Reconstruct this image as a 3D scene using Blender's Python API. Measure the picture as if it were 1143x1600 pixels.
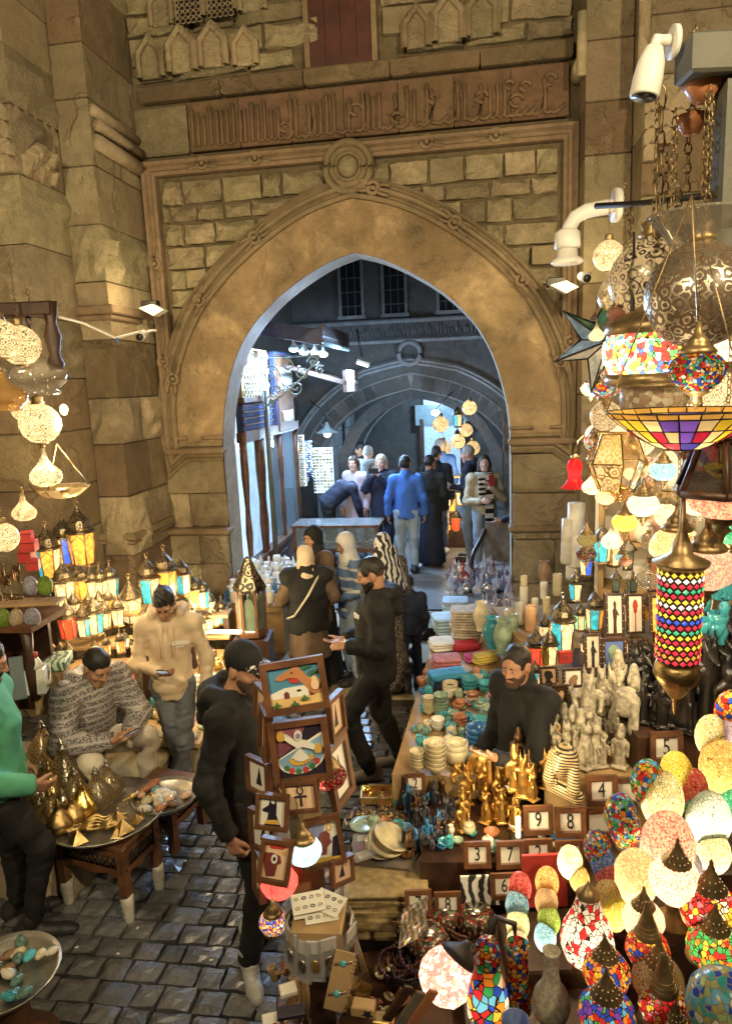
import bpy, math, random
import numpy as np
from math import sin, cos, pi, radians as R
from mathutils import Vector, Matrix, Euler
random.seed(7); np.random.seed(7)
for o in list(bpy.data.objects): bpy.data.objects.remove(o)
SC = bpy.context.scene
COL = SC.collection
# ------------------------------------------------------------------ camera
FPX = 1100.0; CAMH = 3.03; PITCH = math.atan(200/FPX); ROLL = R(2.4)
_u0 = Vector((0, sin(PITCH), cos(PITCH))); _d = Vector((0, cos(PITCH), -sin(PITCH))); _r0 = Vector((1, 0, 0))
_cr = _r0*cos(ROLL) - _u0*sin(ROLL); _cu = _u0*cos(ROLL) + _r0*sin(ROLL)
cd = bpy.data.cameras.new('camera'); cam = bpy.data.objects.new('camera', cd); COL.objects.link(cam)
cd.sensor_fit = 'VERTICAL'; cd.sensor_height = 24; cd.lens = 24*FPX/1600; cd.clip_end = 500; cd.clip_start = .05
mw = Matrix((_cr, _cu, -_d)).transposed().to_4x4(); mw.translation = (0, 0, CAMH); cam.matrix_world = mw
SC.camera = cam
# ------------------------------------------------------------------ world: last light of dusk over the alley
wd = bpy.data.worlds.new('World'); SC.world = wd; wd.use_nodes = True
_n = wd.node_tree.nodes; _sky = _n.new('ShaderNodeTexSky'); _sky.sky_type = 'NISHITA'; _sky.sun_disc = False
_sky.sun_elevation = R(-1.5); _sky.sun_rotation = R(200)
wd.node_tree.links.new(_sky.outputs[0], _n['Background'].inputs[0]); _n['Background'].inputs[1].default_value = .15
_sl = bpy.data.lights.new('sun', 'SUN'); _so = bpy.data.objects.new('sun', _sl); COL.objects.link(_so)
_sl.energy = .02; _sl.angle = R(12); _sl.color = (1, .8, .6); _so.rotation_euler = (R(40), 0, R(25))
# ------------------------------------------------------------------ exposure
SC.view_settings.view_transform = 'Standard'; SC.view_settings.look = 'None'
SC.view_settings.exposure = 0.12; SC.view_settings.gamma = 1.0
SC.render.engine = 'CYCLES'
SC.cycles.use_denoising = True; SC.cycles.max_bounces = 5; SC.cycles.diffuse_bounces = 3; SC.cycles.glossy_bounces = 3
SC.cycles.transmission_bounces = 4; SC.cycles.transparent_max_bounces = 8; SC.cycles.sample_clamp_indirect = 4
SC.cycles.caustics_reflective = False; SC.cycles.caustics_refractive = False
# ------------------------------------------------------------------ photo geometry helpers
def ray(px, py):
    return _d + _cr*((px-571.5)/FPX) + _cu*((800-py)/FPX)
def G(px, py, z=0.0):
    r = ray(px, py); t = (z-CAMH)/r.z; return Vector((r.x*t, r.y*t, z))
def P(px, py, y):
    r = ray(px, py); t = y/r.y; return Vector((r.x*t, y, CAMH+r.z*t))
def mpp(y):          # metres per photo pixel at distance y
    return y*1.03/FPX
TH = R(9); UV = Vector((cos(TH), -sin(TH), 0)); NV = Vector((sin(TH), cos(TH), 0)); W0 = Vector((0, 7.45, 0))
def WL(u, t, z): return W0 + UV*u + NV*t + Vector((0, 0, z))
def WP(px, py, t):
    r = ray(px, py); k = (W0.dot(NV)+t)/r.dot(NV); p = r*k; q = p - W0
    return (q.dot(UV), t, CAMH+p.z)
# ------------------------------------------------------------------ mesh builder
def _rot(rx=0, ry=0, rz=0): return Euler((rx, ry, rz)).to_matrix()
class MB:
    def __init__(s): s.v=[]; s.f=[]; s.mi=[]; s.sm=[]; s.mats=[]
    def _m(s, m):
        if m not in s.mats: s.mats.append(m)
        return s.mats.index(m)
    def add(s, vs, fs, m, smooth=False, loc=None, rot=None):
        b=len(s.v); i=s._m(m)
        for p in vs:
            p=Vector(p)
            if rot is not None: p=rot@p
            if loc is not None: p=p+Vector(loc)
            s.v.append(p[:])
        for f in fs: s.f.append(tuple(b+k for k in f)); s.mi.append(i); s.sm.append(smooth)
        return s
    def box(s, c, d, m, rot=None, bev=0):
        x,y,z=[k/2 for k in d]
        if bev:
            e=bev; v=[]; 
            for sz in (-1,1):
                for (ax,ay) in ((-1,-1),(1,-1),(1,1),(-1,1)): v.append((ax*(x-e),ay*(y-e),sz*z))
            for sz in (-1,1):
                for (ax,ay) in ((-1,-1),(1,-1),(1,1),(-1,1)): v.append((ax*x,ay*y,sz*(z-e)))
            f=[(3,2,1,0),(4,5,6,7),(8,9,13,12),(9,10,14,13),(10,11,15,14),(11,8,12,15)]
            for k in range(4):
                j=(k+1)%4; f+= [(k,j,8+j,8+k),(12+k,12+j,4+j,4+k)]
            return s.add(v,f,m,False,c,rot)
        v=[(-x,-y,-z),(x,-y,-z),(x,y,-z),(-x,y,-z),(-x,-y,z),(x,-y,z),(x,y,z),(-x,y,z)]
        return s.add(v,[(3,2,1,0),(4,5,6,7),(0,1,5,4),(1,2,6,5),(2,3,7,6),(3,0,4,7)],m,False,c,rot)
    def lathe(s, prof, m, seg=20, c=(0,0,0), rot=None, smooth=True, cap=True, flute=0, fn=0):
        v=[];f=[];n=len(prof)
        for (r,z) in prof:
            for k in range(seg):
                a=2*pi*k/seg; rr=r*(1+flute*cos(fn*a)) if flute else r
                v.append((rr*cos(a),rr*sin(a),z))
        for i in range(n-1):
            for k in range(seg):
                j=(k+1)%seg; f.append((i*seg+k,i*seg+j,(i+1)*seg+j,(i+1)*seg+k))
        if cap:
            if prof[0][0]>1e-4: f.append(tuple(range(seg-1,-1,-1)))
            if prof[-1][0]>1e-4: f.append(tuple((n-1)*seg+k for k in range(seg)))
        return s.add(v,f,m,smooth,c,rot)
    def tube(s, pts, r, m, seg=6, smooth=True, closed=False):
        pts=[Vector(p) for p in pts]; n=len(pts); v=[];f=[]
        rr=r if hasattr(r,'__len__') else [r]*n
        up=Vector((0,0,1))
        for i in range(n):
            a=pts[i-1] if (i>0 or closed) else pts[i]; b=pts[(i+1)%n] if (i<n-1 or closed) else pts[i]
            t=(b-a); t=t.normalized() if t.length>1e-9 else Vector((0,0,1))
            x=t.cross(up); 
            if x.length<.05: x=t.cross(Vector((1,0,0)))
            x.normalize(); y=t.cross(x)
            for k in range(seg):
                q=2*pi*k/seg; v.append(pts[i]+x*(rr[i]*cos(q))+y*(rr[i]*sin(q)))
        for i in range(n if closed else n-1):
            j=(i+1)%n
            for k in range(seg):
                l=(k+1)%seg; f.append((i*seg+k,j*seg+k,j*seg+l,i*seg+l))
        if not closed: f+= [tuple(range(seg)),tuple((n-1)*seg+k for k in range(seg-1,-1,-1))]
        return s.add(v,f,m,smooth)
    def prism(s, poly, d, m, c=(0,0,0), rot=None, y0=0):   # polygon in xz, extruded along y from y0 to y0+d
        n=len(poly); v=[(x,y0,z) for x,z in poly]+[(x,y0+d,z) for x,z in poly]
        f=[tuple(range(n)),tuple(range(2*n-1,n-1,-1))]+[(k,n+k,n+(k+1)%n,(k+1)%n) for k in range(n)]
        return s.add(v,f,m,False,c,rot)
    def ell(s, c, r, m, seg=12, ring=8, rot=None):
        if not hasattr(r,'__len__'): r=(r,r,r)
        v=[(0,0,-r[2])];f=[]
        for i in range(1,ring):
            a=-pi/2+pi*i/ring
            for k in range(seg): v.append((r[0]*cos(a)*cos(2*pi*k/seg),r[1]*cos(a)*sin(2*pi*k/seg),r[2]*sin(a)))
        v.append((0,0,r[2]))
        for k in range(seg):
            j=(k+1)%seg; f.append((0,1+j,1+k)); b=1+(ring-2)*seg; f.append((b+k,b+j,len(v)-1))
            for i in range(ring-2): f.append((1+i*seg+k,1+i*seg+j,1+(i+1)*seg+j,1+(i+1)*seg+k))
        return s.add(v,f,m,True,c,rot)
    def sweep(s, path, prof, m, smooth=False, closed=False):   # path [(u,z)] in the xz plane; prof [(offset to the left normal, y)]
        n=len(path);k=len(prof);v=[];f=[]
        for i in range(n):
            a=path[i-1] if (i>0 or closed) else path[i]; b=path[(i+1)%n] if (i<n-1 or closed) else path[i]
            tx,tz=b[0]-a[0],b[1]-a[1]; l=math.hypot(tx,tz) or 1; nx,nz=-tz/l,tx/l
            if 0<i<n-1 or closed:
                q=path[i]; d1=(q[0]-a[0],q[1]-a[1]); d2=(b[0]-q[0],b[1]-q[1]); l1=math.hypot(*d1) or 1; l2=math.hypot(*d2) or 1
                cs=(d1[0]*d2[0]+d1[1]*d2[1])/l1/l2; mi=1/max(.5,math.sqrt(max(0,(1+cs)/2)))
                n1=(-d1[1]/l1-d2[1]/l2,d1[0]/l1+d2[0]/l2); ln=math.hypot(*n1) or 1; nx,nz=n1[0]/ln*mi,n1[1]/ln*mi
            for (o,y) in prof: v.append((path[i][0]+nx*o,y,path[i][1]+nz*o))
        for i in range(n if closed else n-1):
            j=(i+1)%n
            for q in range(k-1): f.append((i*k+q,j*k+q,j*k+q+1,i*k+q+1))
        return s.add(v,f,m,smooth)
    def mesh(s, name='m'):
        me=bpy.data.meshes.new(name); me.from_pydata(s.v,[],s.f)
        for m in s.mats: me.materials.append(getm(m))
        me.polygons.foreach_set('material_index',s.mi); me.polygons.foreach_set('use_smooth',s.sm); me.update(); return me
    def build(s, name, parent=None, loc=None, rot=None, scale=None): return ob(name,s.mesh(name),parent,loc,rot,scale)
def ob(name, me, parent=None, loc=None, rot=None, scale=None, mats=None):
    o=bpy.data.objects.new(name,me); COL.objects.link(o)
    if parent is not None: o.parent=parent
    if loc is not None: o.location=loc
    if rot is not None: o.rotation_euler=rot
    if scale is not None: o.scale=scale if hasattr(scale,'__len__') else (scale,)*3
    if mats and me:
        for i,m in enumerate(me.materials):
            k=m.name if m else ''
            if k in mats: o.material_slots[i].link='OBJECT'; o.material_slots[i].material=getm(mats[k])
    return o
def tag(o, label, cat, group=None, kind=None):
    if label: o['label']=label
    if cat: o['category']=cat
    if group: o['group']=group
    if kind: o['kind']=kind
    return o
def empty(name, loc=(0,0,0), rz=0, label=None, cat=None, group=None, scale=None):
    o=bpy.data.objects.new(name,None); COL.objects.link(o); o.empty_display_size=.1
    o.location=loc; o.rotation_euler=(0,0,rz)
    if scale: o.scale=(scale,)*3
    return tag(o,label,cat,group)
KIND={}
def kind(key, name, parts):     # parts: [(partname, mesh, parent index or None)]; a one-part kind is a single mesh
    KIND[key]=(name,parts)
def spawn(key, loc, rz=0, s=1.0, label=None, cat=None, group=None, mats=None, tilt=None, name=None):
    nm,parts=KIND[key]; rot=(tilt[0],tilt[1],rz) if tilt else (0,0,rz)
    if len(parts)==1:
        return tag(ob(name or nm,parts[0][1],None,loc,rot,s,mats),label,cat,group)
    e=empty(name or nm,loc,rz,label,cat,group); e.rotation_euler=rot; e.scale=s if hasattr(s,'__len__') else (s,)*3
    made=[]
    for pn,me,pi_ in parts: made.append(ob(pn,me,e if pi_ is None else made[pi_],mats=mats))
    return e
def lamp(name, loc, energy, color=(1,.75,.45), r=.05, parent=None, typ='POINT', rot=None, angle=None):
    l=bpy.data.lights.new(name,typ); l.energy=energy*(.3 if name in('lamp_bulb','lantern_bulb') else 1); l.color=color
    if typ=='AREA': l.size=r
    else: l.shadow_soft_size=r
    if typ=='SPOT' and angle: l.spot_size=angle; l.spot_blend=.6
    o=bpy.data.objects.new(name,l); COL.objects.link(o); o.location=loc
    if parent is not None: o.parent=parent
    if rot is not None: o.rotation_euler=rot
    return o
# ------------------------------------------------------------------ materials
MAT={}
def getm(n):
    if n not in MAT: MAT[n]=bpy.data.materials.new(n)
    return MAT[n]
def _base(name):
    m=getm(name); m.use_nodes=True; MAT[name]=m; nt=m.node_tree
    return m,nt,nt.nodes,nt.links,nt.nodes['Principled BSDF']
def _tc(nt,obj): 
    if obj: n=nt.nodes.new('ShaderNodeTexCoord'); return n.outputs['Object']
    n=nt.nodes.new('ShaderNodeNewGeometry'); return n.outputs['Position']
def _noise(nt,co,scale,det=4,rough=.55,dist=0):
    n=nt.nodes.new('ShaderNodeTexNoise'); n.inputs['Scale'].default_value=scale; n.inputs['Detail'].default_value=det
    n.inputs['Roughness'].default_value=rough; n.inputs['Distortion'].default_value=dist; nt.links.new(co,n.inputs['Vector']); return n
def _mix(nt,f,a,b,blend='MIX'):
    n=nt.nodes.new('ShaderNodeMix'); n.data_type='RGBA'; n.blend_type=blend
    for k,x in ((0,f),(6,a),(7,b)):
        if hasattr(x,'is_linked'): nt.links.new(x,n.inputs[k])
        else: n.inputs[k].default_value=x if k==0 else (*x[:3],1)
    return n.outputs[2]
def _ramp(nt,fac,stops,const=False):
    n=nt.nodes.new('ShaderNodeValToRGB'); n.color_ramp.interpolation='CONSTANT' if const else 'LINEAR'; e=n.color_ramp.elements
    while len(e)<len(stops): e.new(.5)
    for k,(p,c) in enumerate(stops): e[k].position=p; e[k].color=(*c[:3],1) if hasattr(c,'__len__') else (c,c,c,1)
    nt.links.new(fac,n.inputs[0]); return n.outputs[0]
def mat(name,col,rough=.6,metal=0,var=.15,vs=7,bump=0,bs=50,rnd=0,col2=None,emit=0,coat=0,obj=False,spec=None,alpha=None,trans=0,det=4,bdist=.01,rvar=0,sheen=0):
    m,nt,N,L,b=_base(name); co=_tc(nt,obj); n=_noise(nt,co,vs,det)
    lo=[c*(1-var) for c in col]; hi=col2 if col2 else [min(1,c*(1+var)) for c in col]
    f=_ramp(nt,n.outputs[0],[(.33,0),(.67,1)]); c=_mix(nt,f,lo,hi)
    if rnd:
        oi=N.new('ShaderNodeObjectInfo'); mm=N.new('ShaderNodeMapRange'); mm.inputs[3].default_value=1-rnd; mm.inputs[4].default_value=1+rnd
        L.new(oi.outputs['Random'],mm.inputs[0]); h=N.new('ShaderNodeHueSaturation'); L.new(mm.outputs[0],h.inputs['Value']); L.new(c,h.inputs['Color']); c=h.outputs[0]
    L.new(c,b.inputs['Base Color']); b.inputs['Roughness'].default_value=rough; b.inputs['Metallic'].default_value=metal
    if rvar: 
        q=N.new('ShaderNodeMapRange'); n3=_noise(nt,co,vs*2.3,3); L.new(n3.outputs[0],q.inputs[0]); q.inputs[1].default_value=.3; q.inputs[2].default_value=.7
        q.inputs[3].default_value=max(.03,rough-rvar); q.inputs[4].default_value=min(1,rough+rvar); L.new(q.outputs[0],b.inputs['Roughness'])
    if spec is not None: b.inputs['Specular IOR Level'].default_value=spec
    if coat: b.inputs['Coat Weight'].default_value=coat
    if sheen: b.inputs['Sheen Weight'].default_value=sheen
    if trans: b.inputs['Transmission Weight'].default_value=trans
    if alpha is not None: b.inputs['Alpha'].default_value=alpha
    if emit: L.new(c,b.inputs['Emission Color']); b.inputs['Emission Strength'].default_value=emit
    if bump:
        n2=_noise(nt,co,bs,5,.6); bp=N.new('ShaderNodeBump'); bp.inputs['Strength'].default_value=bump; bp.inputs['Distance'].default_value=bdist
        L.new(n2.outputs[0],bp.inputs['Height']); L.new(bp.outputs[0],b.inputs['Normal'])
    return m
def mosaic(name,pal,scale=30,grout=.07,tr=.65,gcol=(.02,.015,.01),rnd=.8,emit=0,rough=.25,chip=False):
    """glass chips set in grout on a translucent shell: a bulb inside shines through the chips"""
    m,nt,N,L,b=_base(name); co=_tc(nt,True)
    oi=N.new('ShaderNodeObjectInfo'); ad=N.new('ShaderNodeVectorMath'); ad.operation='ADD'; L.new(co,ad.inputs[0])
    sc=N.new('ShaderNodeVectorMath'); sc.operation='SCALE'; sc.inputs[0].default_value=(3,7,5); L.new(oi.outputs['Random'],sc.inputs['Scale']); L.new(sc.outputs[0],ad.inputs[1]); co=ad.outputs[0]
    v=N.new('ShaderNodeTexVoronoi'); v.inputs['Scale'].default_value=scale; v.inputs['Randomness'].default_value=rnd; L.new(co,v.inputs['Vector'])
    if chip: v.distance='CHEBYCHEV'
    e=N.new('ShaderNodeTexVoronoi'); e.feature='DISTANCE_TO_EDGE'; e.inputs['Scale'].default_value=scale; e.inputs['Randomness'].default_value=rnd; L.new(co,e.inputs['Vector'])
    sp=N.new('ShaderNodeSeparateColor'); L.new(v.outputs['Color'],sp.inputs[0])
    k=len(pal); c=_ramp(nt,sp.outputs[0],[(i/k,p) for i,p in enumerate(pal)],True)
    g=_ramp(nt,e.outputs['Distance'],[(grout*.8,0),(grout*1.2,1)])
    col=_mix(nt,g,gcol,c)
    L.new(col,b.inputs['Base Color']); b.inputs['Roughness'].default_value=rough
    t=N.new('ShaderNodeBsdfTranslucent'); L.new(col,t.inputs['Color'])
    mx=N.new('ShaderNodeMixShader'); mx.inputs[0].default_value=tr; L.new(b.outputs[0],mx.inputs[1]); L.new(t.outputs[0],mx.inputs[2])
    L.new(mx.outputs[0],N['Material Output'].inputs[0])
    bp=N.new('ShaderNodeBump'); bp.inputs['Strength'].default_value=.5; bp.inputs['Distance'].default_value=.004; L.new(g,bp.inputs['Height']); L.new(bp.outputs[0],b.inputs['Normal'])
    if emit: L.new(col,b.inputs['Emission Color']); b.inputs['Emission Strength'].default_value=emit
    return m
def glow(name,col,strength,var=.25,vs=25,col2=None):
    m,nt,N,L,b=_base(name); co=_tc(nt,False); n=_noise(nt,co,vs,3)
    c=_mix(nt,_ramp(nt,n.outputs[0],[(.35,0),(.65,1)]),[x*(1-var) for x in col],col2 or col)
    L.new(c,b.inputs['Base Color']); L.new(c,b.inputs['Emission Color']); b.inputs['Emission Strength'].default_value=strength; b.inputs['Roughness'].default_value=.25
    return m
def pierced(name,col=(.55,.5,.42),hole=(.01,.008,.005),scale=5,metal=1,rough=.3,light=0):
    """metal sheet pierced with scroll and rosette patterns; the holes show the dark (or lit) inside"""
    m,nt,N,L,b=_base(name); co=_tc(nt,True)
    w=N.new('ShaderNodeTexVoronoi'); w.feature='F1'; w.inputs['Scale'].default_value=scale; w.inputs['Randomness'].default_value=.35; L.new(co,w.inputs['Vector'])
    s=N.new('ShaderNodeMath'); s.operation='MULTIPLY'; s.inputs[1].default_value=17; L.new(w.outputs['Distance'],s.inputs[0])
    n=_noise(nt,co,scale*2.2,2); a=N.new('ShaderNodeMath'); a.operation='MULTIPLY_ADD'; a.inputs[1].default_value=7; L.new(n.outputs[0],a.inputs[0]); L.new(s.outputs[0],a.inputs[2])
    q=N.new('ShaderNodeMath'); q.operation='SINE'; L.new(a.outputs[0],q.inputs[0])
    g=_ramp(nt,q.outputs[0],[(.35,0),(.45,1)])
    L.new(_mix(nt,g,hole,col),b.inputs['Base Color']); L.new(g,b.inputs['Metallic']) if metal else None
    b.inputs['Roughness'].default_value=rough
    bp=N.new('ShaderNodeBump'); bp.inputs['Strength'].default_value=.7; bp.inputs['Distance'].default_value=.004; L.new(g,bp.inputs['Height']); L.new(bp.outputs[0],b.inputs['Normal'])
    if light:
        iv=N.new('ShaderNodeMath'); iv.operation='SUBTRACT'; iv.inputs[0].default_value=1; L.new(g,iv.inputs[1])
        tl=N.new('ShaderNodeBsdfTranslucent'); tl.inputs[0].default_value=(1,.85,.6,1); mx=N.new('ShaderNodeMixShader')
        L.new(iv.outputs[0],mx.inputs[0]); L.new(b.outputs[0],mx.inputs[1]); L.new(tl.outputs[0],mx.inputs[2]); L.new(mx.outputs[0],N['Material Output'].inputs[0])
    return m
def rows(name,c1,c2,scale,dirv='Z',rough=.8,dist=0,obj=True,thr=.5,metal=0):
    m,nt,N,L,b=_base(name); co=_tc(nt,obj); w=N.new('ShaderNodeTexWave'); w.bands_direction=dirv; w.inputs['Scale'].default_value=scale; w.inputs['Distortion'].default_value=dist
    w.inputs['Detail'].default_value=2; w.inputs['Detail Scale'].default_value=1.5; L.new(co,w.inputs['Vector']); g=_ramp(nt,w.outputs[0],[(thr-.04,0),(thr+.04,1)])
    L.new(_mix(nt,g,c1,c2),b.inputs['Base Color']); b.inputs['Roughness'].default_value=rough; b.inputs['Metallic'].default_value=metal; return m
def glass(name,col,rough=.05,a=.25):
    m,nt,N,L,b=_base(name); t=N.new('ShaderNodeBsdfTransparent'); t.inputs[0].default_value=(*[min(1,.5+.5*c) for c in col],1)
    b.inputs['Base Color'].default_value=(*col,1); b.inputs['Roughness'].default_value=rough; b.inputs['Coat Weight'].default_value=1; b.inputs['Metallic'].default_value=.25
    mx=N.new('ShaderNodeMixShader'); mx.inputs[0].default_value=a; L.new(t.outputs[0],mx.inputs[1]); L.new(b.outputs[0],mx.inputs[2]); L.new(mx.outputs[0],N['Material Output'].inputs[0]); return m
def stone(name,col,rough=.85,big=.3,rnd=.25,bump=1.0,wet=False,patch=False):
    """sandstone: broad stains, grain, pits, small colour shift for each block"""
    m,nt,N,L,b=_base(name); co=_tc(nt,False)
    n1=_noise(nt,co,1.7,5,.65,.6); n2=_noise(nt,co,9,5,.6); n3=_noise(nt,co,60,4,.7)
    c=_mix(nt,_ramp(nt,n1.outputs[0],[(.3,0),(.7,1)]),[k*(1-big) for k in col],[k*(1+big*.6) for k in col])
    c=_mix(nt,_ramp(nt,n2.outputs[0],[(.42,0),(.7,.7)]),c,[col[0]*.55,col[1]*.55,col[2]*.48])
    c=_mix(nt,_ramp(nt,n3.outputs[0],[(.52,0),(.75,.5)]),c,[min(1,k*1.35) for k in col])
    pt=_ramp(nt,_noise(nt,co,1.25,7,.6,.3).outputs[0],[(.475,0),(.51,1)]) if patch else None
    if patch: c=_mix(nt,pt,c,_mix(nt,.4,c,[col[0]*.6,col[1]*.55,col[2]*.5]))
    oi=N.new('ShaderNodeObjectInfo'); mm=N.new('ShaderNodeMapRange'); mm.inputs[3].default_value=1-rnd; mm.inputs[4].default_value=1+rnd
    L.new(oi.outputs['Random'],mm.inputs[0]); h=N.new('ShaderNodeHueSaturation'); L.new(mm.outputs[0],h.inputs['Value']); L.new(c,h.inputs['Color'])
    m2=N.new('ShaderNodeMapRange'); m2.inputs[3].default_value=.485; m2.inputs[4].default_value=.508
    fr=N.new('ShaderNodeMath'); fr.operation='FRACT'; mu=N.new('ShaderNodeMath'); mu.operation='MULTIPLY'; mu.inputs[1].default_value=17.3
    L.new(oi.outputs['Random'],mu.inputs[0]); L.new(mu.outputs[0],fr.inputs[0]); L.new(fr.outputs[0],m2.inputs[0]); L.new(m2.outputs[0],h.inputs['Hue'])
    L.new(h.outputs[0],b.inputs['Base Color'])
    b.inputs['Roughness'].default_value=rough
    if wet:
        b.inputs['Coat Weight'].default_value=.35; b.inputs['Coat Roughness'].default_value=.22
        L.new(_ramp(nt,n2.outputs[0],[(.35,.2),(.7,.5)]),b.inputs['Roughness'])
    sm=N.new('ShaderNodeMath'); sm.operation='ADD'; sm2=N.new('ShaderNodeMath'); sm2.operation='MULTIPLY'; sm2.inputs[1].default_value=.5
    n4=_noise(nt,co,24,6,.7,.4); L.new(n4.outputs[0],sm.inputs[0]); L.new(n3.outputs[0],sm2.inputs[0]); L.new(sm2.outputs[0],sm.inputs[1])
    if patch: s3=N.new('ShaderNodeMath'); s3.operation='MULTIPLY_ADD'; s3.inputs[1].default_value=-1.0; L.new(pt,s3.inputs[0]); L.new(sm.outputs[0],s3.inputs[2]); sm=s3
    bp=N.new('ShaderNodeBump'); bp.inputs['Strength'].default_value=bump; bp.inputs['Distance'].default_value=.02; L.new(sm.outputs[0],bp.inputs['Height']); L.new(bp.outputs[0],b.inputs['Normal'])
    return m
stone('sandstone',(.4,.325,.2),patch=True); stone('sandstone_dark',(.24,.175,.1),patch=True); stone('sandstone_rough',(.55,.46,.28),bump=2.4,rnd=.3)
stone('mortar',(.23,.175,.1),bump=1.3); stone('plaster',(.43,.32,.17),bump=.8,big=.75,rnd=0,patch=True); stone('limestone',(.38,.31,.2),bump=.5)
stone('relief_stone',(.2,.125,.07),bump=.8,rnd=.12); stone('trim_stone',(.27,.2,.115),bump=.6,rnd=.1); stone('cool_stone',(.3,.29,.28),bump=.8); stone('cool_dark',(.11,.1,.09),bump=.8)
stone('basalt',(.11,.11,.115),bump=.5,wet=True,rnd=.35); stone('joint_dirt',(.06,.052,.042),rough=.75,bump=1); stone('pave_slab',(.22,.21,.2),rough=.3,bump=.12)
mat('oak',(.13,.055,.024),.45,var=.4,vs=9,bump=.2,bs=30,rnd=.15); mat('dark_wood',(.05,.022,.012),.45,var=.4,vs=10,bump=.2,bs=40,rnd=.15); mat('red_wood',(.075,.02,.012),.55,var=.3,vs=5,bump=.2,bs=25)
mat('pale_wood',(.34,.22,.1),.6,var=.25,vs=6,bump=.15,bs=30,rnd=.15); mat('grey_wood',(.16,.13,.1),.8,var=.35,vs=9,bump=.5,bs=35)
mat('brass',(.5,.35,.15),.34,1,var=.4,vs=20,bump=.3,bs=60); mat('gold',(.95,.62,.17),.2,1,var=.2,vs=30,bump=.15,bs=80); mat('old_brass',(.3,.21,.1),.38,.7,var=.35,vs=18,bump=.2,bs=60)
mat('silver',(.66,.62,.55),.25,1,var=.2,vs=20,bump=.15,bs=90); mat('iron',(.03,.027,.024),.55,.6,var=.3); mat('black_metal',(.02,.018,.016),.45,.4); mat('white_paint',(.75,.73,.68),.45,var=.06); mat('grey_paint',(.1,.097,.075),.6,var=.15,bump=.2)
mat('black_plastic',(.012,.012,.013),.35); mat('paper',(.78,.74,.64),.8,var=.06); mat('ink',(.012,.012,.014),.6); mat('red_card',(.42,.035,.03),.6); mat('cord',(.02,.018,.016),.6)
# ------------------------------------------------------------------ ground, cobbles, steps
def struct(o): o['kind']='structure'; return o
g=MB(); g.add([(-40,-30,0),(40,-30,0),(40,60,0),(-40,60,0)],[(0,1,2,3)],'joint_dirt'); ground=struct(g.build('ground'))
def slab_mesh(i,nx=4,ny=3):     # unit cobble, 1 x 1 x 1, domed top, ragged outline
    rnd=random.Random(i); v=[];f=[]
    cx=[rnd.uniform(-.05,.05) for _ in range(4)]
    for j in range(ny+1):
        for k in range(nx+1):
            x=k/nx-.5; y=j/ny-.5; e=max(abs(x),abs(y))*2
            z=1-(.34 if e>.98 else .06*(x*x+y*y))+rnd.uniform(-.08,.08)
            q=.03*rnd.uniform(-1,1); sx=1.0 if e<.98 else .97
            v.append(((x+q)*sx+cx[0]*y,(y+.03*rnd.uniform(-1,1))*sx+cx[1]*x,z))
    for j in range(ny):
        for k in range(nx): a=j*(nx+1)+k; f.append((a,a+1,a+nx+2,a+nx+1))
    rim=[k for k in range(nx+1)]+[j*(nx+1)+nx for j in range(1,ny+1)]+[ny*(nx+1)+k for k in range(nx-1,-1,-1)]+[j*(nx+1) for j in range(ny-1,0,-1)]
    b=len(v); v+=[(v[k][0]*1.03,v[k][1]*1.03,0) for k in rim]; n=len(rim)
    f+=[(rim[k],b+k,b+(k+1)%n,rim[(k+1)%n]) for k in range(n)]
    m=MB(); m.add(v,f,'basalt',False); return m.mesh('cobble')
COB=[slab_mesh(i) for i in range(8)]
spots=[]; t=-5.6; rr=random.Random(3)
while t<-1.25:
    d=rr.uniform(.11,.155); u=-3.6+rr.uniform(0,.2)
    while u<1.3:
        w=rr.uniform(.13,.23)
        c=WL(u+w/2,t+d/2,0)
        dist=c.y
        if -3.2<c.x<1.2 and c.y>1.9: spots.append((dist,c,w,d))
        u+=w
    t+=d
def vis(c):  # largest in the picture first: the open part of the lane
    return (c.x+2.4*0 > -.66*c.y-.1) and c.x < .12+.0*c.y+ (.35 if c.y>4.2 else 0)
near=[s for s in spots if vis(s[1]) and s[0]>2.2]; near.sort(key=lambda s:s[0]); rest=[s for s in spots if s not in near[:300]]
for dist,c,w,d in near[:300]:
    ob('cobblestone',rr.choice(COB),ground,(c.x,c.y,.001),(rr.uniform(-.05,.05),rr.uniform(-.05,.05),-TH+rr.uniform(-.04,.04)),(w-.012,d-.012,rr.uniform(.036,.05)))
jm=MB()
for dist,c,w,d in rest: jm.box((c.x,c.y,.016),(w-.014,d-.014,.032),'basalt',_rot(0,0,-TH+rr.uniform(-.03,.03)),.01)
o=jm.build('paving'); o.parent=ground; o['kind']='stuff'
# steps up into the gate, upper paving
FZ=.36
def slabs(name,u0,u1,t0,t1,z0,z1,nu,nt,m='pave_slab'):
    b=MB(); c=WL((u0+u1)/2,(t0+t1)/2,(z0+z1)/2-.006); b.box(c,(u1-u0-.01,t1-t0-.01,z1-z0-.012),'joint_dirt',_rot(0,0,-TH)); s=struct(b.build(name))
    for i in range(nu):
        for j in range(nt):
            ua=u0+(u1-u0)*i/nu; ub=u0+(u1-u0)*(i+1)/nu; ta=t0+(t1-t0)*j/nt; tb=t0+(t1-t0)*(j+1)/nt
            q=MB(); h=min(.1,z1-z0); q.box((0,0,0),(ub-ua-.012,tb-ta-.012,h),m,None,.008); cc=WL((ua+ub)/2,(ta+tb)/2,z1-h/2+rr.uniform(-.004,.004))
            q.build('paving_slab',s,cc,(rr.uniform(-.006,.006),rr.uniform(-.006,.006),-TH))
    return s
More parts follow.
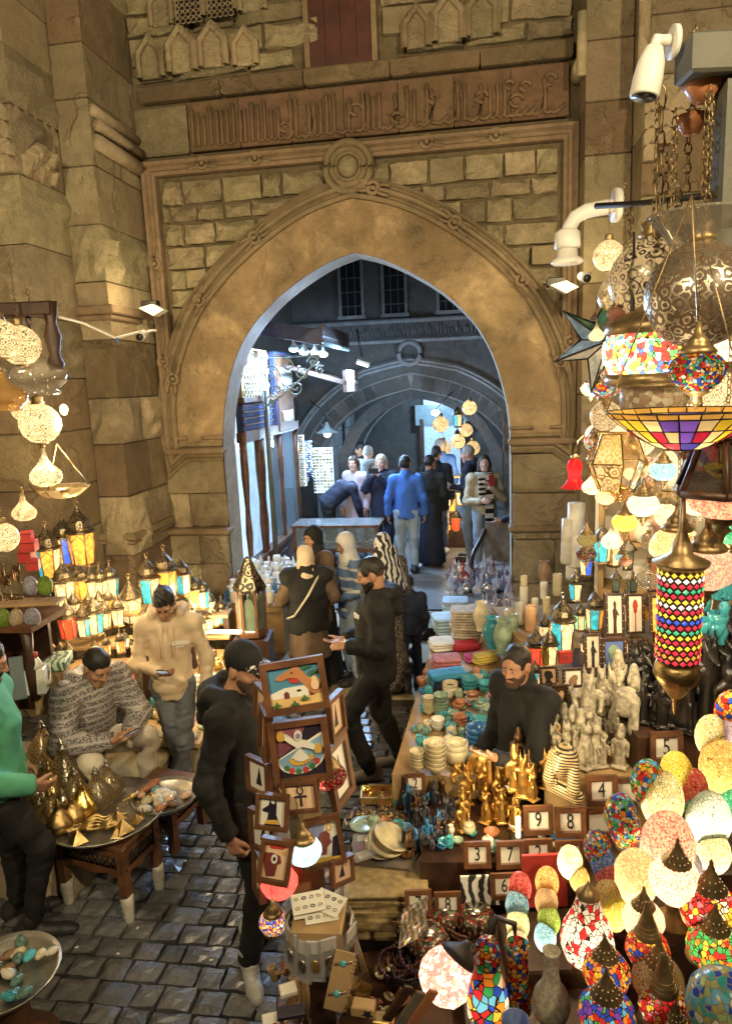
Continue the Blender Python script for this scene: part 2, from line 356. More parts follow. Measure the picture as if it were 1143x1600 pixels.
slabs('step',-2.2,2.6,-1.15,-.55,0,.08,4,1,'limestone'); slabs('step',-1.52,1.52,-.55,.1,0,.2,3,1,'limestone'); slabs('step',-1.52,1.52,.1,.7,0,.34,3,1,'limestone')
slabs('passage_floor',-3,3,.7,12,0,FZ,6,9)
# ------------------------------------------------------------------ the gate wall
gate=empty('gate_wall',W0,-TH,'old sandstone gateway wall with a pointed arch and carved mouldings','gateway')
SPR=2.43
inner=[(1.53,SPR),(1.51,2.66),(1.47,2.88),(1.38,3.2),(1.27,3.44),(1.15,3.62),(.98,3.8),(.8,3.95),(.55,4.11),(.27,4.25),(.0,4.33)]
outer=[(2.12,SPR),(2.13,2.75),(2.1,3.1),(1.97,3.5),(1.75,3.9),(1.47,4.2),(1.2,4.42),(.88,4.63),(.57,4.79),(.28,4.89),(.0,4.95)]
def smooth_pts(p,n=3):
    out=[]
    for i in range(len(p)-1):
        a=p[max(0,i-1)];b=p[i];c=p[i+1];d=p[min(len(p)-1,i+2)]
        for k in range(n):
            t=k/n; out.append(tuple(.5*((2*b[j])+(-a[j]+c[j])*t+(2*a[j]-5*b[j]+4*c[j]-d[j])*t*t+(-a[j]+3*b[j]-3*c[j]+d[j])*t**3) for j in (0,1)))
    return out+[p[-1]]
inner=smooth_pts(inner); outer=smooth_pts(outer)
full=lambda h:[(-x,z) for x,z in h]+[(x,z) for x,z in reversed(h[:-1])]
IN=full(inner); OUT=full(outer); TOPZ=8.2; TK=.36
core=MB(); n=len(IN)
for tt,flip in ((0.02,0),(TK,1)):
    v=[];f=[]
    def q(a,b,c,d):
        k=len(v); v.extend([(a[0],tt,a[1]),(b[0],tt,b[1]),(c[0],tt,c[1]),(d[0],tt,d[1])]); f.append((k,k+1,k+2,k+3) if not flip else (k+3,k+2,k+1,k))
    q((-2.6,0),(-1.53,0),(-1.53,SPR),(-2.6,SPR)); q((1.53,0),(2.6,0),(2.6,SPR),(1.53,SPR)); q((-2.6,SPR),(-1.53,SPR),(-1.53,TOPZ),(-2.6,TOPZ)); q((1.53,SPR),(2.6,SPR),(2.6,TOPZ),(1.53,TOPZ))
    for i in range(n-1): q(IN[i],IN[i+1],(IN[i+1][0],TOPZ),(IN[i][0],TOPZ))
    core.add(v,f,'mortar' if not flip else 'cool_dark')
core.build('core',gate)
sf=MB()      # jambs and soffit, pale dressed stone
path=[(-1.53,0)]+IN+[(1.53,0)]
sf.sweep(path,[(0,TK),(0,-.03)],'limestone'); sf.build('soffit',gate)
rg=MB(); v=[];f=[]
for i in range(n): v+= [(IN[i][0],-.045,IN[i][1]),(OUT[i][0]*.975,-.045,OUT[i][1]-.05),(OUT[i][0]*.975,.03,OUT[i][1]-.05)]
for i in range(n-1): f+=[(3*i,3*i+3,3*i+4,3*i+1),(3*i+1,3*i+4,3*i+5,3*i+2)]
f=[tuple(reversed(k)) for k in f]
rg.add(v,f,'plaster'); rg.build('archivolt',gate)
# intrados voussoirs seen on the left
arc=[(x,z) for x,z in IN]
for i in range(0,n-1,3):
    a=MB(); seg=arc[i:i+4]
    a.sweep(seg,[(.0,-.052),(-.11,-.052),(-.11,TK+.004),(.0,TK+.004)] ,'limestone')
prof=[(-.02,0),(-.02,-.09),(.015,-.11),(.035,-.075),(.05,-.075),(.07,-.12),(.1,-.12),(.12,-.075),(.135,-.075),(.155,-.105),(.18,-.085),(.18,0)]
mo=MB(); path=[(-1.52,SPR+.03),(-2.0,SPR+.03)]+[(x*.96,z-.09) for x,z in OUT[1:-1]]+[(2.0,SPR+.03),(1.52,SPR+.03)]
mo.sweep([p for p in path],prof,'trim_stone'); mo.build('arch_moulding',gate)
# knots along the arch moulding
acc=0; pts=[(x*.96+0.0,z) for x,z in OUT]
knot=MB(); tor=[(.055*cos(a),0,.055*sin(a)) for a in [2*pi*k/14 for k in range(14)]]; knot.tube(tor,.02,'trim_stone',6,True,True); knot.ell((0,0,0),(.025,.025,.025),'trim_stone',8,6)
for s in (-1,1): knot.tube([(s*.05,0,.03),(s*.1,0,.045),(s*.16,0,.045)],.016,'trim_stone'); knot.tube([(s*.05,0,-.03),(s*.1,0,-.045),(s*.16,0,-.045)],.016,'trim_stone')
KM=knot.mesh('knot')
last=None; L_=0
for i in range(len(pts)-1):
    a,b=pts[i],pts[i+1]; d=math.hypot(b[0]-a[0],b[1]-a[1]); L_+=d
    if L_>.78 and abs(b[0])>.25:
        L_=0; ang=math.atan2(b[1]-a[1],b[0]-a[0]); ob('knot',KM,gate,((a[0]+b[0])/2*1.0,-.12,(a[1]+b[1])/2-.0),(0,-ang,0))
# rectangular frame (alfiz) and roundel
fr=MB(); FP=[(-2.05,2.6),(-2.05,5.22),(-.3,5.22)]; prf=[(0,0),(0,-.08),(.03,-.1),(.05,-.07),(.08,-.07),(.1,-.115),(.13,-.115),(.15,-.07),(.16,-.05),(.16,0)]
fr.sweep([(-2.02,2.5),(-2.02,5.2),(2.02,5.2),(2.02,2.5)],prf,'trim_stone'); fr.build('frame_moulding',gate)
for x in (-1.5,-.95,.75,1.4): ob('knot',KM,gate,(x,-.1,5.28))
for x in (-2.1,2.1):
    for z in (3.35,4.35): ob('knot',KM,gate,(x,-.1,z),(0,pi/2,0))
ro=MB()
for r_,w in ((.225,.035),(.165,.03),(.125,.02)): ro.tube([(r_*cos(2*pi*k/28),-.1,r_*sin(2*pi*k/28)) for k in range(28)],w,'trim_stone',8,True,True)
ro.lathe([(.24,0),(.24,.09),(.0,.09)],'trim_stone',24,(0,0,0),_rot(pi/2,0,0)); rdl=ro.build('roundel',gate,(-.02,0,5.12))
k=MB(); k.ell((0,0,0),(.1,.06,.1),'sandstone_rough'); k.build('boss',rdl,(0,-.1,0))
def vine(s,kn=8): pass
# rough stones of the spandrels
def rough_block(i,nx=4,nz=3,amp=.05,m='sandstone_rough'):   # unit block facing -y, centred, depth 1 behind the face
    rnd=random.Random(100+i); v=[];f=[]
    for j in range(nz+1):
        for k in range(nx+1):
            x=k/nx-.5; z=j/nz-.5; e=max(abs(x),abs(z))*2
            y=-(.5-(.32 if e>.98 else 0)+rnd.uniform(-1,1)*amp*6)
            v.append((x*(1 if e<.98 else .98)+rnd.uniform(-.025,.025),y,z*(1 if e<.98 else .97)+rnd.uniform(-.03,.03)))
    for j in range(nz):
        for k in range(nx): a=j*(nx+1)+k; f.append((a,a+1,a+nx+2,a+nx+1))
    rim=[k for k in range(nx+1)]+[j*(nx+1)+nx for j in range(1,nz+1)]+[nz*(nx+1)+k for k in range(nx-1,-1,-1)]+[j*(nx+1) for j in range(nz-1,0,-1)]
    b=len(v); v+=[(v[k][0],.5,v[k][2]) for k in rim]; q=len(rim); f+=[(rim[k],b+k,b+(k+1)%q,rim[(k+1)%q]) for k in range(q)]
    mb=MB(); mb.add(v,f,m,False); return mb.mesh('rough_stone')
RB=[rough_block(i) for i in range(8)]
def flat_block(m,bev=.012):
    mb=MB(); mb.box((0,0,0),(1,1,1),m,None,bev); return mb.mesh('ashlar')
FB=flat_block('sandstone'); 
def out_z(u):
    u=abs(u)
    for (x1,z1),(x2,z2) in zip(outer,outer[1:]):
        if x2<=u<=x1: return z1+(z2-z1)*((u-x1)/((x2-x1) or 1))
    return SPR if u>2.1 else 4.95
def course(z0,z1,u0,u1,keep,wmin,wmax,dep,rough=1,name='stone',tf=0.0):
    z=z0
    while z<z1-.05:
        h=min(rr.uniform(.16,.27) if rough else rr.uniform(.4,.5),z1-z); u=u0-rr.uniform(0,.15) if rough else u0
        while u<u1-.03:
            w=rr.uniform(wmin,wmax); 
            if u+w>u1-.1: w=u1-u
            a=max(u,u0)
            if keep(a+(w)/2,z+h/2):
                ob(name,rr.choice(RB) if rough and rr.random()<.95 else FB,gate,(a+(u+w-a)/2,tf+.0,z+h/2),(rr.uniform(-.05,.05),rr.uniform(-.035,.035),rr.uniform(-.05,.05)),((u+w-a)-.022,dep*rr.uniform(.5,1.4),(h-.02)*rr.uniform(.88,1.0)))
            u+=w
        z+=h
course(SPR,5.2,-1.98,1.98,lambda u,z: z>out_z(u)-.06 and not(abs(u+.02)<.2 and 4.9<z),.2,.48,.12)
def keep_up(u,z): return not(-.4<u<.34)
course(6.08,TOPZ,-2.2,2.1,keep_up,.4,.8,.13,1)
# jamb piers below the springing, dressed courses
for s in (-1,1):
    z=.0
    while z<SPR-.05:
        h=min(rr.uniform(.34,.5),SPR-.02-z); pr=.06 if z<1.5 else 0
        cuts=[1.535,1.535+rr.uniform(.2,.45),2.2] if rr.random()<.7 else [1.535,2.2]
        for a,b in zip(cuts,cuts[1:]):
            me=rr.choice(RB) if rr.random()<.35 else FB
            ob('ashlar',me,gate,(s*(a+b)/2,-.0-pr/2,z+h/2),(0,0,0),(b-a-.008,.1+pr,h-.008))
        z+=h
cp=MB()
for s in (-1,1):
    cp.box((s*1.83,-.05,SPR-.04),(.66,.16,.06),'trim_stone',None,.015); cp.box((s*1.85,-.06,1.5),(.7,.2,.07),'trim_stone',None,.02)
    for q in (-.2,.2): cp.tube([(s*1.83+q-.12,-.07,SPR+.1),(s*1.83+q+.12,-.07,SPR+.1)],.02,'trim_stone')
cp.build('impost',gate)
# inscription band
for i in range(7):
    u0=-1.62+i*.527; b=MB(); b.box((0,0,0),(.52,.1,.46),'relief_stone',None,.01); b.build('inscription_slab',gate,(u0+.26,-.01,5.63))
b=MB(); b.box((0,0,0),(.55,.1,.46),'sandstone_rough',None,.02); b.build('inscription_slab',gate,(-1.92,.01,5.63))
ins=MB(); rq=random.Random(11); u=-1.58
while u<1.98:
    k=rq.random(); w=rq.uniform(.05,.12); y=-.075
    if k<.62:
        h=rq.uniform(.26,.36); ins.tube([(u,y,5.44),(u+.006,y,5.44+h*.6),(u,y,5.44+h)],[.021,.018,.025],'relief_stone',5); w=rq.uniform(.045,.075)
        if rq.random()<.5: ins.tube([(u,y,5.45),(u+.03,y,5.43),(u+.05,y,5.47)],.014,'relief_stone',5)
    elif k<.85:
        r_=rq.uniform(.03,.055); zc=5.43+rq.uniform(.06,.3); ins.tube([(u+r_*1.2*cos(a),y,zc+r_*sin(a)) for a in [x*.62 for x in range(9)]],.018,'relief_stone',5)
        ins.tube([(u-.02,y,5.45),(u+w*.5,y,5.435),(u+w+.03,y,5.5)],.02,'relief_stone',5)
    else:
        ins.tube([(u-.03,y,5.46),(u+.03,y,5.43),(u+.09,y,5.47),(u+.12,y,5.62),(u+.1,y,5.74)],.02,'relief_stone',5); ins.ell((u+.04,y,5.56),(.015,.012,.015),'relief_stone',6,4)
    u+=w
o=ins.build('carved_script',gate); o['kind']='stuff'
for i in range(5):
    b=MB(); b.box((0,0,0),(.83,.16,.15),'sandstone_dark',None,.015); b.build('ledge_stone',gate,(-1.68+i*.84,-.02,5.965))
# upper shutter
sh=MB()
for i in range(4): sh.box((-.045+(i-1.5)*.152,-.02,7.1),(.148,.05,2.2),'red_wood',None,.006)
for s in (-1,1): sh.box((-.045+s*.325,-.03,7.1),(.05,.1,2.2),'trim_stone')
sh.box((-.045,-.05,6.06),(.6,.02,.06),'red_wood'); sh.build('shutter',gate)
# stalactite niches above the ledge
nm=MB()
def ogee(w,h): return [(-w/2,0),(-w/2,h*.62),(0,h),(w/2,h*.62),(w/2,0)]
nm.sweep(ogee(.24,.36),[(-.03,0),(-.03,-.09),(.0,-.11),(.03,-.08),(.03,0)],'sandstone'); nm.prism(ogee(.2,.33),.03,'sandstone_rough',(0,-.055,0)); NM=nm.mesh('niche')
for u,z,s in [(-1.95,6.1,1),(-1.62,6.12,1.1),(-1.3,6.14,1.05),(-.98,6.12,.9),(.68,6.1,.95),(.98,6.12,1.1),(1.28,6.13,1.1),(.85,6.52,1),(1.15,6.52,1),(-1.8,6.55,.9),(-1.5,6.58,1.1),(-1.18,6.6,1.1),(-.88,6.58,1)]:
    ob('niche',NM,gate,(u,-.04,z),None,s)
gr=MB(); gr.box((0,0,0),(.26,.02,.2),'black_metal')
for i in range(5):
    for j in range(4): gr.tube([(-.11+i*.055+.024*cos(a),-.02,-.08+j*.055+.024*sin(a)) for a in [x*.7 for x in range(10)]],.006,'sandstone',4)
GR=gr.mesh('grille')
for u,z in ((-1.5,6.62),(-1.18,6.64),(1.62,6.7)): ob('grille',GR,gate,(u,-.14,z))
# ------------------------------------------------------------------ stepped piers left and right of the gate
def pier(name,label,u0,u1,t0,t1,seedn,z1=TOPZ,rough=.3,dark=.35):
    p=empty(name,W0,-TH,label,'stone pier'); q=random.Random(seedn); z=0
    c=MB(); c.box(((u0+u1)/2,(t0+t1)/2,z1/2),(u1-u0-.05,t1-t0-.05,z1),'mortar'); c.build('core',p)
    while z<z1-.05:
        h=min(q.uniform(.4,.62),z1-z); nt=2 if t1-t0>.7 else 1; nu=max(1,round((u1-u0)/.75)); off=q.uniform(.35,.65)
        ts=[t0,t0+(t1-t0)*off,t1] if nt==2 else [t0,t1]; us=[u0+(u1-u0)*k/nu for k in range(nu+1)]
        dk=q.random()<dark
        for a,b in zip(us,us[1:]):
            for c_,d_ in zip(ts,ts[1:]):
                bl=MB(); m='sandstone_dark' if dk else ('sandstone_rough' if q.random()<rough else 'sandstone')
                w,dp,hh=b-a-.008,d_-c_-.008,h-.008
                if m=='sandstone_rough':
                    nx,nz=4,4; 
                    vv=[];ff=[]
                    for (ax,base,sgn,L1) in (('y',-dp/2,-1,w),('x',w/2,1,dp),('x',-w/2,-1,dp)):
                        k0=len(vv)
                        for jj in range(nz+1):
                            for kk in range(nx+1):
                                e=max(abs(kk/nx-.5),abs(jj/nz-.5))*2; dd=(0 if e>.98 else q.uniform(.0,.075)); xx=(kk/nx-.5)*L1; zz=(jj/nz-.5)*hh
                                vv.append((xx,base+sgn*dd,zz) if ax=='y' else (base+sgn*dd,xx,zz))
                        for jj in range(nz):
                            for kk in range(nx):
                                e=k0+jj*(nx+1)+kk; fc=(e,e+1,e+nx+2,e+nx+1); ff.append(fc if (ax=='y' or sgn>0) else fc[::-1])
                    bl.add(vv,ff,m)
                else: bl.box((0,0,0),(w,dp,hh),m,None,.01)
                bl.build('ashlar',p,((a+b)/2,(c_+d_)/2+0,z+h/2))
        z+=h
    return p
pl=pier('stone_pier','tall stepped sandstone pier at the left of the arch',-2.52,-2.2,-.95,.05,21,rough=.5)
pl2=pier('stone_pier','broad sandstone pier at the far left edge with a stalactite corner capital',-3.9,-2.525,-1.62,.1,22,rough=.45)
pr=pier('stone_pier','sandstone pier at the right of the arch behind the bent lamp arm',2.16,2.56,-.42,.05,23,rough=.12,dark=.3)
pr2=pier('stone_pier','broad sandstone pier behind the hanging lanterns on the right',2.565,4.6,-.8,.1,24,rough=.12,dark=.3)
def ledge(p,z,u0,u1,t0,t1,o=.07,h=.1,m='trim_stone',nm='ledge'):
    b=MB(); prof=[(0,0),(o*.5,h*.3),(o,h*.6),(o,h),(0,h)]
    b.box(((u0+u1)/2,(t0+t1)/2,z+h*.7),(u1-u0+2*o,t1-t0+2*o,h*.6),m,None,.015); b.box(((u0+u1)/2,(t0+t1)/2,z+h*.2),(u1-u0+o,t1-t0+o,h*.4),m,None,.015)
    return b.build(nm,p)
ledge(pl,3.72,-2.52,-2.2,-.95,0.0,.05,.14); ledge(pl,1.55,-2.52,-2.2,-.95,0,.05,.12)
b=MB(); b.tube([(-2.2+.03,-.93,5.28),(-2.2+.03,-.05,5.28)],.07,'limestone',8); b.tube([(-2.2+.05,-.93,5.42),(-2.2+.05,-.05,5.42)],.05,'sandstone',8); b.tube([(-2.19,-.93,5.55),(-2.19,-.05,5.55)],.05,'limestone',8); b.build('cornice',pl)
st=MB()
for k in range(4):
    for i in range(5-k):
        z=5.35-k*.13; t=-1.6+i*.13+k*.06; st.prism(ogee(.12,.16),.05+.02*(3-k),'sandstone',(-2.52,t+.06,z-.1),_rot(0,0,pi/2)); 
    for i in range(3): st.prism(ogee(.12,.16),.07,'sandstone_rough',(-2.6-i*.13,-1.62,5.25-k*.13),None,-.06)
for k in range(7): st.box((-2.52+.02*(k%3),-1.5+.06*k,4.95+.06*(k%3)),(.1,.12,.16),'sandstone_rough',_rot(.3*k,.4,.5),.02)
st.build('stalactite_capital',pl2)
st=MB()
for k in range(4):
    for i in range(4-k): st.prism(ogee(.11,.15),.06+.02*(3-k),'sandstone',(2.6+.11*i+.02,-.82,5.1-k*.12),None,-.05)
st.tube([(2.56,-.8,5.3),(2.56,-.8,6.6)],.05,'sandstone',8); st.build('stalactite_capital',pr2)
st=MB(); st.tube([(2.13,-.36,5.72),(2.13,-.05,5.72)],.06,'limestone',8); st.tube([(2.13,-.4,5.6),(2.13,-.4,6.1)],.045,'limestone',8); st.build('cornice',pr)
# side walls of the lane, seen only in bounce light and from a step aside
w=MB(); w.box((-3.95,-3.9,4),(.3,5,8),'sandstone'); w.build('side_wall',None,W0,(0,0,-TH)); tag(bpy.data.objects['side_wall'],'sandstone side wall of the lane at the far left','wall')
w=MB(); w.box((4.6,-3.6,4),(.3,5.6,8),'sandstone'); o=w.build('side_wall',None,W0,(0,0,-TH)); tag(o,'sandstone side wall of the lane behind the lamp stall','wall')
# ------------------------------------------------------------------ people: smooth blended bodies from signed distances
A=lambda *x: np.array(x,dtype=np.float64)
def rc(Pn,a,b,ra,rb,fl=1.0):
    a=np.asarray(a,float); b=np.asarray(b,float); ab=b-a; l=ab@ab
    t=np.clip(((Pn-a)@ab)/(l if l>1e-9 else 1),0,1); q=Pn-a-t[:,None]*ab
    if fl!=1: q=q.copy(); q[:,1]/=fl
    return np.sqrt((q*q).sum(1))-(ra+(rb-ra)*t)
def elp(Pn,c,r):
    q=Pn-np.asarray(c); r=np.asarray(r,float); k0=np.sqrt(((q/r)**2).sum(1)); k1=np.sqrt(((q/(r*r))**2).sum(1))+1e-9
    return k0*(k0-1)/k1
def smin(a,b,k):
    h=np.clip(.5+.5*(b-a)/k,0,1); return b*(1-h)+a*h-k*h*(1-h)
def folds(Pn,amp,freq,seed,vert=1.0):
    r=np.random.RandomState(seed); s=np.zeros(len(Pn))
    for i in range(5):
        w=r.normal(size=3)*freq*(.6+.35*i); w[2]*=vert; w2=r.normal(size=3)*freq*.5
        s+=np.sin(Pn@w+r.uniform(0,6)+1.6*np.sin(Pn@w2+r.uniform(0,6)))/(1+.35*i)
    return s*amp/2.6
def snet(fn,lo,hi,res):
    lo=np.asarray(lo,float); n=np.maximum(4,np.ceil((np.asarray(hi)-lo)/res).astype(int)+1)
    ax=[lo[i]+res*np.arange(n[i]) for i in range(3)]
    X,Y,Z=np.meshgrid(*ax,indexing='ij'); Pn=np.stack([X.ravel(),Y.ravel(),Z.ravel()],1); V=fn(Pn).reshape(n)
    ins=V<0; c=np.zeros(tuple(n-1),int)
    for i in (0,1):
        for j in (0,1):
            for k in (0,1): c+=ins[i:n[0]-1+i,j:n[1]-1+j,k:n[2]-1+k]
    act=(c>0)&(c<8); idx=-np.ones(act.shape,int); I=np.argwhere(act); idx[act]=np.arange(len(I))
    acc=np.zeros((len(I),3)); cnt=np.zeros(len(I))
    cor=[(i,j,k) for i in (0,1) for j in (0,1) for k in (0,1)]
    for a in cor:
        for d in range(3):
            if a[d]: continue
            b=list(a); b[d]=1
            va=V[I[:,0]+a[0],I[:,1]+a[1],I[:,2]+a[2]]; vb=V[I[:,0]+b[0],I[:,1]+b[1],I[:,2]+b[2]]
            m=(va<0)!=(vb<0); t=np.where(m,va/(np.where(m,va-vb,1)),0)
            p=np.array(a,float)[None]+np.zeros((len(I),3)); p[:,d]+=t
            acc+=np.where(m[:,None],p,0); cnt+=m
    verts=lo+res*(I+acc/np.maximum(cnt,1)[:,None]); quads=[]
    for d in range(3):
        e1,e2=[(1,2),(2,0),(0,1)][d]
        s=[slice(None)]*3; s2=[slice(None)]*3; s[d]=slice(0,n[d]-1); s2[d]=slice(1,n[d])
        ch=ins[tuple(s)]!=ins[tuple(s2)]; E=np.argwhere(ch)
        E=E[(E[:,e1]>0)&(E[:,e2]>0)&(E[:,e1]<n[e1]-1)&(E[:,e2]<n[e2]-1)]
        if not len(E): continue
        def cell(o1,o2):
            q=E.copy(); q[:,e1]-=o1; q[:,e2]-=o2; return idx[q[:,0],q[:,1],q[:,2]]
        Q=np.stack([cell(1,1),cell(0,1),cell(0,0),cell(1,0)],1)
        fl=~ins[E[:,0],E[:,1],E[:,2]]; Q[fl]=Q[fl][:,::-1]; quads.append(Q)
    return verts,(np.concatenate(quads) if quads else np.zeros((0,4),int))
def npmesh(name,chunks,mats):      # chunks [(verts, quads, material index)]
    me=bpy.data.meshes.new(name); v=np.concatenate([c[0] for c in chunks]); fs=[];mi=[];b=0
    for vv,q,m in chunks: fs.append(q+b); mi+= [m]*len(q); b+=len(vv)
    f=np.concatenate(fs)
    me.vertices.add(len(v)); me.vertices.foreach_set('co',v.astype(np.float32).ravel())
    me.loops.add(len(f)*4); me.loops.foreach_set('vertex_index',f.astype(np.int32).ravel())
    me.polygons.add(len(f)); me.polygons.foreach_set('loop_start',np.arange(0,len(f)*4,4,dtype=np.int32))
    for m in mats: me.materials.append(getm(m))
    me.update(calc_edges=True); me.polygons.foreach_set('material_index',np.array(mi,dtype=np.int32)); me.polygons.foreach_set('use_smooth',np.ones(len(f),bool)); me.update(); return me
def unit(v): v=np.asarray(v,float); return v/(np.linalg.norm(v)+1e-9)
JD=dict(pel=(0,0,.95),chest=(0,.0,1.26),neck=(0,-.015,1.47),head=(0,.025,1.625),shL=(-.175,-.01,1.41),shR=(.175,-.01,1.41),elL=(-.235,-.04,1.13),elR=(.235,-.04,1.13),wrL=(-.235,.05,.9),wrR=(.235,.05,.9),
  hipL=(-.09,0,.92),hipR=(.09,0,.92),knL=(-.1,.03,.5),knR=(.1,.03,.5),anL=(-.1,-.02,.09),anR=(.1,-.02,.09),toL=(-.12,.15,.035),toR=(.12,.15,.035))
def person(label,loc,face,h=1.75,J=None,top='black_cloth',bottom='black_cloth',shoe='shoe_dark',skin='skin',hair='hair_dark',style='short',head=(0,0,0),res=.018,fat=1.0,hem=.86,hood=False,hijab=None,skirt=None,vest=None,scarf=None,
           curl=(.5,.5),palm=None,beard=0,cap=None,sleeve=True,coat=None,loose=1.0,seed=1,sole=None,group=None,fine=True,bare=False,puff=0,ls=1.0,elastic=False):
    k=h/1.75; j={a:A(*b)*k for a,b in JD.items()}
    for a,b in (J or {}).items(): j[a]=A(*b)*k
    P_=empty('person',loc,face,label,'person',group)
    bodyc=[]; hc=j['head']
    Rm=np.array(Euler((-head[1],head[2],head[0]),'ZXY').to_matrix()) if False else np.array((Matrix.Rotation(head[0],3,'Z')@Matrix.Rotation(-head[1],3,'X')@Matrix.Rotation(head[2],3,'Y')))
    hr=.0055 if fine else .009
    def hf(Pn): return ((Pn-hc)@Rm)/k
    def headf(Pn):
        q=hf(Pn)
        d=elp(q,(0,-.012,.03),(.076,.096,.092)); d=smin(d,elp(q,(0,.022,-.04),(.06,.07,.075)),.03); d=smin(d,rc(q,(-.018,.07,-.098),(.018,.07,-.098),.02,.02),.03)
        d=smin(d,rc(q,(-.036,.074,.03),(.036,.074,.03),.014,.014),.02)
        for s in (-1,1):
            d=smin(d,elp(q,(s*.042,.06,-.02),(.022,.022,.02)),.02)
            d=-smin(-d,elp(q,(s*.031,.1,.009),(.018,.018,.012)),.012)
            d=smin(d,elp(q,(s*.031,.074,.008),(.014,.014,.011)),.004)
            e=elp(q,(s*.079,-.008,-.002),(.01,.021,.033)); d=smin(d,e,.012)
        d=smin(d,rc(q,(0,.09,.018),(0,.108,-.022),.007,.0125),.012); d=smin(d,rc(q,(-.014,.094,-.027),(.014,.094,-.027),.007,.007),.008)
        d=smin(d,rc(q,(-.017,.083,-.056),(.017,.083,-.056),.008,.008),.008); d=smin(d,rc(q,(-.014,.082,-.068),(.014,.082,-.068),.009,.009),.008)
        d=smin(d,rc(q,(0,-.025,-.06),tuple(((j['neck']-hc)@Rm)/k+A(0,0,-.02)),.056,.062),.03)
        return d*k
    lo=np.minimum(hc-.14*k,j['neck']-.09*k); hi=np.maximum(hc+.15*k,j['neck']+.09*k)
    v,q=snet(headf,lo,hi,hr); bodyc.append((v,q,0))
    # hands
    for sd,sg in (('L',-1),('R',1)):
        w=j['wr'+sd]; e=j['el'+sd]; dr=unit(w-e); pn=unit((palm or {}).get(sd,(-sg,0.2,0))); 
        if (palm or {}).get('d'+sd): dr=unit(palm['d'+sd])
        pn=unit(pn-dr*(pn@dr)); s=np.cross(dr,pn)*sg; cu=curl[0 if sd=='L' else 1]
        pr=[(w-dr*.03,w+dr*.02,.026,.024)]
        for i in range(4):
            off=(.028-.0185*i); kn=w+dr*(.088-.004*abs(i-1))*k+s*off*k; pr.append((w+dr*.015+s*off*.6,kn,.0145,.0125))
            a1=cu*.8; L1=[.042,.047,.044,.034][i]*k; L2=[.036,.042,.038,.03][i]*k
            d1=dr*cos(a1)+pn*sin(a1)+s*off*.9*(1-cu); p1=kn+unit(d1)*L1; a2=cu*2.0; d2=dr*cos(a2)+pn*sin(a2)+s*off*.9*(1-cu); pr+= [(kn,p1,.0098,.009),(p1,p1+unit(d2)*L2,.009,.0075)]
        tb=w+dr*.025+s*.02; t1=tb+(dr*.035+s*.032+pn*.014)*k; t2=t1+(dr*.034+s*(.012-.02*cu)+pn*.014*(1+cu))*k; pr+= [(tb,t1,.015,.012),(t1,t2,.0115,.009)]
        def hdf(Pn,pr=pr):
            d=None
            for a,b,r1,r2 in pr:
                x=rc(Pn,a,b,r1*k,r2*k); d=x if d is None else smin(d,x,.006)
            return d
        al=np.array([x[0] for x in pr]+[x[1] for x in pr]); v,q=snet(hdf,al.min(0)-.03,al.max(0)+.03,.0062 if fine else .009); bodyc.append((v,q,0))
    if bare:
        for sd in 'LR':
            an,to=j['an'+sd],j['to'+sd]; kn=j['kn'+sd]
            fn=lambda Pn:smin(smin(rc(Pn,an+unit(kn-an)*.14,an,.04,.036),rc(Pn,an-A(0,.03,.04),to,.035,.032),.03),rc(Pn,to,to+unit(to-an)*.04*A(1,1,0),.03,.016),.02)
            al=np.array([an,to]); v,q=snet(fn,al.min(0)-.12,al.max(0)+.2,.011); bodyc.append((v,q,0))
    
    hv=bodyc[0][0]; lowi=np.argsort(hv[:,2])[:2]; V_=[c[0] for c in bodyc]; off=np.cumsum([0]+[len(x) for x in V_]); ev=[];eq=[]; nb=off[-1]
    for ci,sd in enumerate(('L','R')+(('L','R') if bare else ())):
        ch=ci+1; hp=V_[ch]; tgt=j['el'+sd] if ci<2 else j['kn'+sd]; hi_=np.argsort(((hp-tgt)**2).sum(1))[:2]; chain=[tgt]+([j['sh'+sd]] if ci<2 else [j['hip'+sd],pel_]) if False else ([tgt,j['sh'+sd]] if ci<2 else [tgt,j['hip'+sd],j['chest']]); prev=(off[ch]+hi_[0],off[ch]+hi_[1])
        for c_ in chain: ev+=[c_-A(.01,0,0),c_+A(.01,0,0)]; cur=(nb+len(ev)-2,nb+len(ev)-1); eq.append((prev[0],prev[1],cur[1],cur[0])); prev=cur
        eq.append((prev[0],prev[1],lowi[1],lowi[0]))
    bodyc.append((np.array(ev),np.array(eq)-nb,0)); ob('body',npmesh('body',bodyc,[skin]),P_)
    # eyes and brows
    if fine:
        ch=[]
        for s in (-1,1):
            fn=lambda Pn:elp(hf(Pn),(s*.031,.0815,.008),(.0105,.0075,.0062))*k
            c=hc+Rm@A(s*.031,.08,.009)*k; v,q=snet(fn,c-.02,c+.02,.003); ch.append((v,q,0))
            fn=lambda Pn:elp(hf(Pn),(s*.031,.0865,.008),(.0052,.0045,.0056))*k; v,q=snet(fn,c-.02,c+.024,.0025); ch.append((v,q,1))
            fn=lambda Pn:rc(hf(Pn),(s*.014,.091,.027),(s*.048,.078,.03),.0055,.004)*k; c=hc+Rm@A(s*.031,.085,.028)*k; v,q=snet(fn,c-.032,c+.032,.0035); ch.append((v,q,2))
        fn=lambda Pn:np.minimum(rc(hf(Pn),(-.017,.0855,-.0555),(.017,.0855,-.0555),.0075,.0075),rc(hf(Pn),(-.013,.0845,-.067),(.013,.0845,-.067),.0085,.0085))*k; c=hc+Rm@A(0,.08,-.062)*k; v,q=snet(fn,c-.04,c+.04,.004); ch.append((v,q,3))
        ob('face_features',npmesh('face_features',ch,['eye_white','hair_dark',hair if hair!='hair_grey' else 'hair_grey','lips']),P_)
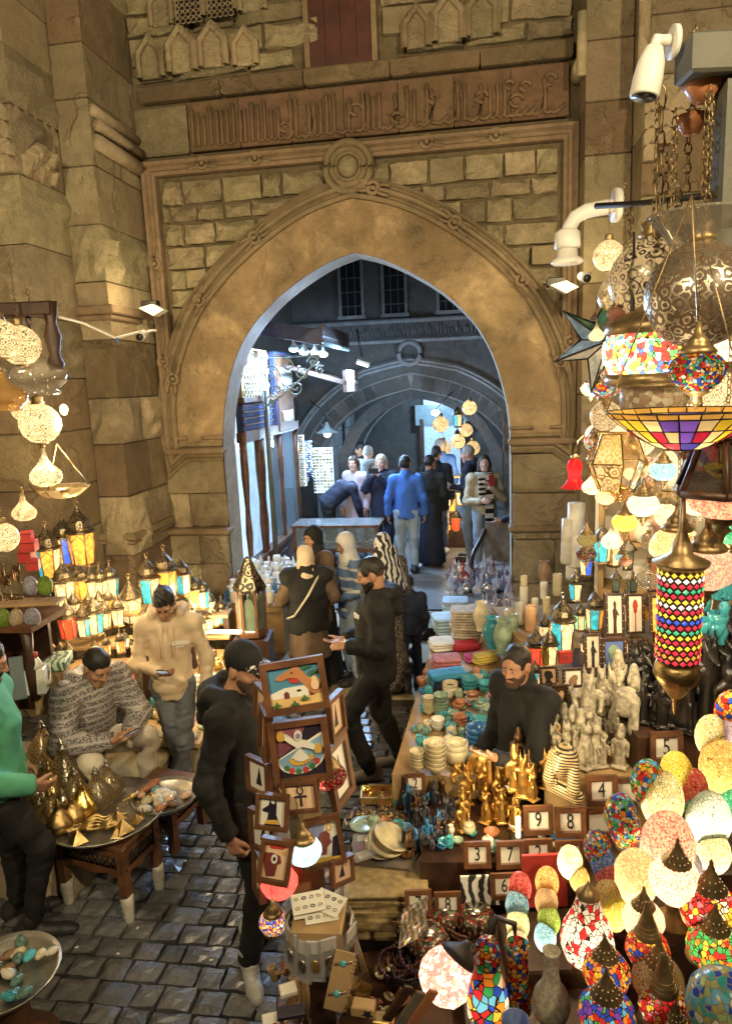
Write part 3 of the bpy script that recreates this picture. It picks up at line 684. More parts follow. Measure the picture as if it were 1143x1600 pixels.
    if beard:
        def bf(Pn):
            q=hf(Pn); d=elp(q,(0,.022,-.042),(.0632,.0735,.0775)); d=smin(d,rc(q,(-.018,.071,-.098),(.018,.071,-.098),.022,.022),.03); d=smin(d,rc(q,(-.026,.083,-.044),(.026,.083,-.044),.006,.006),.01)-.0015*beard
            d=np.maximum(d,q[:,2]+.028); d=np.maximum(d,-(q[:,1]+.012)); return np.maximum(d,-rc(q,(-.018,.1,-.0615),(.018,.1,-.0615),.013,.013))*k
        v,q=snet(bf,hc-.15*k,hc+.13*k,hr); ob('beard',npmesh('beard',[(v,q,0)],['beard' if beard<2 else 'hair_dark']),P_)
    if hair and not hijab:
        def hrf(Pn):
            q=hf(Pn); nz=folds(q,.004,60,seed+9)
            if style in('short','fade','curly','recede'):
                up=.007 if style!='curly' else .02
                d=elp(q,(0,-.016,.036),(.078,.098,.094+ (up if style!='recede' else .004)))+nz*(2.2 if style=='curly' else 1.2)-.002
                d=np.maximum(d,-elp(q,(0,.118,-.03),(.085,.075,.108 if style!='recede' else .145)))
                d=np.maximum(d,-.0-(q[:,2]+.045+.25*np.maximum(0,q[:,1]))); d=np.maximum(d,-elp(q,(.085,.005,-.01),(.03,.02,.04))); d=np.maximum(d,-elp(q,(-.085,.005,-.01),(.03,.02,.04)))
                if style=='fade': d=np.maximum(d,.012-q[:,2]-.3*np.minimum(0,q[:,1])*0+nz*3)
                return d*k
            d=elp(q,(0,-.02,.03),(.088,.108,.108)); 
            for s in (-1,1): d=smin(d,rc(q,(s*.07,-.03,0),(s*(.075 if style=='bob' else .08),-.02 if style=='bob' else .01,-.085 if style=='bob' else -.2),.035,.03),.03)
            d=smin(d,rc(q,(0,-.07,0),(0,-.075,-.09 if style=='bob' else -.2),.06,.05),.03)+nz
            return np.maximum(d,-elp(q,(0,.125,-.03),(.072,.1,.105)))*k
        v,q=snet(hrf,hc-(.3 if style=='long' else .17)*k,hc+.17*k,.008 if fine else .011)
        ch=[(v,q,0)]; ms=[hair]
        if style=='fade':
            def ff(Pn):
                q=hf(Pn); d=elp(q,(0,-.015,.034),(.0775,.0975,.094)); d=np.maximum(d,-elp(q,(0,.118,-.03),(.085,.08,.105))); d=np.maximum(d,-(q[:,2]+.045)); d=np.maximum(d,-elp(q,(.085,.005,-.01),(.03,.022,.04))); return np.maximum(d,-elp(q,(-.085,.005,-.01),(.03,.022,.04)))*k
            v,q=snet(ff,hc-.17*k,hc+.17*k,.008); ch.append((v,q,1)); ms.append('beard')
        ob('hair',npmesh('hair',ch,ms),P_)
    if cap:
        def cf(Pn):
            q=hf(Pn); d=elp(q,(0,-.012,.05),(.086,.108,.095)); d=np.maximum(d,.028-q[:,2]-.1*q[:,1]); return d*k
        def vf(Pn):
            q=hf(Pn); d=elp(q,(0,.1,.055),(.078,.095,.05)); z=q[:,2]-(.06-.05*(q[:,1]-.07)-3*q[:,0]**2); d=np.maximum(d,np.abs(z)-.005); return np.maximum(d,.06-q[:,1])*k
        v,q=snet(cf,hc-.16*k,hc+.2*k,.008); v2,q2=snet(vf,hc-.16*k,hc+.26*k,.006); ob('cap',npmesh('cap',[(v,q,0),(v2,q2,1)],cap),P_)
    if hijab:
        def jf(Pn):
            q=hf(Pn); d=elp(q,(0,-.015,.025),(.094,.112,.115)); d=smin(d,rc(q,(0,-.01,-.06),tuple(((j['neck']+A(0,.0,-.03)-hc)@Rm)/k),.085,.115),.05); d=d*k
            d=smin(d,rc(Pn,j['neck']+A(-.1,0,-.04)*k,j['neck']+A(.1,0,-.04)*k,.075*k,.075*k),.06); d=d+folds(Pn,.006,30,seed+3)
            return np.maximum(d,-elp(q,(0,.13,-.012),(.06,.09,.082))*k)
        v,q=snet(jf,np.minimum(hc,j['neck'])-.26*k,hc+.18*k,.010 if fine else .014); ob('head_scarf',npmesh('head_scarf',[(v,q,0)],[hijab]),P_)
    # jacket / top
    pel,chest,neck=j['pel'],j['chest'],j['neck']; sp=unit(neck-pel); fz=fat*loose
    def topf(Pn,grow=0.0,arms=True,hemz=hem):
        d=rc(Pn,pel-sp*.3*k,chest,(.182*fz)*k,(.165*fz)*k,.72); d=smin(d,rc(Pn,j['shL'],j['shR'],.082*k*fat,.082*k*fat,.95),.07); d=smin(d,rc(Pn,chest,neck-sp*.02,.13*k*fat,.068*k),.05)
        if elastic: d=np.maximum(d,0*d-1)+.0; d=d+.018*np.exp(-(((Pn-pel)@sp-(hemz*k-pel[2]))/.045)**2)
        d=np.maximum(d,-((Pn-pel)@sp-(hemz*k-pel[2])))
        if hood and hemz>.7: d=smin(d,elp(Pn,A(0,.11*fz,.97)*k,A(.13,.035,.08)*k),.012)
        if hood: 
            for a,b in (((-.1,.03,.03),(-.1,-.07,.035)),((-.1,-.07,.035),(0,-.125,.0)),((0,-.125,.0),(.1,-.07,.035)),((.1,-.07,.035),(.1,.03,.03))): d=smin(d,rc(Pn,neck+A(*a)*k,neck+A(*b)*k,.042*k,.042*k),.03)
            d=smin(d,rc(Pn,neck+A(0,-.11,0)*k,neck+A(0,-.15,-.12)*k,.075*k,.05*k),.04)
        elif True: d=smin(d,rc(Pn,neck+A(0,-.01,-.01),neck+sp*.03*k,.073*k,.07*k),.02)
        if arms:
            for sd in 'LR':
                s_,e_,w_=j['sh'+sd],j['el'+sd],j['wr'+sd]; dr=unit(w_-e_)
                x=smin(rc(Pn,s_,e_,.07*k*fz*ls,.058*k*fz*ls),rc(Pn,e_,w_,.058*k*fz*ls,.044*k*fz*ls),.03); x=np.maximum(x,(Pn-w_)@dr-.004); d=smin(d,x,.035)
        d=d-grow
        for sd in 'LR':
            r_=np.sqrt(((Pn-j['el'+sd])**2).sum(1)); d=d+.0055*np.sin(r_*150+folds(Pn,4,14,seed+7))*np.exp(-(r_/.15)**2)
        if puff: d=d-puff*np.abs(np.sin(Pn[:,2]*pi/.052))*.5
        return d+folds(Pn,.0085,20,seed,1.2)+folds(Pn,.0055,48,seed+5,1.3)
    al=np.array([j[x] for x in('pel','chest','neck','shL','shR','elL','elR','wrL','wrR')]); lo=al.min(0)-.27*k; hi=al.max(0)+.22*k; lo[2]=min(lo[2],hem*k-.04)
    if sleeve: v,q=snet(topf,lo,hi,res); ob('jacket' if coat is None else coat,npmesh('top',[(v,q,0)],[top]),P_)
    if vest:
        v,q=snet(lambda Pn:topf(Pn,.022,False,hem+.02),lo,hi,res); ob('vest',npmesh('vest',[(v,q,0)],[vest]),P_)
    if scarf: scarf(P_,j,k)
    if skirt:
        m,z0,rad=skirt
        def kf(Pn):
            d=rc(Pn,pel+A(0,0,.1)*k,A(pel[0],pel[1],z0),.15*k*fat,rad*k,.8); return np.maximum(d,z0-Pn[:,2])+folds(Pn*A(1,1,.12),.016,26,seed+2)
        v,q=snet(kf,(pel[0]-.42,pel[1]-.42,z0-.05),(pel[0]+.42,pel[1]+.42,pel[2]+.32),res); ob('robe',npmesh('robe',[(v,q,0)],[m]),P_)
    if bottom:
        def bfn(Pn):
            d=rc(Pn,j['hipL']+A(0,0,.03),j['hipR']+A(0,0,.03),.08*k*fat,.08*k*fat,1.15)
            for sd in 'LR':
                x=smin(rc(Pn,j['hip'+sd],j['kn'+sd],.096*k*fat,.07*k*loose),rc(Pn,j['kn'+sd],j['an'+sd],.07*k*loose,.054*k*loose),.04); dr=unit(j['an'+sd]-j['kn'+sd]); d=smin(d,np.maximum(x,(Pn-j['an'+sd])@dr-(-.05 if bare else .02)),.035)
            for sd in 'LR':
                for jt,ra in (('kn',.14),('an',.12)): r_=np.sqrt(((Pn-j[jt+sd])**2).sum(1)); d=d+.006*np.sin(r_*130+folds(Pn,4,12,seed+8))*np.exp(-(r_/ra)**2)
            return d+folds(Pn,.011,18,seed+4,1.3)+folds(Pn*A(1,1,1.6),.006,42,seed+6)
        al=np.array([j[x] for x in('hipL','hipR','knL','knR','anL','anR')]); v,q=snet(bfn,al.min(0)-.16*k,al.max(0)+.18*k,res); ob('trousers',npmesh('trousers',[(v,q,0)],[bottom]),P_)
    if shoe:
        for sd in 'LR':
            an,to=j['an'+sd],j['to'+sd]; fd=unit((to-an)*A(1,1,0)) if np.linalg.norm((to-an)[:2])>.03 else A(0,1,0); he=an-fd*.05; he[2]=an[2]-.045*k; zb=min(he[2],to[2])-.035
            ax=unit(to-he); up=unit(np.cross(np.cross(ax,A(0,0,1)),ax))
            def sf_(Pn):
                d=smin(rc(Pn,he,to,.046,.042),rc(Pn,he+up*.01,an+A(0,0,.03),.045,.048),.04); d=smin(d,rc(Pn,to,to+ax*.04,.042,.034),.02); return np.maximum(d,-((Pn-he)@up)-.034)
            al=np.array([an,to,he]); v,q=snet(sf_,al.min(0)-.11,al.max(0)+.12,.011)
            chs=[(v,q,0)] if not bare else []; ms=[shoe] if not bare else []
            if sole and not bare:
                lc=MB(); side=unit(np.cross(ax,up))
                for t_ in (.35,.5,.65,.8): c_=he+(to-he)*t_+up*(.06-.02*t_); lc.tube([c_-side*.028-up*.012,c_,c_+side*.028-up*.012],.0045,'white_paint',4)
                lc.build('laces',P_)
            if sole or bare:
                def so_(Pn): d=np.minimum(rc(Pn,he,to,.051,.047),rc(Pn,to,to+ax*.045,.047,.037)); t=(Pn-he)@up; return np.maximum(np.maximum(d,-t-.045),t+.016)
                v,q=snet(so_,al.min(0)-.11,al.max(0)+.12,.01); chs.append((v,q,len(ms))); ms.append(sole or 'shoe_dark')
            ob('shoe',npmesh('shoe',chs,ms),P_)
    return P_,j,k
mat('skin',(.42,.22,.13),.5,var=.1,vs=14,bump=.05,bs=180); mat('skin_pale',(.58,.36,.26),.5,var=.08,vs=14); mat('skin_brown',(.27,.14,.08),.5,var=.1,vs=14,bump=.05,bs=150)
mat('eye_white',(.6,.56,.5),.3,var=.02); mat('lips',(.33,.12,.085),.45); mat('beard',(.06,.032,.02),.85,var=.35,vs=160); mat('hair_dark',(.012,.009,.007),.5,var=.3,vs=90,bump=.5,bs=170,bdist=.006); mat('hair_brown',(.06,.032,.016),.5,var=.3,vs=80,bump=.5,bs=150); mat('hair_grey',(.33,.31,.29),.6,var=.25,vs=80,bump=.4,bs=150); mat('hair_blond',(.42,.34,.22),.55,var=.25,vs=60,bump=.4,bs=150)
mat('black_cloth',(.006,.006,.006),.8,var=.25,vs=30,bump=.25,bs=300); mat('charcoal_cloth',(.011,.011,.011),.85,var=.2,bump=.25,bs=300); mat('navy_cloth',(.012,.017,.04),.75,var=.2,bump=.2,bs=200); mat('blue_cloth',(.045,.14,.5),.85,var=.12,bump=.2,bs=250); mat('green_cloth',(.09,.36,.22),.85,var=.12,bump=.25,bs=280); mat('beige_cloth',(.56,.43,.28),.88,var=.1,bump=.25,bs=260)
mat('jean_blue',(.3,.38,.47),.85,var=.25,vs=5,bump=.3,bs=300); mat('jean_grey',(.1,.11,.125),.85,var=.3,vs=5,bump=.3,bs=300); mat('cream_cloth',(.62,.55,.44),.85,var=.1,bump=.2,bs=200); mat('brown_cloth',(.13,.085,.055),.9,var=.2,bump=.4,bs=160); mat('cream_scarf',(.66,.52,.36),.85,var=.06,bump=.1,bs=100); mat('white_scarf',(.72,.7,.66),.85,var=.05); mat('lilac_cloth',(.55,.47,.56),.7,var=.08); mat('grey_cloth',(.3,.34,.34),.85,var=.12); mat('tan_leather',(.52,.44,.3),.5,var=.12,bump=.2,bs=40)
mat('shoe_dark',(.02,.019,.02),.55); mat('shoe_grey',(.42,.42,.4),.7,var=.2,bump=.3,bs=120); mat('sole_white',(.75,.73,.7),.6,var=.05); mat('shoe_suede',(.2,.18,.16),.85,var=.15)
rows('stripe_cloth',(.02,.02,.022),(.8,.78,.72),14,'Z'); rows('stripe_top',(.12,.2,.38),(.62,.62,.6),3.0,'Z',thr=.82); rows('zebra_cloth',(.02,.02,.02),(.78,.76,.72),6,'X',dist=7,thr=.55); rows('vine_cloth',(.02,.02,.02),(.35,.3,.24),14,'X',dist=14,thr=.8)
def letters(name,c1,c2,sc=22):     # cloth printed with rows of block letters
    m,nt,N,L,b=_base(name); co=_tc(nt,True); mp=N.new('ShaderNodeMapping'); mp.inputs['Scale'].default_value=(1,1,1); L.new(co,mp.inputs[0])
    v=N.new('ShaderNodeTexVoronoi'); v.distance='CHEBYCHEV'; v.inputs['Scale'].default_value=sc; v.inputs['Randomness'].default_value=.3; L.new(mp.outputs[0],v.inputs['Vector'])
    w=N.new('ShaderNodeTexWave'); w.bands_direction='Z'; w.inputs['Scale'].default_value=sc*.3; w.inputs['Distortion'].default_value=1.0; L.new(co,w.inputs['Vector'])
    n=_noise(nt,co,sc*4.2,1); g1=_ramp(nt,n.outputs[0],[(.46,0),(.49,1)]); g2=_ramp(nt,w.outputs[0],[(.74,1),(.8,0)]); n2=_noise(nt,co,9,2); blot=_ramp(nt,n2.outputs[0],[(.42,0),(.62,.55)])
    mx=_mix(nt,g2,(0,0,0),g1); base=_mix(nt,blot,c1,[x*.45 for x in c1]); L.new(_mix(nt,mx,base,c2),b.inputs['Base Color']); b.inputs['Roughness'].default_value=.6
letters('letter_cloth',(.42,.38,.36),(.09,.085,.085)); 
def splat(name,c1,c2,sc=50,thr=.58):
    m,nt,N,L,b=_base(name); co=_tc(nt,True); n=_noise(nt,co,sc,3,.6); L.new(_mix(nt,_ramp(nt,n.outputs[0],[(thr-.02,0),(thr+.02,1)]),c1,c2),b.inputs['Base Color']); b.inputs['Roughness'].default_value=.7
splat('cap_splash',(.012,.012,.013),(.75,.73,.68))
glow('screen',(.5,.6,.7),.6)
def gp(px,py,z=0): return G(px,py,z)
# near man with the cap, facing right
person('man in black hooded jacket and white splashed cap behind the picture rack',gp(385,1485)+Vector((.05,0,0)),R(-100),1.78,dict(head=(0,.06,1.615),wrR=(.27,.02,.87),elR=(.27,-.07,1.13),knR=(.1,.1,.5),anR=(.15,.02,.1),toR=(.3,.1,.035),knL=(-.12,.02,.5)),
  'black_cloth','black_cloth','shoe_grey','skin','hair_dark','short',(R(-25),R(8),0),hood=True,elastic=True,cap=['black_cloth','cap_splash'],beard=1,res=.014,hem=.83,sole='sole_white',curl=(.5,.75),seed=3,fat=1.0,loose=1.02,ls=1.08)
# man in black hoodie facing left, one knee forward
MA=person('bearded man in black hoodie and joggers looking at his hands before the steps',gp(597,1212),R(95),1.76,dict(pel=(0,0,.95),elL=(-.24,-.01,1.14),elR=(.23,-.02,1.13),wrL=(-.1,.22,1.12),wrR=(.12,.24,1.1),knL=(-.09,.26,.58),anL=(-.1,.1,.12),toL=(-.12,.28,.07),knR=(.1,-.02,.5),anR=(.11,-.16,.1),toR=(.12,.02,.035),chest=(0,.01,1.27)),
  'black_cloth','black_cloth','shoe_suede','skin','hair_dark','fade',(R(0),R(16),0),hood=True,beard=2,res=.014,hem=.82,elastic=True,curl=(.25,.35),palm=dict(L=(.5,0,-.6),R=(-.2,.3,.9)),seed=5,fat=1.12,loose=1.1,ls=1.06)
# seller among the goods
person('seller in black sweater holding out his hand among the bowls',Vector((P(815,1100,3.75).x,3.75,-.02)),R(125),1.6,dict(head=(0,.05,1.6),wrL=(-.18,.42,1.2),elL=(-.27,.2,1.1),wrR=(.25,.1,.95)),'black_cloth','black_cloth','shoe_dark','skin','hair_dark','recede',(R(12),R(10),0),beard=1,res=.014,palm=dict(L=(.3,.2,.8)),curl=(.12,.5),seed=8,hem=.8,ls=1.1)
# young man in beige hoodie with phone
HO=person('young man in beige hoodie and grey jeans standing over his phone',gp(288,1243),R(186),1.7,dict(wrR=(.03,.27,1.14),elR=(.25,.02,1.12),elL=(-.26,-.02,1.12),wrL=(-.24,.06,.88),head=(0,.07,1.595),knR=(.02,.03,.5),anR=(-.05,.0,.09),toR=(-.03,.16,.035),knL=(-.05,.07,.5),anL=(.06,.1,.09),toL=(.05,.26,.03)),
  'beige_cloth','jean_grey','shoe_dark','skin','hair_dark','curly',(0,R(38),0),hood=True,res=.014,palm=dict(R=(-.3,0,.9)),curl=(.5,.6),seed=11,hem=.84,bare=True,loose=.98,fat=.9,elastic=True)
# seated man in printed jacket
SE=person('seated man in letter printed jacket and cream trousers bent over a phone',Vector((P(132,1150,4.6).x,4.6,.2)),R(232),1.74,dict(pel=(0,0,.45),chest=(0,.1,.75),neck=(0,.17,.95),head=(0,.27,1.06),shL=(-.19,.16,.9),shR=(.19,.16,.9),elL=(-.3,.26,.62),elR=(.3,.26,.62),wrL=(-.07,.46,.62),wrR=(.07,.48,.62),hipL=(-.1,.0,.42),hipR=(.1,0,.42),knL=(-.22,.42,.5),knR=(.2,.42,.5),anL=(-.2,.4,.1),anR=(.16,.4,.1),toL=(-.24,.56,.035),toR=(.18,.56,.035)),
  'letter_cloth','cream_cloth','shoe_dark','skin','hair_dark','fade',(0,R(32),0),hood=True,res=.014,palm=dict(L=(.5,0,.7),R=(-.5,0,.7)),curl=(.7,.7),seed=13,hem=.38,fat=1.15,loose=1.1,ls=1.1)
# man in green at the left edge
person('man in green sweatshirt with hand in pocket at the left edge',gp(18,1452)+Vector((.05,0,0)),R(-78),1.76,dict(wrR=(.13,.2,.95),elR=(.29,-.04,1.1),knR=(.08,.2,.53),anR=(.1,.1,.1),toR=(.12,.28,.035),knL=(-.1,.0,.5)),'green_cloth','black_cloth','shoe_dark','skin','hair_dark','short',(R(5),R(20),0),beard=2,res=.015,seed=15,hem=.84,fat=1.12,ls=1.12,elastic=True)
# women by the gate
VE=person('woman seen from behind in cream headscarf, dark vest and brown skirt',WL(-.42,-1.1,.06),R(8),1.5,dict(elL=(-.3,-.02,1.16),wrL=(-.16,.2,1.12),elR=(.3,-.02,1.16),wrR=(.16,.2,1.12)),'brown_cloth','black_cloth','shoe_dark','skin','hair_dark','short',(R(10),R(5),0),hijab='cream_scarf',vest='charcoal_cloth',skirt=('brown_cloth',.42,.24),res=.018,seed=21,hem=.8,fat=1.16,fine=False)
person('woman in black headscarf and brown cloak looking left',WL(-.4,-.75,.08),R(125),1.6,dict(wrL=(-.1,.22,1.1),wrR=(.1,.22,1.1)),'brown_cloth',None,None,'skin','hair_dark','short',(R(15),R(8),0),hijab='black_cloth',skirt=('black_cloth',.06,.28),res=.018,seed=22,hem=.72,fat=1.15,fine=True)
person('woman in white headscarf and blue striped top beside the stall',WL(-.08,-.75,.08),R(115),1.53,dict(wrL=(-.14,.2,1.05),wrR=(.14,.2,1.05)),'stripe_top','jean_blue','shoe_dark','skin','hair_dark','short',(R(10),R(18),0),hijab='white_scarf',res=.018,seed=23,hem=.8,fine=True)
def shawl(P_,j,k):
    def f(Pn):
        d=rc(Pn,j['neck']+A(0,-.02,.05),j['chest']+A(0,-.02,-.1),.14*k,.27*k,.75); return np.maximum(d,j['chest'][2]-.12-Pn[:,2]+.3*np.abs(Pn[:,0]))+folds(Pn,.01,22,5)
    v,q=snet(f,j['chest']-.4,j['neck']+.3,.018); ob('shawl',npmesh('shawl',[(v,q,0)],['zebra_cloth']),P_)
person('woman in black and white patterned shawl behind the hoodie man',WL(.3,-.95,.08),R(25),1.56,None,'vine_cloth',None,None,'skin','hair_dark','short',(R(0),R(5),0),hijab='zebra_cloth',scarf=shawl,skirt=('vine_cloth',.04,.26),res=.018,seed=24,hem=.72,fat=1.1,fine=False)
person('small boy in navy walking to the steps',WL(.52,-.85,.08),R(5),1.12,dict(anL=(-.1,-.2,.28),toL=(-.1,-.26,.12),knL=(-.1,.03,.52)),'navy_cloth','navy_cloth','shoe_dark','skin_brown','hair_dark','short',(0,R(10),0),res=.015,seed=25,fine=False,ls=1.15)
# passage, from the near ones to the far ones
person('young man in blue sweater and pale jeans walking into the passage',WL(.2,2.35,FZ),R(-4),1.66,dict(wrL=(-.27,.02,.88),wrR=(.27,.02,.88),elL=(-.26,-.04,1.13),elR=(.26,-.04,1.13)),'blue_cloth','jean_blue','shoe_dark','skin','hair_dark','curly',(R(-8),0,0),res=.018,seed=31,hem=.84,fine=False,loose=1.06)
person('man in long dark coat walking beside the blue sweater',WL(.52,2.75,FZ),R(-15),1.62,None,'charcoal_cloth',None,'shoe_dark','skin_brown','hair_dark','short',(R(-30),R(5),0),skirt=('navy_cloth',.05,.22),res=.02,seed=32,hem=.6,fine=False)
person('man with black hair in dark jacket behind the long coat',WL(.58,3.4,FZ),R(-10),1.68,None,'charcoal_cloth','jean_grey','sole_white','skin','hair_dark','curly',(0,R(5),0),res=.022,seed=33,fine=False)
person('bald man in bright blue jacket at the back',WL(.62,4.0,FZ),R(20),1.76,None,'blue_cloth','navy_cloth','shoe_dark','skin_pale','hair_grey','recede',(R(30),R(5),0),res=.022,seed=34,fine=False)
person('grey haired man in navy jacket with jeans facing the lantern stall',WL(1.08,3.05,FZ),R(70),1.72,dict(wrL=(-.15,.25,1.15),wrR=(.15,.22,1.1)),'navy_cloth','jean_blue','shoe_dark','skin_pale','hair_grey','short',(R(10),R(12),0),res=.02,seed=35,fine=False,hood=True)
def tscarf(P_,j,k):
    b=MB(); 
    b.tube([j['neck']+A(.1*cos(a),.02+.09*sin(a),.01) for a in [x*2*pi/14 for x in range(14)]],.035,'stripe_cloth',7,True,True)
    for x,z0 in ((-.02,.62),(.07,1.0)):
        for i in range(12): b.box((x+.0*i,.165,1.4-(i+.5)*(1.4-z0)/12),(.11,.022,(1.4-z0)/12-.001),'stripe_cloth' if False else ('black_cloth' if i%2 else 'white_scarf'))
    b.build('striped_scarf',P_)
TO=person('woman in tan leather jacket and long striped scarf holding a red phone',WL(1.28,2.3,FZ),R(188),1.66,dict(wrL=(-.02,.24,1.33),elL=(-.25,.08,1.12),wrR=(.12,.24,1.12),elR=(.26,.02,1.1)),'tan_leather','jean_blue','shoe_dark','skin_pale','hair_brown','long',(R(-15),R(-8),0),res=.018,seed=36,hem=.9,scarf=tscarf,fat=1.05,fine=False)
person('woman in lilac raincoat looking back over the glass case',WL(-.62,3.0,FZ),R(140),1.62,None,'lilac_cloth','grey_cloth','shoe_dark','skin_pale','hair_brown','bob',(R(20),0,0),res=.02,seed=37,hem=.62,fat=1.12,fine=False)
PU=person('woman in navy padded coat taking a picture with raised phone',WL(-.2,2.9,FZ),R(160),1.64,dict(wrL=(-.03,.24,1.44),elL=(-.24,.12,1.22),wrR=(.07,.24,1.44),elR=(.24,.12,1.22)),'navy_cloth','navy_cloth','shoe_dark','skin_pale','hair_blond','bob',(0,R(5),0),res=.02,seed=38,hem=.72,puff=.02,fat=1.1,fine=False)
person('man in grey shirt with pale hood behind the lilac raincoat',WL(-.52,3.7,FZ),R(-20),1.7,None,'grey_cloth','navy_cloth','shoe_dark','skin_pale','hair_grey','short',(0,R(8),0),res=.022,seed=39,fine=False,hood=True)
person('dark haired man among the jewellery at the back',WL(-.75,4.6,FZ),R(80),1.68,None,'navy_cloth','navy_cloth','shoe_dark','skin','hair_dark','short',(0,R(15),0),res=.024,seed=40,fine=False)
person('man in navy track top bending over the jewellery',WL(-1.0,2.75,FZ),R(-75),1.7,dict(chest=(0,.22,1.16),neck=(0,.42,1.22),head=(0,.56,1.2),shL=(-.17,.36,1.2),shR=(.17,.36,1.2),elL=(-.2,.42,.92),elR=(.2,.42,.92),wrL=(-.12,.5,.7),wrR=(.12,.5,.7)),'navy_cloth','black_cloth','shoe_dark','skin','hair_dark','short',(0,R(45),0),res=.02,seed=41,fine=False,hem=.88)
person('person in navy sleeve partly hidden behind the right jamb',WL(1.78,1.6,FZ),R(80),1.7,dict(wrL=(-.2,.3,.95),elL=(-.26,.1,1.05)),'navy_cloth','black_cloth','shoe_dark','skin','hair_dark','short',(0,R(10),0),res=.024,seed=42,fine=False)
# phones in hands
ph=MB(); ph.box((0,0,0),(.075,.008,.15),'black_plastic',None,.003); ph.box((0,-.0055,0),(.066,.002,.135),'screen',None); PH=ph.mesh('phone'); KIND['phone']=('phone',[('phone',PH,None)])

def give(pp,loc,tilt,label,red=False):
    e,j,k=pp; M=Matrix.Rotation(e.rotation_euler.z,3,'Z'); o=tag(ob('phone',PH,None,e.location+M@Vector(loc)*k,None,1,{'black_plastic':'red_card'} if red else None),label,'phone'); o.rotation_euler=(M@_rot(*tilt)).to_euler()
give(HO,(-.01,.385,1.19),(R(60),R(8),pi),'phone held flat by the young man in beige'); give(SE,(0,.575,.67),(R(60),0,pi),'phone in the hands of the seated man'); give(TO,(-.01,.32,1.42),(R(10),0,0),'red phone held up by the woman in tan leather',True); give(PU,(.02,.33,1.53),(0,R(90),0),'pale phone raised by the woman in the padded coat')
def onp(pp,fn,name,m):
    e,j,k=pp; b=MB(); fn(b,k); b.build(name,e)
for s_ in (-1,1): onp(HO,lambda b,k:b.tube([(s_*.035*k,.135*k,1.45*k),(s_*.04*k,.155*k,1.36*k),(s_*.042*k,.155*k,1.2*k)],.005,'beige_cloth',5),'drawstring',0)

onp(VE,lambda b,k:b.tube([(.14*k,-.1*k,1.46*k),(.0,-.2*k,1.25*k),(-.16*k,-.16*k,1.02*k),(-.24*k,-.02*k,.95*k)],.012,'cream_cloth',5),'bag_strap',0)

def watch(b,k):
    j=MA[1]; w=j['wrL']; d=unit(w-j['elL']); x=unit(np.cross(d,A(0,0,1))); y=np.cross(d,x); c=w+d*.015
    b.tube([c+(x*cos(a)+y*sin(a))*.03*k for a in [2*pi*i/12 for i in range(12)]],.007,'black_plastic',5,True,True); b.ell(c-y*.033*k,(.016,.016,.016),'silver',8,6)
onp(MA,watch,'wristwatch',0)
onp(MA,lambda b,k:b.box((-.05*k,.128*k*1.12,1.3*k),(.09*k,.012,.1*k),'white_scarf',_rot(-.1,0,.3),.004),'chest_print',0)
# ------------------------------------------------------------------ the passage behind the arch (children in gate coordinates u, t, z)
def we(name,label,cat,kind_=None,group=None): return tag(empty(name,W0,-TH),label,cat,group,kind_)
glow('door_glow',(.5,.7,1),.5); glow('led_white',(.8,.92,1),18,.02); glow('display_white',(.62,.8,1),1.1,.25,6); glow('bulb_warm',(1,.78,.42),9,.05); mosaic('dummy_m',[(.5,.5,.5)])
mat('blue_wood',(.05,.06,.13),.5,var=.3); mat('enamel',(.25,.33,.34),.35); glass('clear_glass',(.75,.85,.9),.03,.18); mat('pearl',(.75,.73,.66),.35,var=.1); mat('gold_leaf',(.7,.5,.18),.35,.9,var=.3,vs=50); mat('blue_paint',(.1,.16,.4),.5,var=.25); mat('black_velvet',(.006,.006,.008),.95)
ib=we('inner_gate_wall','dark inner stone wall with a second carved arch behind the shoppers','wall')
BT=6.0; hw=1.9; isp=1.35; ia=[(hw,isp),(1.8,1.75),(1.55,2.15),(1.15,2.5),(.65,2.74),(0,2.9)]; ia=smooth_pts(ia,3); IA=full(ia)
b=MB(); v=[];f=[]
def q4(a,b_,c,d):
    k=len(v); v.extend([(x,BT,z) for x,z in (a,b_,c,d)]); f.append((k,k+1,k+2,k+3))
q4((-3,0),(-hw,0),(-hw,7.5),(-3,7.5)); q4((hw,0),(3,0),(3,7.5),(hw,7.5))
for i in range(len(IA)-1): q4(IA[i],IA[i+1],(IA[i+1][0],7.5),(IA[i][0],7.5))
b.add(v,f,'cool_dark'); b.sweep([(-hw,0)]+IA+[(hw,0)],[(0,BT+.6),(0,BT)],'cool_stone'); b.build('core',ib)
b=MB(); OA=[(x*1.0+ (.42 if x>0 else -.42)*min(1,abs(x)/.3),z+.12+.33*(1-abs(x)/2)) for x,z in IA]; b.sweep(IA,[(.0,BT-.03),(.3,BT-.03),(.3,BT)],'cool_stone')
b.sweep(OA,[(0,BT),(0,BT-.1),(.04,BT-.12),(.06,BT-.08),(.1,BT-.13),(.14,BT-.08),(.14,BT)],'cool_stone'); b.sweep([(-2.5,1.4),(-2.5,3.75),(2.5,3.75),(2.5,1.4)],[(0,BT),(0,BT-.1),(.05,BT-.12),(.1,BT-.06),(.14,BT)],'cool_stone')
b.tube([(.2*cos(a),BT-.1,3.55+.2*sin(a)) for a in [2*pi*i/20 for i in range(20)]],.05,'cool_stone',6,True,True); b.tube([(-2.6,BT-.06,4.15),(2.6,BT-.06,4.15)],.05,'cool_stone',6); b.build('arch_moulding',ib)
for i in range(0,len(IA)-1,1):
    a,c=IA[i],IA[i+1]; m=MB(); m.sweep([a,c],[(.02,BT-.03),(.02,BT-.05),(.27,BT-.05),(.27,BT-.03)],'cool_dark'); m.build('voussoir',ib)
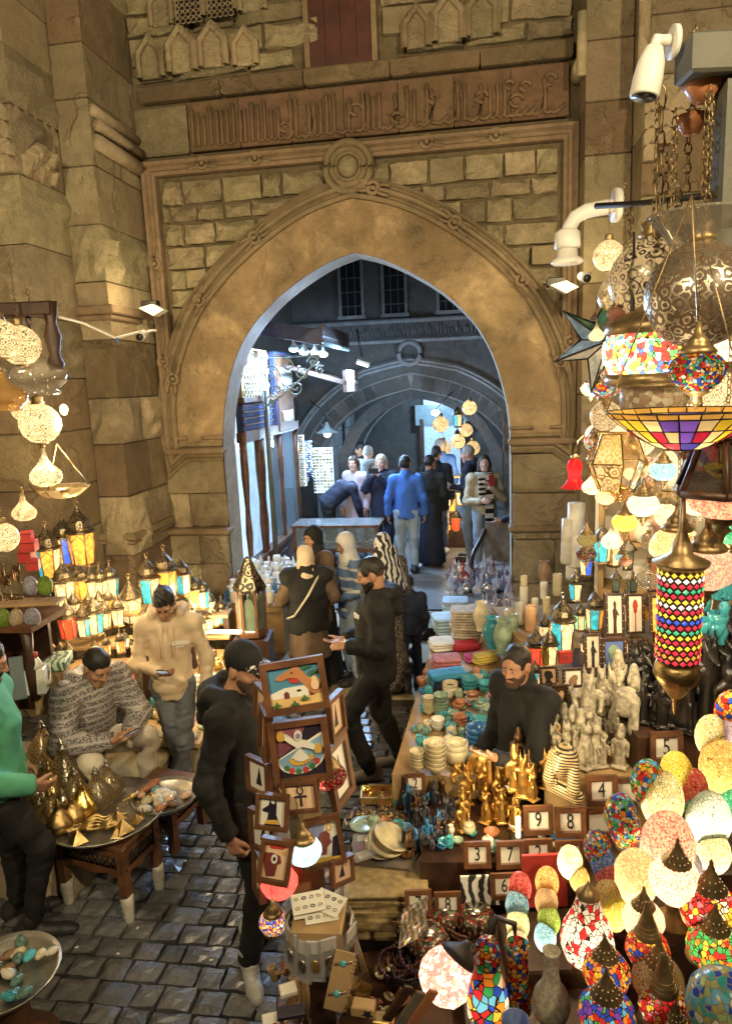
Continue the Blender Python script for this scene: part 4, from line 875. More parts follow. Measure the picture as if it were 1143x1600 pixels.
for u,w in ((-1.05,.42),(-.25,.42),(.75,.42),(1.5,.42)):
    m=MB(); m.box((u,BT-.01,4.75),(w,.06,1.0),'black_velvet'); 
    for s in (-1,1): m.box((u+s*w/2,BT-.03,4.75),(.05,.1,1.05),'cool_stone')
    m.box((u,BT-.03,4.25),(w+.1,.12,.06),'cool_stone')
    for i in range(3): m.box((u,BT-.05,4.45+.25*i),(w,.02,.02),'cool_dark')
    for i in range(2): m.box((u-.07+.14*i,BT-.05,4.75),(.02,.02,.95),'cool_dark')
    m.build('window',ib)
ci=MB(); rq=random.Random(5)
for i in range(70):
    u=-2.4+i*.068; z=3.95; ci.tube([(u,BT-.02,z-.08),(u+rq.uniform(-.02,.05),BT-.02,z+rq.uniform(.02,.12))],.014,'cool_stone',4)
o=ci.build('carved_script',ib); o['kind']='stuff'
# side walls, unseen roof added to keep out sky light, vault beyond
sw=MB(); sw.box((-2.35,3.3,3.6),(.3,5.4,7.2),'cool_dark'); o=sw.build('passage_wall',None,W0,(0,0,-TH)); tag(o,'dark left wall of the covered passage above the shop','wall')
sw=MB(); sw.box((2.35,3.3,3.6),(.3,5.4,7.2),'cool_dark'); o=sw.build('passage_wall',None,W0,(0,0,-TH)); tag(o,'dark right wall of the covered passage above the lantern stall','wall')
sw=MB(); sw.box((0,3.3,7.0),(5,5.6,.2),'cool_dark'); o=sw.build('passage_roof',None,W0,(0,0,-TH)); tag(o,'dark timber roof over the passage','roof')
tn=we('vaulted_passage','grey stone vault with pointed ribs beyond the second arch','vault')
for i in range(6):
    for j in range(7):
        m=MB(); m.box((0,0,0),(.12,.62,.34),'cool_stone',None,.015); m.build('ashlar',tn,(-1.96,6.95+i*.63+(.3 if j%2 else 0),.45+j*.345))
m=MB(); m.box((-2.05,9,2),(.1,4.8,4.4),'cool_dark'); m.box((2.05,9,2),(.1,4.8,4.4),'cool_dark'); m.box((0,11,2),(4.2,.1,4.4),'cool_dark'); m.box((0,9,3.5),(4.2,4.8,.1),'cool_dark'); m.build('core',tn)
for t in (7.6,9.2):
    m=MB(); pa=[(-1.5,.4),(-1.5,1.5)]+[(x*.79,z*.93) for x,z in IA[3:-3]]+[(1.5,1.5),(1.5,.4)]; m.sweep(pa,[(0,t),(0,t-.25),(.22,t-.25),(.22,t)],'cool_stone'); m.build('rib',tn)
dw=we('lit_doorway','pale lit shop doorway at the far end of the vault','doorway'); m=MB(); m.box((.35,10.6,1.5),(.9,.1,2.2),'door_glow'); m.build('pane',dw); m=MB(); m.box((.35,10.5,2.2),(1.3,.15,.5),'enamel'); 
for s in (-1,1): m.box((.35+s*.5,10.5,1.2),(.1,.15,1.8),'dark_wood')
m.build('frame',dw)
# left shop front (plane u=-1.55)
sf=we('shop','wooden shop front with lit display windows and blue spindle screen','shop front')
U=-1.56
def part(m,n,p): return m.build(n,p)
m=MB(); m.box((U-.45,1.95,1.1),(.05,2.6,3.2),'display_white'); m.build('display_back',sf)
for t in (.72,1.3,1.42,2.3,3.2):
    m=MB(); m.lathe([(.05,.36),(.05,.6),(.035,.65),(.05,.8),(.03,1.0),(.045,1.3),(.03,1.6),(.05,2.0),(.05,2.45)],'oak',10,(U,t,0)); m.build('post',sf)
m=MB(); m.box((U,1.95,.62),(.1,2.5,.5),'oak'); m.box((U+.03,1.0,.6),(.06,.45,.36),'dark_wood',None,.01); m.box((U+.03,1.85,.6),(.06,.7,.36),'dark_wood',None,.01); m.build('base_panel',sf)
m=MB(); m.box((U,1.95,2.46),(.12,2.55,.12),'oak'); m.box((U,1.95,2.9),(.14,2.55,.06),'oak'); m.box((U,1.95,.9),(.14,2.5,.06),'oak'); m.build('rail',sf)
for (a,c) in ((.76,1.28),(1.46,2.27),(2.33,3.16)):
    m=MB(); m.box((U-.02,(a+c)/2,1.67),(.01,c-a,1.48),'clear_glass'); m.build('pane',sf)
m=MB()
for j in range(5):
    z=2.53+j*.078
    for i in range(22): t=.75+i*.055; m.lathe([(.006,0),(.018,.02),(.008,.035),(.016,.05),(.006,.07)],'blue_paint',6,(U+.02,t,z))
    m.box((U+.02,1.35,z-.004),(.04,1.25,.012),'oak')
o=m.build('spindle_screen',sf); o['kind']='stuff'
m=MB(); m.box((U-.05,1.35,2.72),(.03,1.25,.42),'blue_wood'); m.build('screen_back',sf)
pn=MB(); pn.box((U+.02,1.25,3.2),(.05,1.1,.62),'gold_leaf')
for j in range(6):
    for i in range(9):
        c=(U+.05,.78+i*.115+(.05 if j%2 else 0),2.98+j*.09); pn.tube([(c[0],c[1]+.045*cos(a),c[2]+.04*sin(a)) for a in [2*pi*k/8 for k in range(8)]],.009,'pearl',4,True,True)
pn.build('carved_panel',sf)
m=MB(); m.box((U+.02,2.55,2.95),(.07,.9,1.15),'blue_wood',None,.02); m.box((U+.06,2.55,2.95),(.03,.8,1.05),'oak',None,.01); sg=m.build('sign_board',sf)
def text(s,size,m,depth=.004,name='lettering'):
    c=bpy.data.curves.new('t','FONT'); c.body=s; c.size=size; c.extrude=depth; c.align_x='CENTER'; c.align_y='CENTER'; o=bpy.data.objects.new('t',c); COL.objects.link(o)
    dg=bpy.context.evaluated_depsgraph_get(); me=bpy.data.meshes.new_from_object(o.evaluated_get(dg)); bpy.data.objects.remove(o); me.materials.clear(); me.materials.append(getm(m)); return me
TX=text('TRUSSENI',.17,'pearl',.008); ob('lettering',TX,sg,(U+.085,2.55,2.62),(pi/2,0,pi/2),(.75,1.3,1))
m=MB(); rq=random.Random(4)
for i in range(7): c=2.25+i*.1; m.tube([(U+.085,c,3.02),(U+.085,c+.03,3.2),(U+.085,c-.02,3.3)],.016,'pearl',5); m.tube([(U+.085,c-.03+.05*cos(a),3.06+.05*sin(a)) for a in [x*.6 for x in range(9)]],.014,'pearl',5)
m.build('script',sg)
HT=text('THE HAPPINES',.024,'white_paint',.001); ob('print',HT,HO[0],Vector((-.1,.152,1.31))*HO[2],(pi/2+.12,0,pi+.12)); m=MB()
for i,w_ in enumerate((.1,.11,.06)): m.box((-.1,.155,1.285-.018*i),(w_,.003,.006),'white_paint',_rot(0,0,.12))
m.build('print_lines',HO[0])
# grey downpipe beside the display windows
m=MB(); m.tube([(U+.12,1.38,.36),(U+.12,1.38,3.0)],.035,'grey_paint',8); o=m.build('downpipe',None,W0,(0,0,-TH)); tag(o,'grey metal pipe standing before the shop windows','pipe')
# canopy with lamps
cn=we('shop_canopy','dark timber canopy with toothed edge over the shop front','canopy'); m=MB()
m.box((-1.15,2.3,3.72),(1.0,1.9,.06),'dark_wood',_rot(0,.22,0)); m.box((-.68,2.3,3.66),(.04,1.9,.22),'dark_wood'); m.box((-1.1,1.36,3.7),(.9,.04,.18),'blue_wood',_rot(0,.22,0)); m.build('roof',cn)
m=MB()
for i in range(26): m.prism([(-.03,0),(.03,0),(0,-.06)],.02,'enamel',(-.65,1.4+i*.072,3.57),_rot(0,0,pi/2))
o=m.build('toothed_edge',cn); o['kind']='stuff'
m=MB(); m.box((-1.05,2.9,3.2),(1.0,1.0,.06),'dark_wood',_rot(0,.3,0)); m.box((-.6,2.9,3.08),(.05,1.0,.3),'dark_wood'); m.build('lower_roof',cn)
m=MB()
def spiral(c,r,turn,s=1,a0=0): return [(c[0]+s*r*(1-k/28)*cos(a0+turn*2*pi*k/26),c[1],c[2]+r*(1-k/28)*sin(a0+turn*2*pi*k/26)) for k in range(26)]
T=1.3
for (cx,cz,r,tn_,s,a0) in ((-1.33,3.2,.11,1.6,1,0),(-1.12,3.28,.1,1.7,-1,1),(-.92,3.2,.09,1.6,1,2),(-.78,3.32,.08,1.6,-1,0),(-1.25,3.0,.1,1.6,-1,2),(-1.02,3.02,.1,1.6,1,3),(-1.35,2.86,.08,1.5,1,1),(-.7,3.22,.06,1.4,1,1)): m.tube(spiral((cx,T,cz),r,tn_,s,a0),.011,'enamel',5)
m.tube([(-1.45,T,2.75),(-1.44,T,3.4),(-.7,T,3.4)],.013,'enamel',5); m.tube([(-1.44,T,2.8),(-1.2,T,2.93),(-.95,T,3.12),(-.7,T,3.38)],.012,'enamel',5); o=m.build('scroll_bracket',None,W0,(0,0,-TH)); tag(o,'pale wrought iron scroll bracket under the canopy','bracket')
for i,(u,t,z) in enumerate(((-1.12,1.7,3.5),(-1.0,1.75,3.46),(-.92,2.05,3.46),(-.86,2.3,3.44))):
    e=we('canopy_lamp',['round white lamp nearest the left end of the canopy','second round white lamp under the canopy','third round white lamp under the canopy','last round white lamp under the canopy, nearest its tip'][i],'lamp',None,'white lamps under the canopy'); m=MB(); m.lathe([(.0,0),(.06,.0),(.065,.03),(.03,.06),(.01,.12)],'enamel',12,(u,t,z)); m.build('housing',e); m=MB(); m.ell((u,t,z-.005),(.055,.055,.02),'led_white'); m.build('bulb',e)
    if i in(0,2): lamp('canopy_light',(u,t,z-.1),170,(.42,.66,1),.2,e)
m=MB(); m.ell((-1.5,1.28,3.45),(.05,.05,.05),'white_paint'); m.tube([(-1.55,1.28,3.5),(-1.5,1.28,3.47)],.02,'white_paint'); o=m.build('dome_camera',None,W0,(0,0,-TH)); tag(o,'small white dome camera at the corner of the canopy','camera')
# tilted floodlight, enamel lamp, far bright lamp
x=WP(570,567,3.2); e=we('led_floodlight','square white floodlight hanging before the second arch','floodlight'); m=MB(); m.tube([(x[0]-.1,3.2,x[2]+.5),(x[0]-.05,3.2,x[2]+.1)],.012,'iron'); m.box((x[0],3.2,x[2]+.04),(.2,.16,.05),'grey_paint',_rot(.5,.35,0)); m.build('housing',e); m=MB(); m.box((x[0]-.02,3.18,x[2]),(.17,.13,.02),'led_white',_rot(.5,.35,0)); m.build('lens',e); lamp('floodlight_light',(x[0]-.03,3.05,x[2]-.1),900,(.4,.64,1),.12,e,'SPOT',(R(58),0,R(172)),R(120))
x=WP(511,675,3.6); e=we('enamel_lamp','round enamel shade lamp on a bent arm above the jewellery','lamp'); m=MB(); m.lathe([(.02,.16),(.035,.1),(.06,.06),(.16,0),(.165,-.015)],'enamel',18,(x[0],3.6,x[2])); m.build('shade',e); m=MB(); m.tube([(x[0],3.6,x[2]+.15),(x[0]-.02,3.6,x[2]+.32),(x[0]-.25,3.6,x[2]+.5)],.012,'iron'); m.build('arm',e); m=MB(); m.ell((x[0],3.6,x[2]-.03),(.06,.06,.05),'led_white'); m.build('bulb',e); lamp('enamel_light',(x[0],3.6,x[2]-.15),80,(.45,.7,1),.06,e)
x=WP(680,645,4.9); e=we('bare_bulb','bright bare bulb high at the far end of the passage','lamp'); m=MB(); m.ell((x[0],4.9,x[2]),(.07,.07,.05),'led_white'); m.build('bulb',e); m=MB(); m.tube([(x[0],4.9,x[2]+.05),(x[0]+.3,4.9,x[2]+.35)],.012,'iron'); m.build('arm',e); lamp('bulb_light',(x[0],4.75,x[2]-.1),60,(.45,.7,1),.06,e)
lamp('vault_light',(.2,9.0,2.6),200,(.42,.68,1),.1,dw)
# glass counter
gc=we('glass_counter','wooden legged glass display counter in front of the shoppers','counter'); m=MB()
m.box((-.75,2.2,.78),(1.2,.5,.05),'oak'); m.box((-.75,2.2,1.12),(1.24,.54,.03),'oak')
for s in (-1,0.25,1):
    m.box((-.75+s*.58,1.96,.95),(.04,.04,.32),'oak')
m.build('frame',gc)
for s in (-1,1):
    for q in (-1,1): m=MB(); m.lathe([(.03,.36),(.04,.45),(.02,.5),(.035,.6),(.03,.76)],'oak',8,(-.75+s*.55,2.2+q*.2,0)); m.build('leg',gc)
m=MB(); m.box((-.75,1.955,.95),(1.14,.008,.3),'clear_glass'); m.build('pane',gc); m=MB(); m.box((-.75,2.2,1.14),(1.2,.5,.008),'clear_glass'); m.build('top_pane',gc)
m=MB(); rq=random.Random(6)
for i in range(60): m.ell((-1.3+rq.random()*1.1,2.0+rq.random()*.35,.82),(.025,.02,.012),rq.choice(['pearl','silver','gold_leaf']),6,4)
o=m.build('jewellery',gc); o['kind']='stuff'
# jewellery boards with crescent necklaces
def neck_board(px0,px1,py0,py1,t,label,cols,mats_):
    a=WP(px0,py0,t); c=WP(px1,py1,t); e=we('jewellery_board',label,'jewellery board'); m=MB(); m.box(((a[0]+c[0])/2,t+.03,(a[2]+c[2])/2),(c[0]-a[0],.04,a[2]-c[2]),'display_white' if mats_[0]!='black_velvet' else 'black_velvet'); m.build('board',e); rq=random.Random(int(px0)); w=(c[0]-a[0])/cols; n=int((a[2]-c[2])/(w*.9))
    for i in range(cols):
        for j in range(n):
            x=a[0]+(i+.5)*w; z=a[2]-(j+.5)*w*.9; m=MB(); r=w*.42; m.tube([(x+r*cos(q),t-.005,z+r*.8*sin(q)) for q in [pi+.1+k*(pi-.2)/8 for k in range(9)]],[.004,.008,.012,.018,.024,.018,.012,.008,.004],rq.choice(mats_),5); m.build('necklace',e)
neck_board(487,522,700,770,4.4,'lit board of gold crescent necklaces under the enamel lamp',6,['gold_leaf','brass','pearl'])
neck_board(462,478,680,760,3.4,'narrow board of gold and pearl necklaces next to the shop front',3,['gold_leaf','silver','pearl'])
e=we('hanging_beads','blue and white bead strands hanging beside the jewellery board','beads'); rq=random.Random(8)
for i in range(9):
    x=WP(474+i*1.4,690,3.8); m=MB(); n=rq.randint(14,22)
    for k in range(n): m.ell((x[0],3.8+rq.uniform(-.02,.02),x[2]-k*.035),.015,rq.choice(['blue_paint','pearl','clear_glass','pearl']),5,4)
    m.build('strand',e)
# right side: carpet of sequins, timber bay, rattan chair
tb=we('timber_bay','weathered timber shop bay with shutter at the right of the passage','shop bay'); m=MB()
a=WP(757,600,2.6)
for (u0,z0,u1,z1,w) in ((1.6,2.55,2.2,2.9,.09),(1.6,2.15,2.2,2.2,.09),(1.6,2.05,1.6,2.6,.1),(1.62,.36,1.62,2.1,.1)): m.box(((u0+u1)/2,2.6,(z0+z1)/2),(max(abs(u1-u0),w),.1,max(w,abs(z1-z0)*.2 if u0!=u1 else abs(z1-z0))),'grey_wood',_rot(0,-math.atan2(z1-z0,u1-u0) if u0!=u1 else 0,0))
m.build('frame',tb)
for i in range(4): m=MB(); m.box((1.93,2.66,1.72+i*.1),(.6,.03,.09),'grey_wood'); m.build('shutter_slat',tb)
e=we('sequin_curtain','black curtain draped with sparkling strings at the right','curtain'); m=MB(); m.box((1.9,2.7,1.0),(.66,.03,1.35),'black_velvet'); m.build('cloth',e)
m=MB(); rq=random.Random(9)
for i in range(9):
    for j in range(5):
        cx=1.62+i*.07; z=1.6-j*.13
        for k in range(8): aa=pi+k*pi/7; m.ell((cx+.035*cos(aa),2.67,z+.09*sin(aa)),.0055,'silver',4,3)
o=m.build('sequins',e); o['kind']='stuff'
ch=empty('rattan_chair',WL(1.42,1.15,FZ),-TH+R(-20),'grey rattan armchair beside the right jamb','chair'); m=MB(); m.box((0,0,.4),(.5,.5,.05),'grey_wood',None,.01); m.build('seat',ch)
for s in (-1,1):
    for q in (-1,1): m=MB(); m.tube([(s*.22,q*.22,0),(s*.22,q*.22,.4)],.02,'dark_wood'); m.build('leg',ch)
    m=MB(); m.tube([(s*.25,-.26,.0),(s*.26,-.27,.3),(s*.26,-.22,.52),(s*.26,-.1,.6),(s*.26,.1,.68),(s*.25,.26,.8)],.03,'dark_wood',8); m.build('arm',ch)
m=MB(); m.box((0,.25,.65),(.5,.04,.5),'grey_wood',_rot(-.15,0,0),.01); m.build('backrest',ch)
# ------------------------------------------------------------------ goods: prototypes
def pal(*c): return list(c)
RED=(.62,.03,.03); YEL=(.85,.55,.06); ORG=(.8,.27,.03); GRN=(.06,.4,.12); BLU=(.03,.08,.55); SKY=(.15,.5,.75); WHT=(.85,.8,.68); PUR=(.2,.06,.5); PNK=(.75,.2,.25); TEA=(.05,.4,.4); AMB=(.75,.38,.08)
mosaic('mos_multi',[RED,YEL,BLU,GRN,ORG,WHT,SKY,RED],15); mosaic('mos_big',[RED,YEL,BLU,GRN,ORG,WHT,SKY],11,.05); mosaic('mos_redwhite',[WHT,RED,WHT,WHT,RED,WHT,WHT],52,.06,chip=True); mosaic('mos_fire',[RED,ORG,YEL,AMB,RED,BLU],11,.06); mosaic('mos_red',[RED,PNK,RED,WHT,RED,YEL],11,.06); mosaic('mos_green',[GRN,ORG,GRN,RED,(.1,.2,.05),YEL],11,.06); mosaic('mos_blue',[BLU,SKY,RED,ORG,GRN,BLU,PUR],11,.06); mosaic('mos_cool',[SKY,WHT,(.4,.5,.2),BLU,(.5,.4,.15),TEA],48,.05,.25,(.3,.28,.2))
for n,p in dict(crk_yellow=[(.85,.7,.12),(.88,.78,.25),(.82,.62,.1)],crk_red=[(.8,.16,.13),(.85,.3,.22),(.7,.1,.1)],crk_cream=[(.85,.75,.42),(.8,.66,.3),(.85,.8,.55)],crk_green=[(.1,.5,.28),(.2,.6,.4),(.06,.4,.2)],crk_blue=[(.08,.2,.65),(.15,.3,.75),(.3,.5,.8)],crk_orange=[(.82,.5,.16),(.78,.42,.12),(.86,.62,.25)],crk_white=[(.85,.84,.75),(.8,.8,.72),(.7,.78,.7)],crk_lilac=[(.6,.45,.6),(.7,.55,.65),(.5,.4,.55)],crk_pink=[(.8,.3,.25),(.85,.45,.35),(.75,.22,.2)],crk_sky=[(.35,.65,.8),(.5,.75,.85),(.25,.55,.75)]).items(): mosaic(n,p,17,.045,.72,[x*.22 for x in p[0]],1)
for n,p in dict(sed_pink=[(.82,.35,.3),(.86,.58,.42),(.86,.7,.5),(.7,.2,.18)],sed_orange=[(.8,.42,.2),(.85,.6,.3),(.87,.75,.45)],sed_cream=[(.8,.7,.5),(.7,.55,.35),(.85,.78,.6),(.5,.35,.25)],sed_teal=[(.2,.6,.7),(.4,.75,.8),(.1,.45,.6)],sed_grey=[(.5,.5,.55),(.7,.7,.75),(.25,.25,.3)],sed_green=[(.3,.45,.08),(.45,.6,.15),(.2,.3,.05)],sed_mix=[(.6,.25,.2),(.7,.6,.45),(.35,.3,.35),(.75,.45,.35)]).items(): mosaic(n,p,38,.02,.65,(.3,.2,.15),1)
pierced('pierce_silver',(.3,.27,.21),scale=8,light=1); pierced('pierce_brass',(.55,.4,.18),scale=9,light=1); pierced('pierce_dark',(.34,.26,.15),scale=12,rough=.4); pierced('pierce_dull',(.7,.64,.5),hole=(.12,.08,.05),scale=8,rough=.4); glass('smoke_glass',(.55,.5,.42),.04,.32); glass('amber_glass',(.7,.42,.15),.05,.5); glass('plastic_film',(.75,.74,.76),.12,.3)
for n,c,s in (('pane_white',(1,.72,.34),1.25),('pane_amber',(1,.42,.07),1.1),('pane_teal',(.06,.5,.6),1.0),('pane_green',(.35,.75,.3),1.6),('pane_red',(.95,.08,.03),1.2),('pane_blue',(.06,.14,.75),1.6),('pane_purple',(.25,.12,.95),2.0)): glow(n,c,s,.5,30)
mosaic('crk_pink_m',[(.8,.3,.25),(.85,.5,.4),(.85,.7,.6),(.75,.22,.2)],70,.04,.7,(.4,.1,.08),1); mosaic('mos_multi_m',[RED,YEL,BLU,GRN,ORG,WHT,SKY,RED],55); mosaic('mos_big_m',[RED,YEL,BLU,GRN,ORG,WHT,SKY],32,.05)
def kd(key,name,parts): KIND[key]=(name,[(pn,mb.mesh(pn),pi_) for pn,mb,pi_ in parts])
def L(prof,m,seg=24,**k): return MB().lathe(prof,m,seg,**k)
# egg lamp, unit height 1
egg=[(.0,1.0),(.1,.985),(.19,.93),(.27,.83),(.325,.7),(.355,.55),(.355,.42),(.32,.27),(.25,.14),(.17,.06)][::-1]
kd('egg','egg_lamp',[('shade',L(egg,'crk_yellow',24,cap=False),None),('foot',L([(.2,-.02),(.21,.02),(.17,.07),(.0,.07)],'dark_wood'),None)])
# table lamp: mosaic globe with tiered brass cap, foot; unit = globe diameter 1
gl=[(.16,-.42),(.3,-.36),(.43,-.22),(.5,-.02),(.47,.16),(.38,.31),(.25,.41)]
capp=[(.25,.38),(.28,.4),(.285,.42),(.22,.48),(.23,.5),(.16,.56),(.17,.59),(.1,.66),(.11,.7),(.06,.75),(.065,.79),(.03,.86),(.04,.9),(.0,.98)]
def capmb(seg=20):
    m=L(capp,'old_brass',seg)
    for r,z,n in ((.285,.415,18),(.22,.51,14),(.15,.615,10)):
        for i in range(n): m.ell((r*cos(2*pi*i/n),r*sin(2*pi*i/n),z),.009,'pane_white',5,4)
    return m
kd('tlamp','mosaic_lamp',[('shade',L(gl,'mos_multi',28,cap=False),None),('cap',capmb(),None),('foot',L([(.34,-.95),(.36,-.9),(.2,-.82),(.12,-.7),(.16,-.6),(.12,-.5),(.22,-.44),(.24,-.38),(.16,-.36)],'old_brass'),None)])
cone=[(.28,.37),(.29,.4),(.25,.46),(.2,.62),(.16,.78),(.11,.95),(.05,1.15),(.06,1.2),(.0,1.26)]
cm=L(cone,'old_brass',20)
for z,r in ((.48,.25),(.56,.225),(.66,.195)): cm.tube([(r*cos(2*pi*i/20),r*sin(2*pi*i/20),z) for i in range(20)],.012,'old_brass',5,True,True)
kd('tlamp_cone','mosaic_lamp',[('shade',L(gl,'mos_multi',28,cap=False),None),('cap',cm,None),('foot',L([(.34,-.95),(.36,-.9),(.2,-.82),(.12,-.7),(.16,-.6),(.12,-.5),(.22,-.44),(.24,-.38),(.16,-.36)],'old_brass'),None)])
# pendant variant hangs from a chain (hook at z=0, globe below), unit globe 1
def chainmb(l,m='old_brass',n=10,r=.03,x=0,y=0,z0=0):
    mb=MB()
    for i in range(n):
        z=z0-l*(i+.5)/n; h=l/n*.62
        pts=[(x+(r if i%2 else 0)*cos(a),y+(0 if i%2 else r)*cos(a),z+h*sin(a)) for a in [2*pi*k/8 for k in range(8)]]
        mb.tube(pts,r*.28,m,4,True,True)
    return mb
sq=[(.0,-.42),(.2,-.38),(.4,-.25),(.5,-.05),(.5,.05),(.42,.2),(.28,.3)]
kd('pendant','hanging_mosaic_lamp',[('shade',L(sq,'mos_multi',28,cap=False),None),('cap',MB().lathe([(.3,.28),(.34,.32),(.27,.4),(.2,.46),(.22,.5),(.12,.6),(.06,.7),(.05,.85)],'old_brass',20),None),('finial',L([(.0,-.75),(.03,-.7),(.05,-.62),(.12,-.56),(.08,-.5),(.2,-.42),(.22,-.36)],'old_brass',16),None),('chain',chainmb(-1.2,n=12,z0=.85),None)])
# pierced globe pendant, unit diameter
glob=[(.12,-.48),(.28,-.42),(.42,-.28),(.5,-.08),(.5,.08),(.44,.24),(.32,.38),(.2,.46),(.12,.5)]
kd('pglobe','pierced_globe_lantern',[('shell',L(glob,'pierce_silver',32,cap=False),None),('collar',L([(.13,.47),(.17,.52),(.12,.58),(.15,.64),(.06,.7)],'old_brass',18),None),('ring',L([(.1,-.52),(.16,-.5),(.13,-.46)],'old_brass',18),None),('chain',chainmb(-1.5,n=14,z0=.7),None)])
# teardrop blown lantern
tear=[(.0,-.35),(.2,-.34),(.38,-.26),(.48,-.1),(.46,.05),(.34,.2),(.2,.34),(.11,.5),(.07,.7),(.06,.85)]
kd('tear','teardrop_lantern',[('shell',L(tear,'pierce_brass',28,cap=False),None),('collar',L([(.07,.82),(.09,.86),(.04,.95),(.05,1.0),(.0,1.04)],'old_brass',12),None)])
onion=[(.1,-.3),(.34,-.3),(.36,-.26),(.3,-.22),(.46,-.1),(.5,.03),(.42,.16),(.25,.26),(.12,.38),(.06,.55),(.05,.62)]
kd('onion','glass_globe_lantern',[('shell',L(onion,'smoke_glass',28,cap=False),None),('collar',L([(.05,.58),(.07,.62),(.03,.7),(.0,.72)],'old_brass',12),None),('chain',chainmb(-.8,n=8,z0=.7),None)])
# brass pot on the tray (solid)
kd('pot','brass_lantern_pot',[('body',L([(.22,0),(.26,.03),(.4,.14),(.47,.3),(.42,.48),(.28,.66),(.16,.84),(.09,1.0),(.1,1.04)],'pierce_brass',24),None),('neck',L([(.1,1.02),(.12,1.06),(.06,1.1),(.07,1.16),(.03,1.22),(.0,1.3)],'brass',14),None)])
# six sided lantern, unit body height ~1 (total ~1.75)
def fanous(panes,metal='old_brass',n=6,r=.36,taper=.8,dome='onion'):
    parts=[]; fm=MB(); 
    for k in range(n):
        a=2*pi*k/n; x0,y0,x1,y1=r*taper*cos(a),r*taper*sin(a),r*cos(a),r*sin(a); fm.tube([(x0,y0,.1),(x1,y1,.95)],.022,metal,5)
        x2,y2=r*cos(a+2*pi/n),r*sin(a+2*pi/n); 
        fm.tube([(x1,y1,.95),(x2,y2,.95)],.025,metal,5); fm.tube([(x1*taper,y1*taper,.1),(x2*taper,y2*taper,.1)],.025,metal,5); m_=(x1+x2)/2,(y1+y2)/2; fm.tube([(x1*.98,y1*.98,.72),(m_[0],m_[1],.9),(x2*.98,y2*.98,.72)],.012,metal,4)
    fm.lathe([(r*.9,0),(r*.95,.05),(r*.8,.1)],metal,n,smooth=False)
    parts.append(('frame',fm,None))
    for k in range(n):
        a=2*pi*k/n; b=2*pi*(k+1)/n; q=.955; p=MB(); p.add([(r*taper*q*cos(a),r*taper*q*sin(a),.1),(r*taper*q*cos(b),r*taper*q*sin(b),.1),(r*q*cos(b),r*q*sin(b),.95),(r*q*cos(a),r*q*sin(a),.95)],[(0,1,2,3)],panes[k%len(panes)]); parts.append(('pane',p,None))
    dm=MB(); 
    if dome=='onion': pf=[(r*1.12,.95),(r*1.1,1.0),(r*.85,1.03),(r*.9,1.12),(r*.75,1.28),(r*.4,1.42),(r*.2,1.52),(r*.1,1.6)]
    else: pf=[(r*1.1,.95),(r*1.12,1.0),(r*.7,1.2),(r*.25,1.45),(r*.12,1.55)]
    dm.lathe(pf,'pierce_dark',n*2,smooth=False); parts.append(('dome',dm,None))
    fi=MB(); fi.ell((0,0,1.62),(.045,.045,.05),metal,8,6); fi.tube([(.06*cos(a),0,1.72+.06*sin(a)) for a in [2*pi*k/10 for k in range(10)]],.013,metal,5,True,True); parts.append(('finial',fi,None))
    return parts
FAN={'white':['pane_white'],'amber':['pane_amber','pane_white'],'teal':['pane_teal','pane_white','pane_teal'],'red':['pane_red'],'mixed':['pane_teal','pane_amber','pane_white'],'green':['pane_green','pane_white'],'blue':['pane_blue','pane_white'],'orange':['pane_amber'],'purple':['pane_purple']}
for kx,pp in FAN.items():
    kd('fan_'+kx,'metal_lantern',fanous(pp)); 
kd('fan_white4','metal_lantern',fanous(['pane_white'],n=4,dome='cone')); kd('fan_mixed4','metal_lantern',fanous(['pane_teal','pane_white','pane_amber'],n=4,dome='cone'));mat('dull_pane',(.12,.16,.12),.3,var=.3); kd('fan_dark','metal_lantern',fanous(['dull_pane'],'iron',n=4,dome='cone')); kd('fan_silver','metal_lantern',fanous(['pane_white','pane_teal'],'silver'));kd('fan_gold','metal_lantern',fanous(['pane_white','gold'],'gold'))
# bowls and vases
mat('onyx_green',(.3,.4,.28),.25,var=.3,vs=14,coat=.5,rnd=.15); mat('onyx_cream',(.62,.54,.34),.25,var=.2,vs=14,coat=.5,rnd=.12); mat('glaze_teal',(.06,.36,.42),.2,var=.25,vs=12,coat=.6,rnd=.2); mat('glaze_blue',(.05,.2,.45),.2,var=.2,vs=12,coat=.6); mat('glaze_terra',(.45,.18,.08),.35,var=.2,rnd=.15); mat('glaze_peach',(.7,.42,.24),.3,var=.15); mat('alabaster',(.68,.63,.52),.4,var=.18,vs=10,rnd=.1); mat('stone_brown',(.22,.13,.07),.5,var=.3,vs=10,rnd=.2); mat('jade',(.1,.2,.17),.3,var=.4,vs=12)
kd('bowl','bowl',[('bowl',L([(.2,0),(.24,.0),(.25,.04),(.42,.2),(.5,.42),(.5,.46),(.47,.46),(.4,.24),(.22,.08),(.0,.06)],'onyx_green',20,cap=True),None)])
kd('cupbowl','bowl',[('bowl',L([(.3,0),(.42,.1),(.48,.4),(.48,.62),(.44,.62),(.42,.2),(.3,.08),(.0,.06)],'onyx_green',20),None)])
kd('jar','lidded_jar',[('body',L([(.3,0),(.42,.15),(.45,.4),(.4,.6),(.36,.66)],'alabaster',18),None),('lid',L([(.4,.65),(.4,.7),(.25,.8),(.08,.86),(.06,.93),(.1,.98),(.0,1.04)],'alabaster',18),None)])
kd('vase','vase',[('vase',L([(.22,0),(.26,.04),(.2,.1),(.32,.35),(.36,.55),(.28,.78),(.18,.9),(.26,1.0),(.22,1.0),(.15,.9)],'alabaster',18),None)])
kd('candle','stone_candle_holder',[('holder',L([(.3,0),(.34,.05),(.34,.9),(.3,1.0),(.24,1.0),(.22,.8)],'alabaster',16),None)])
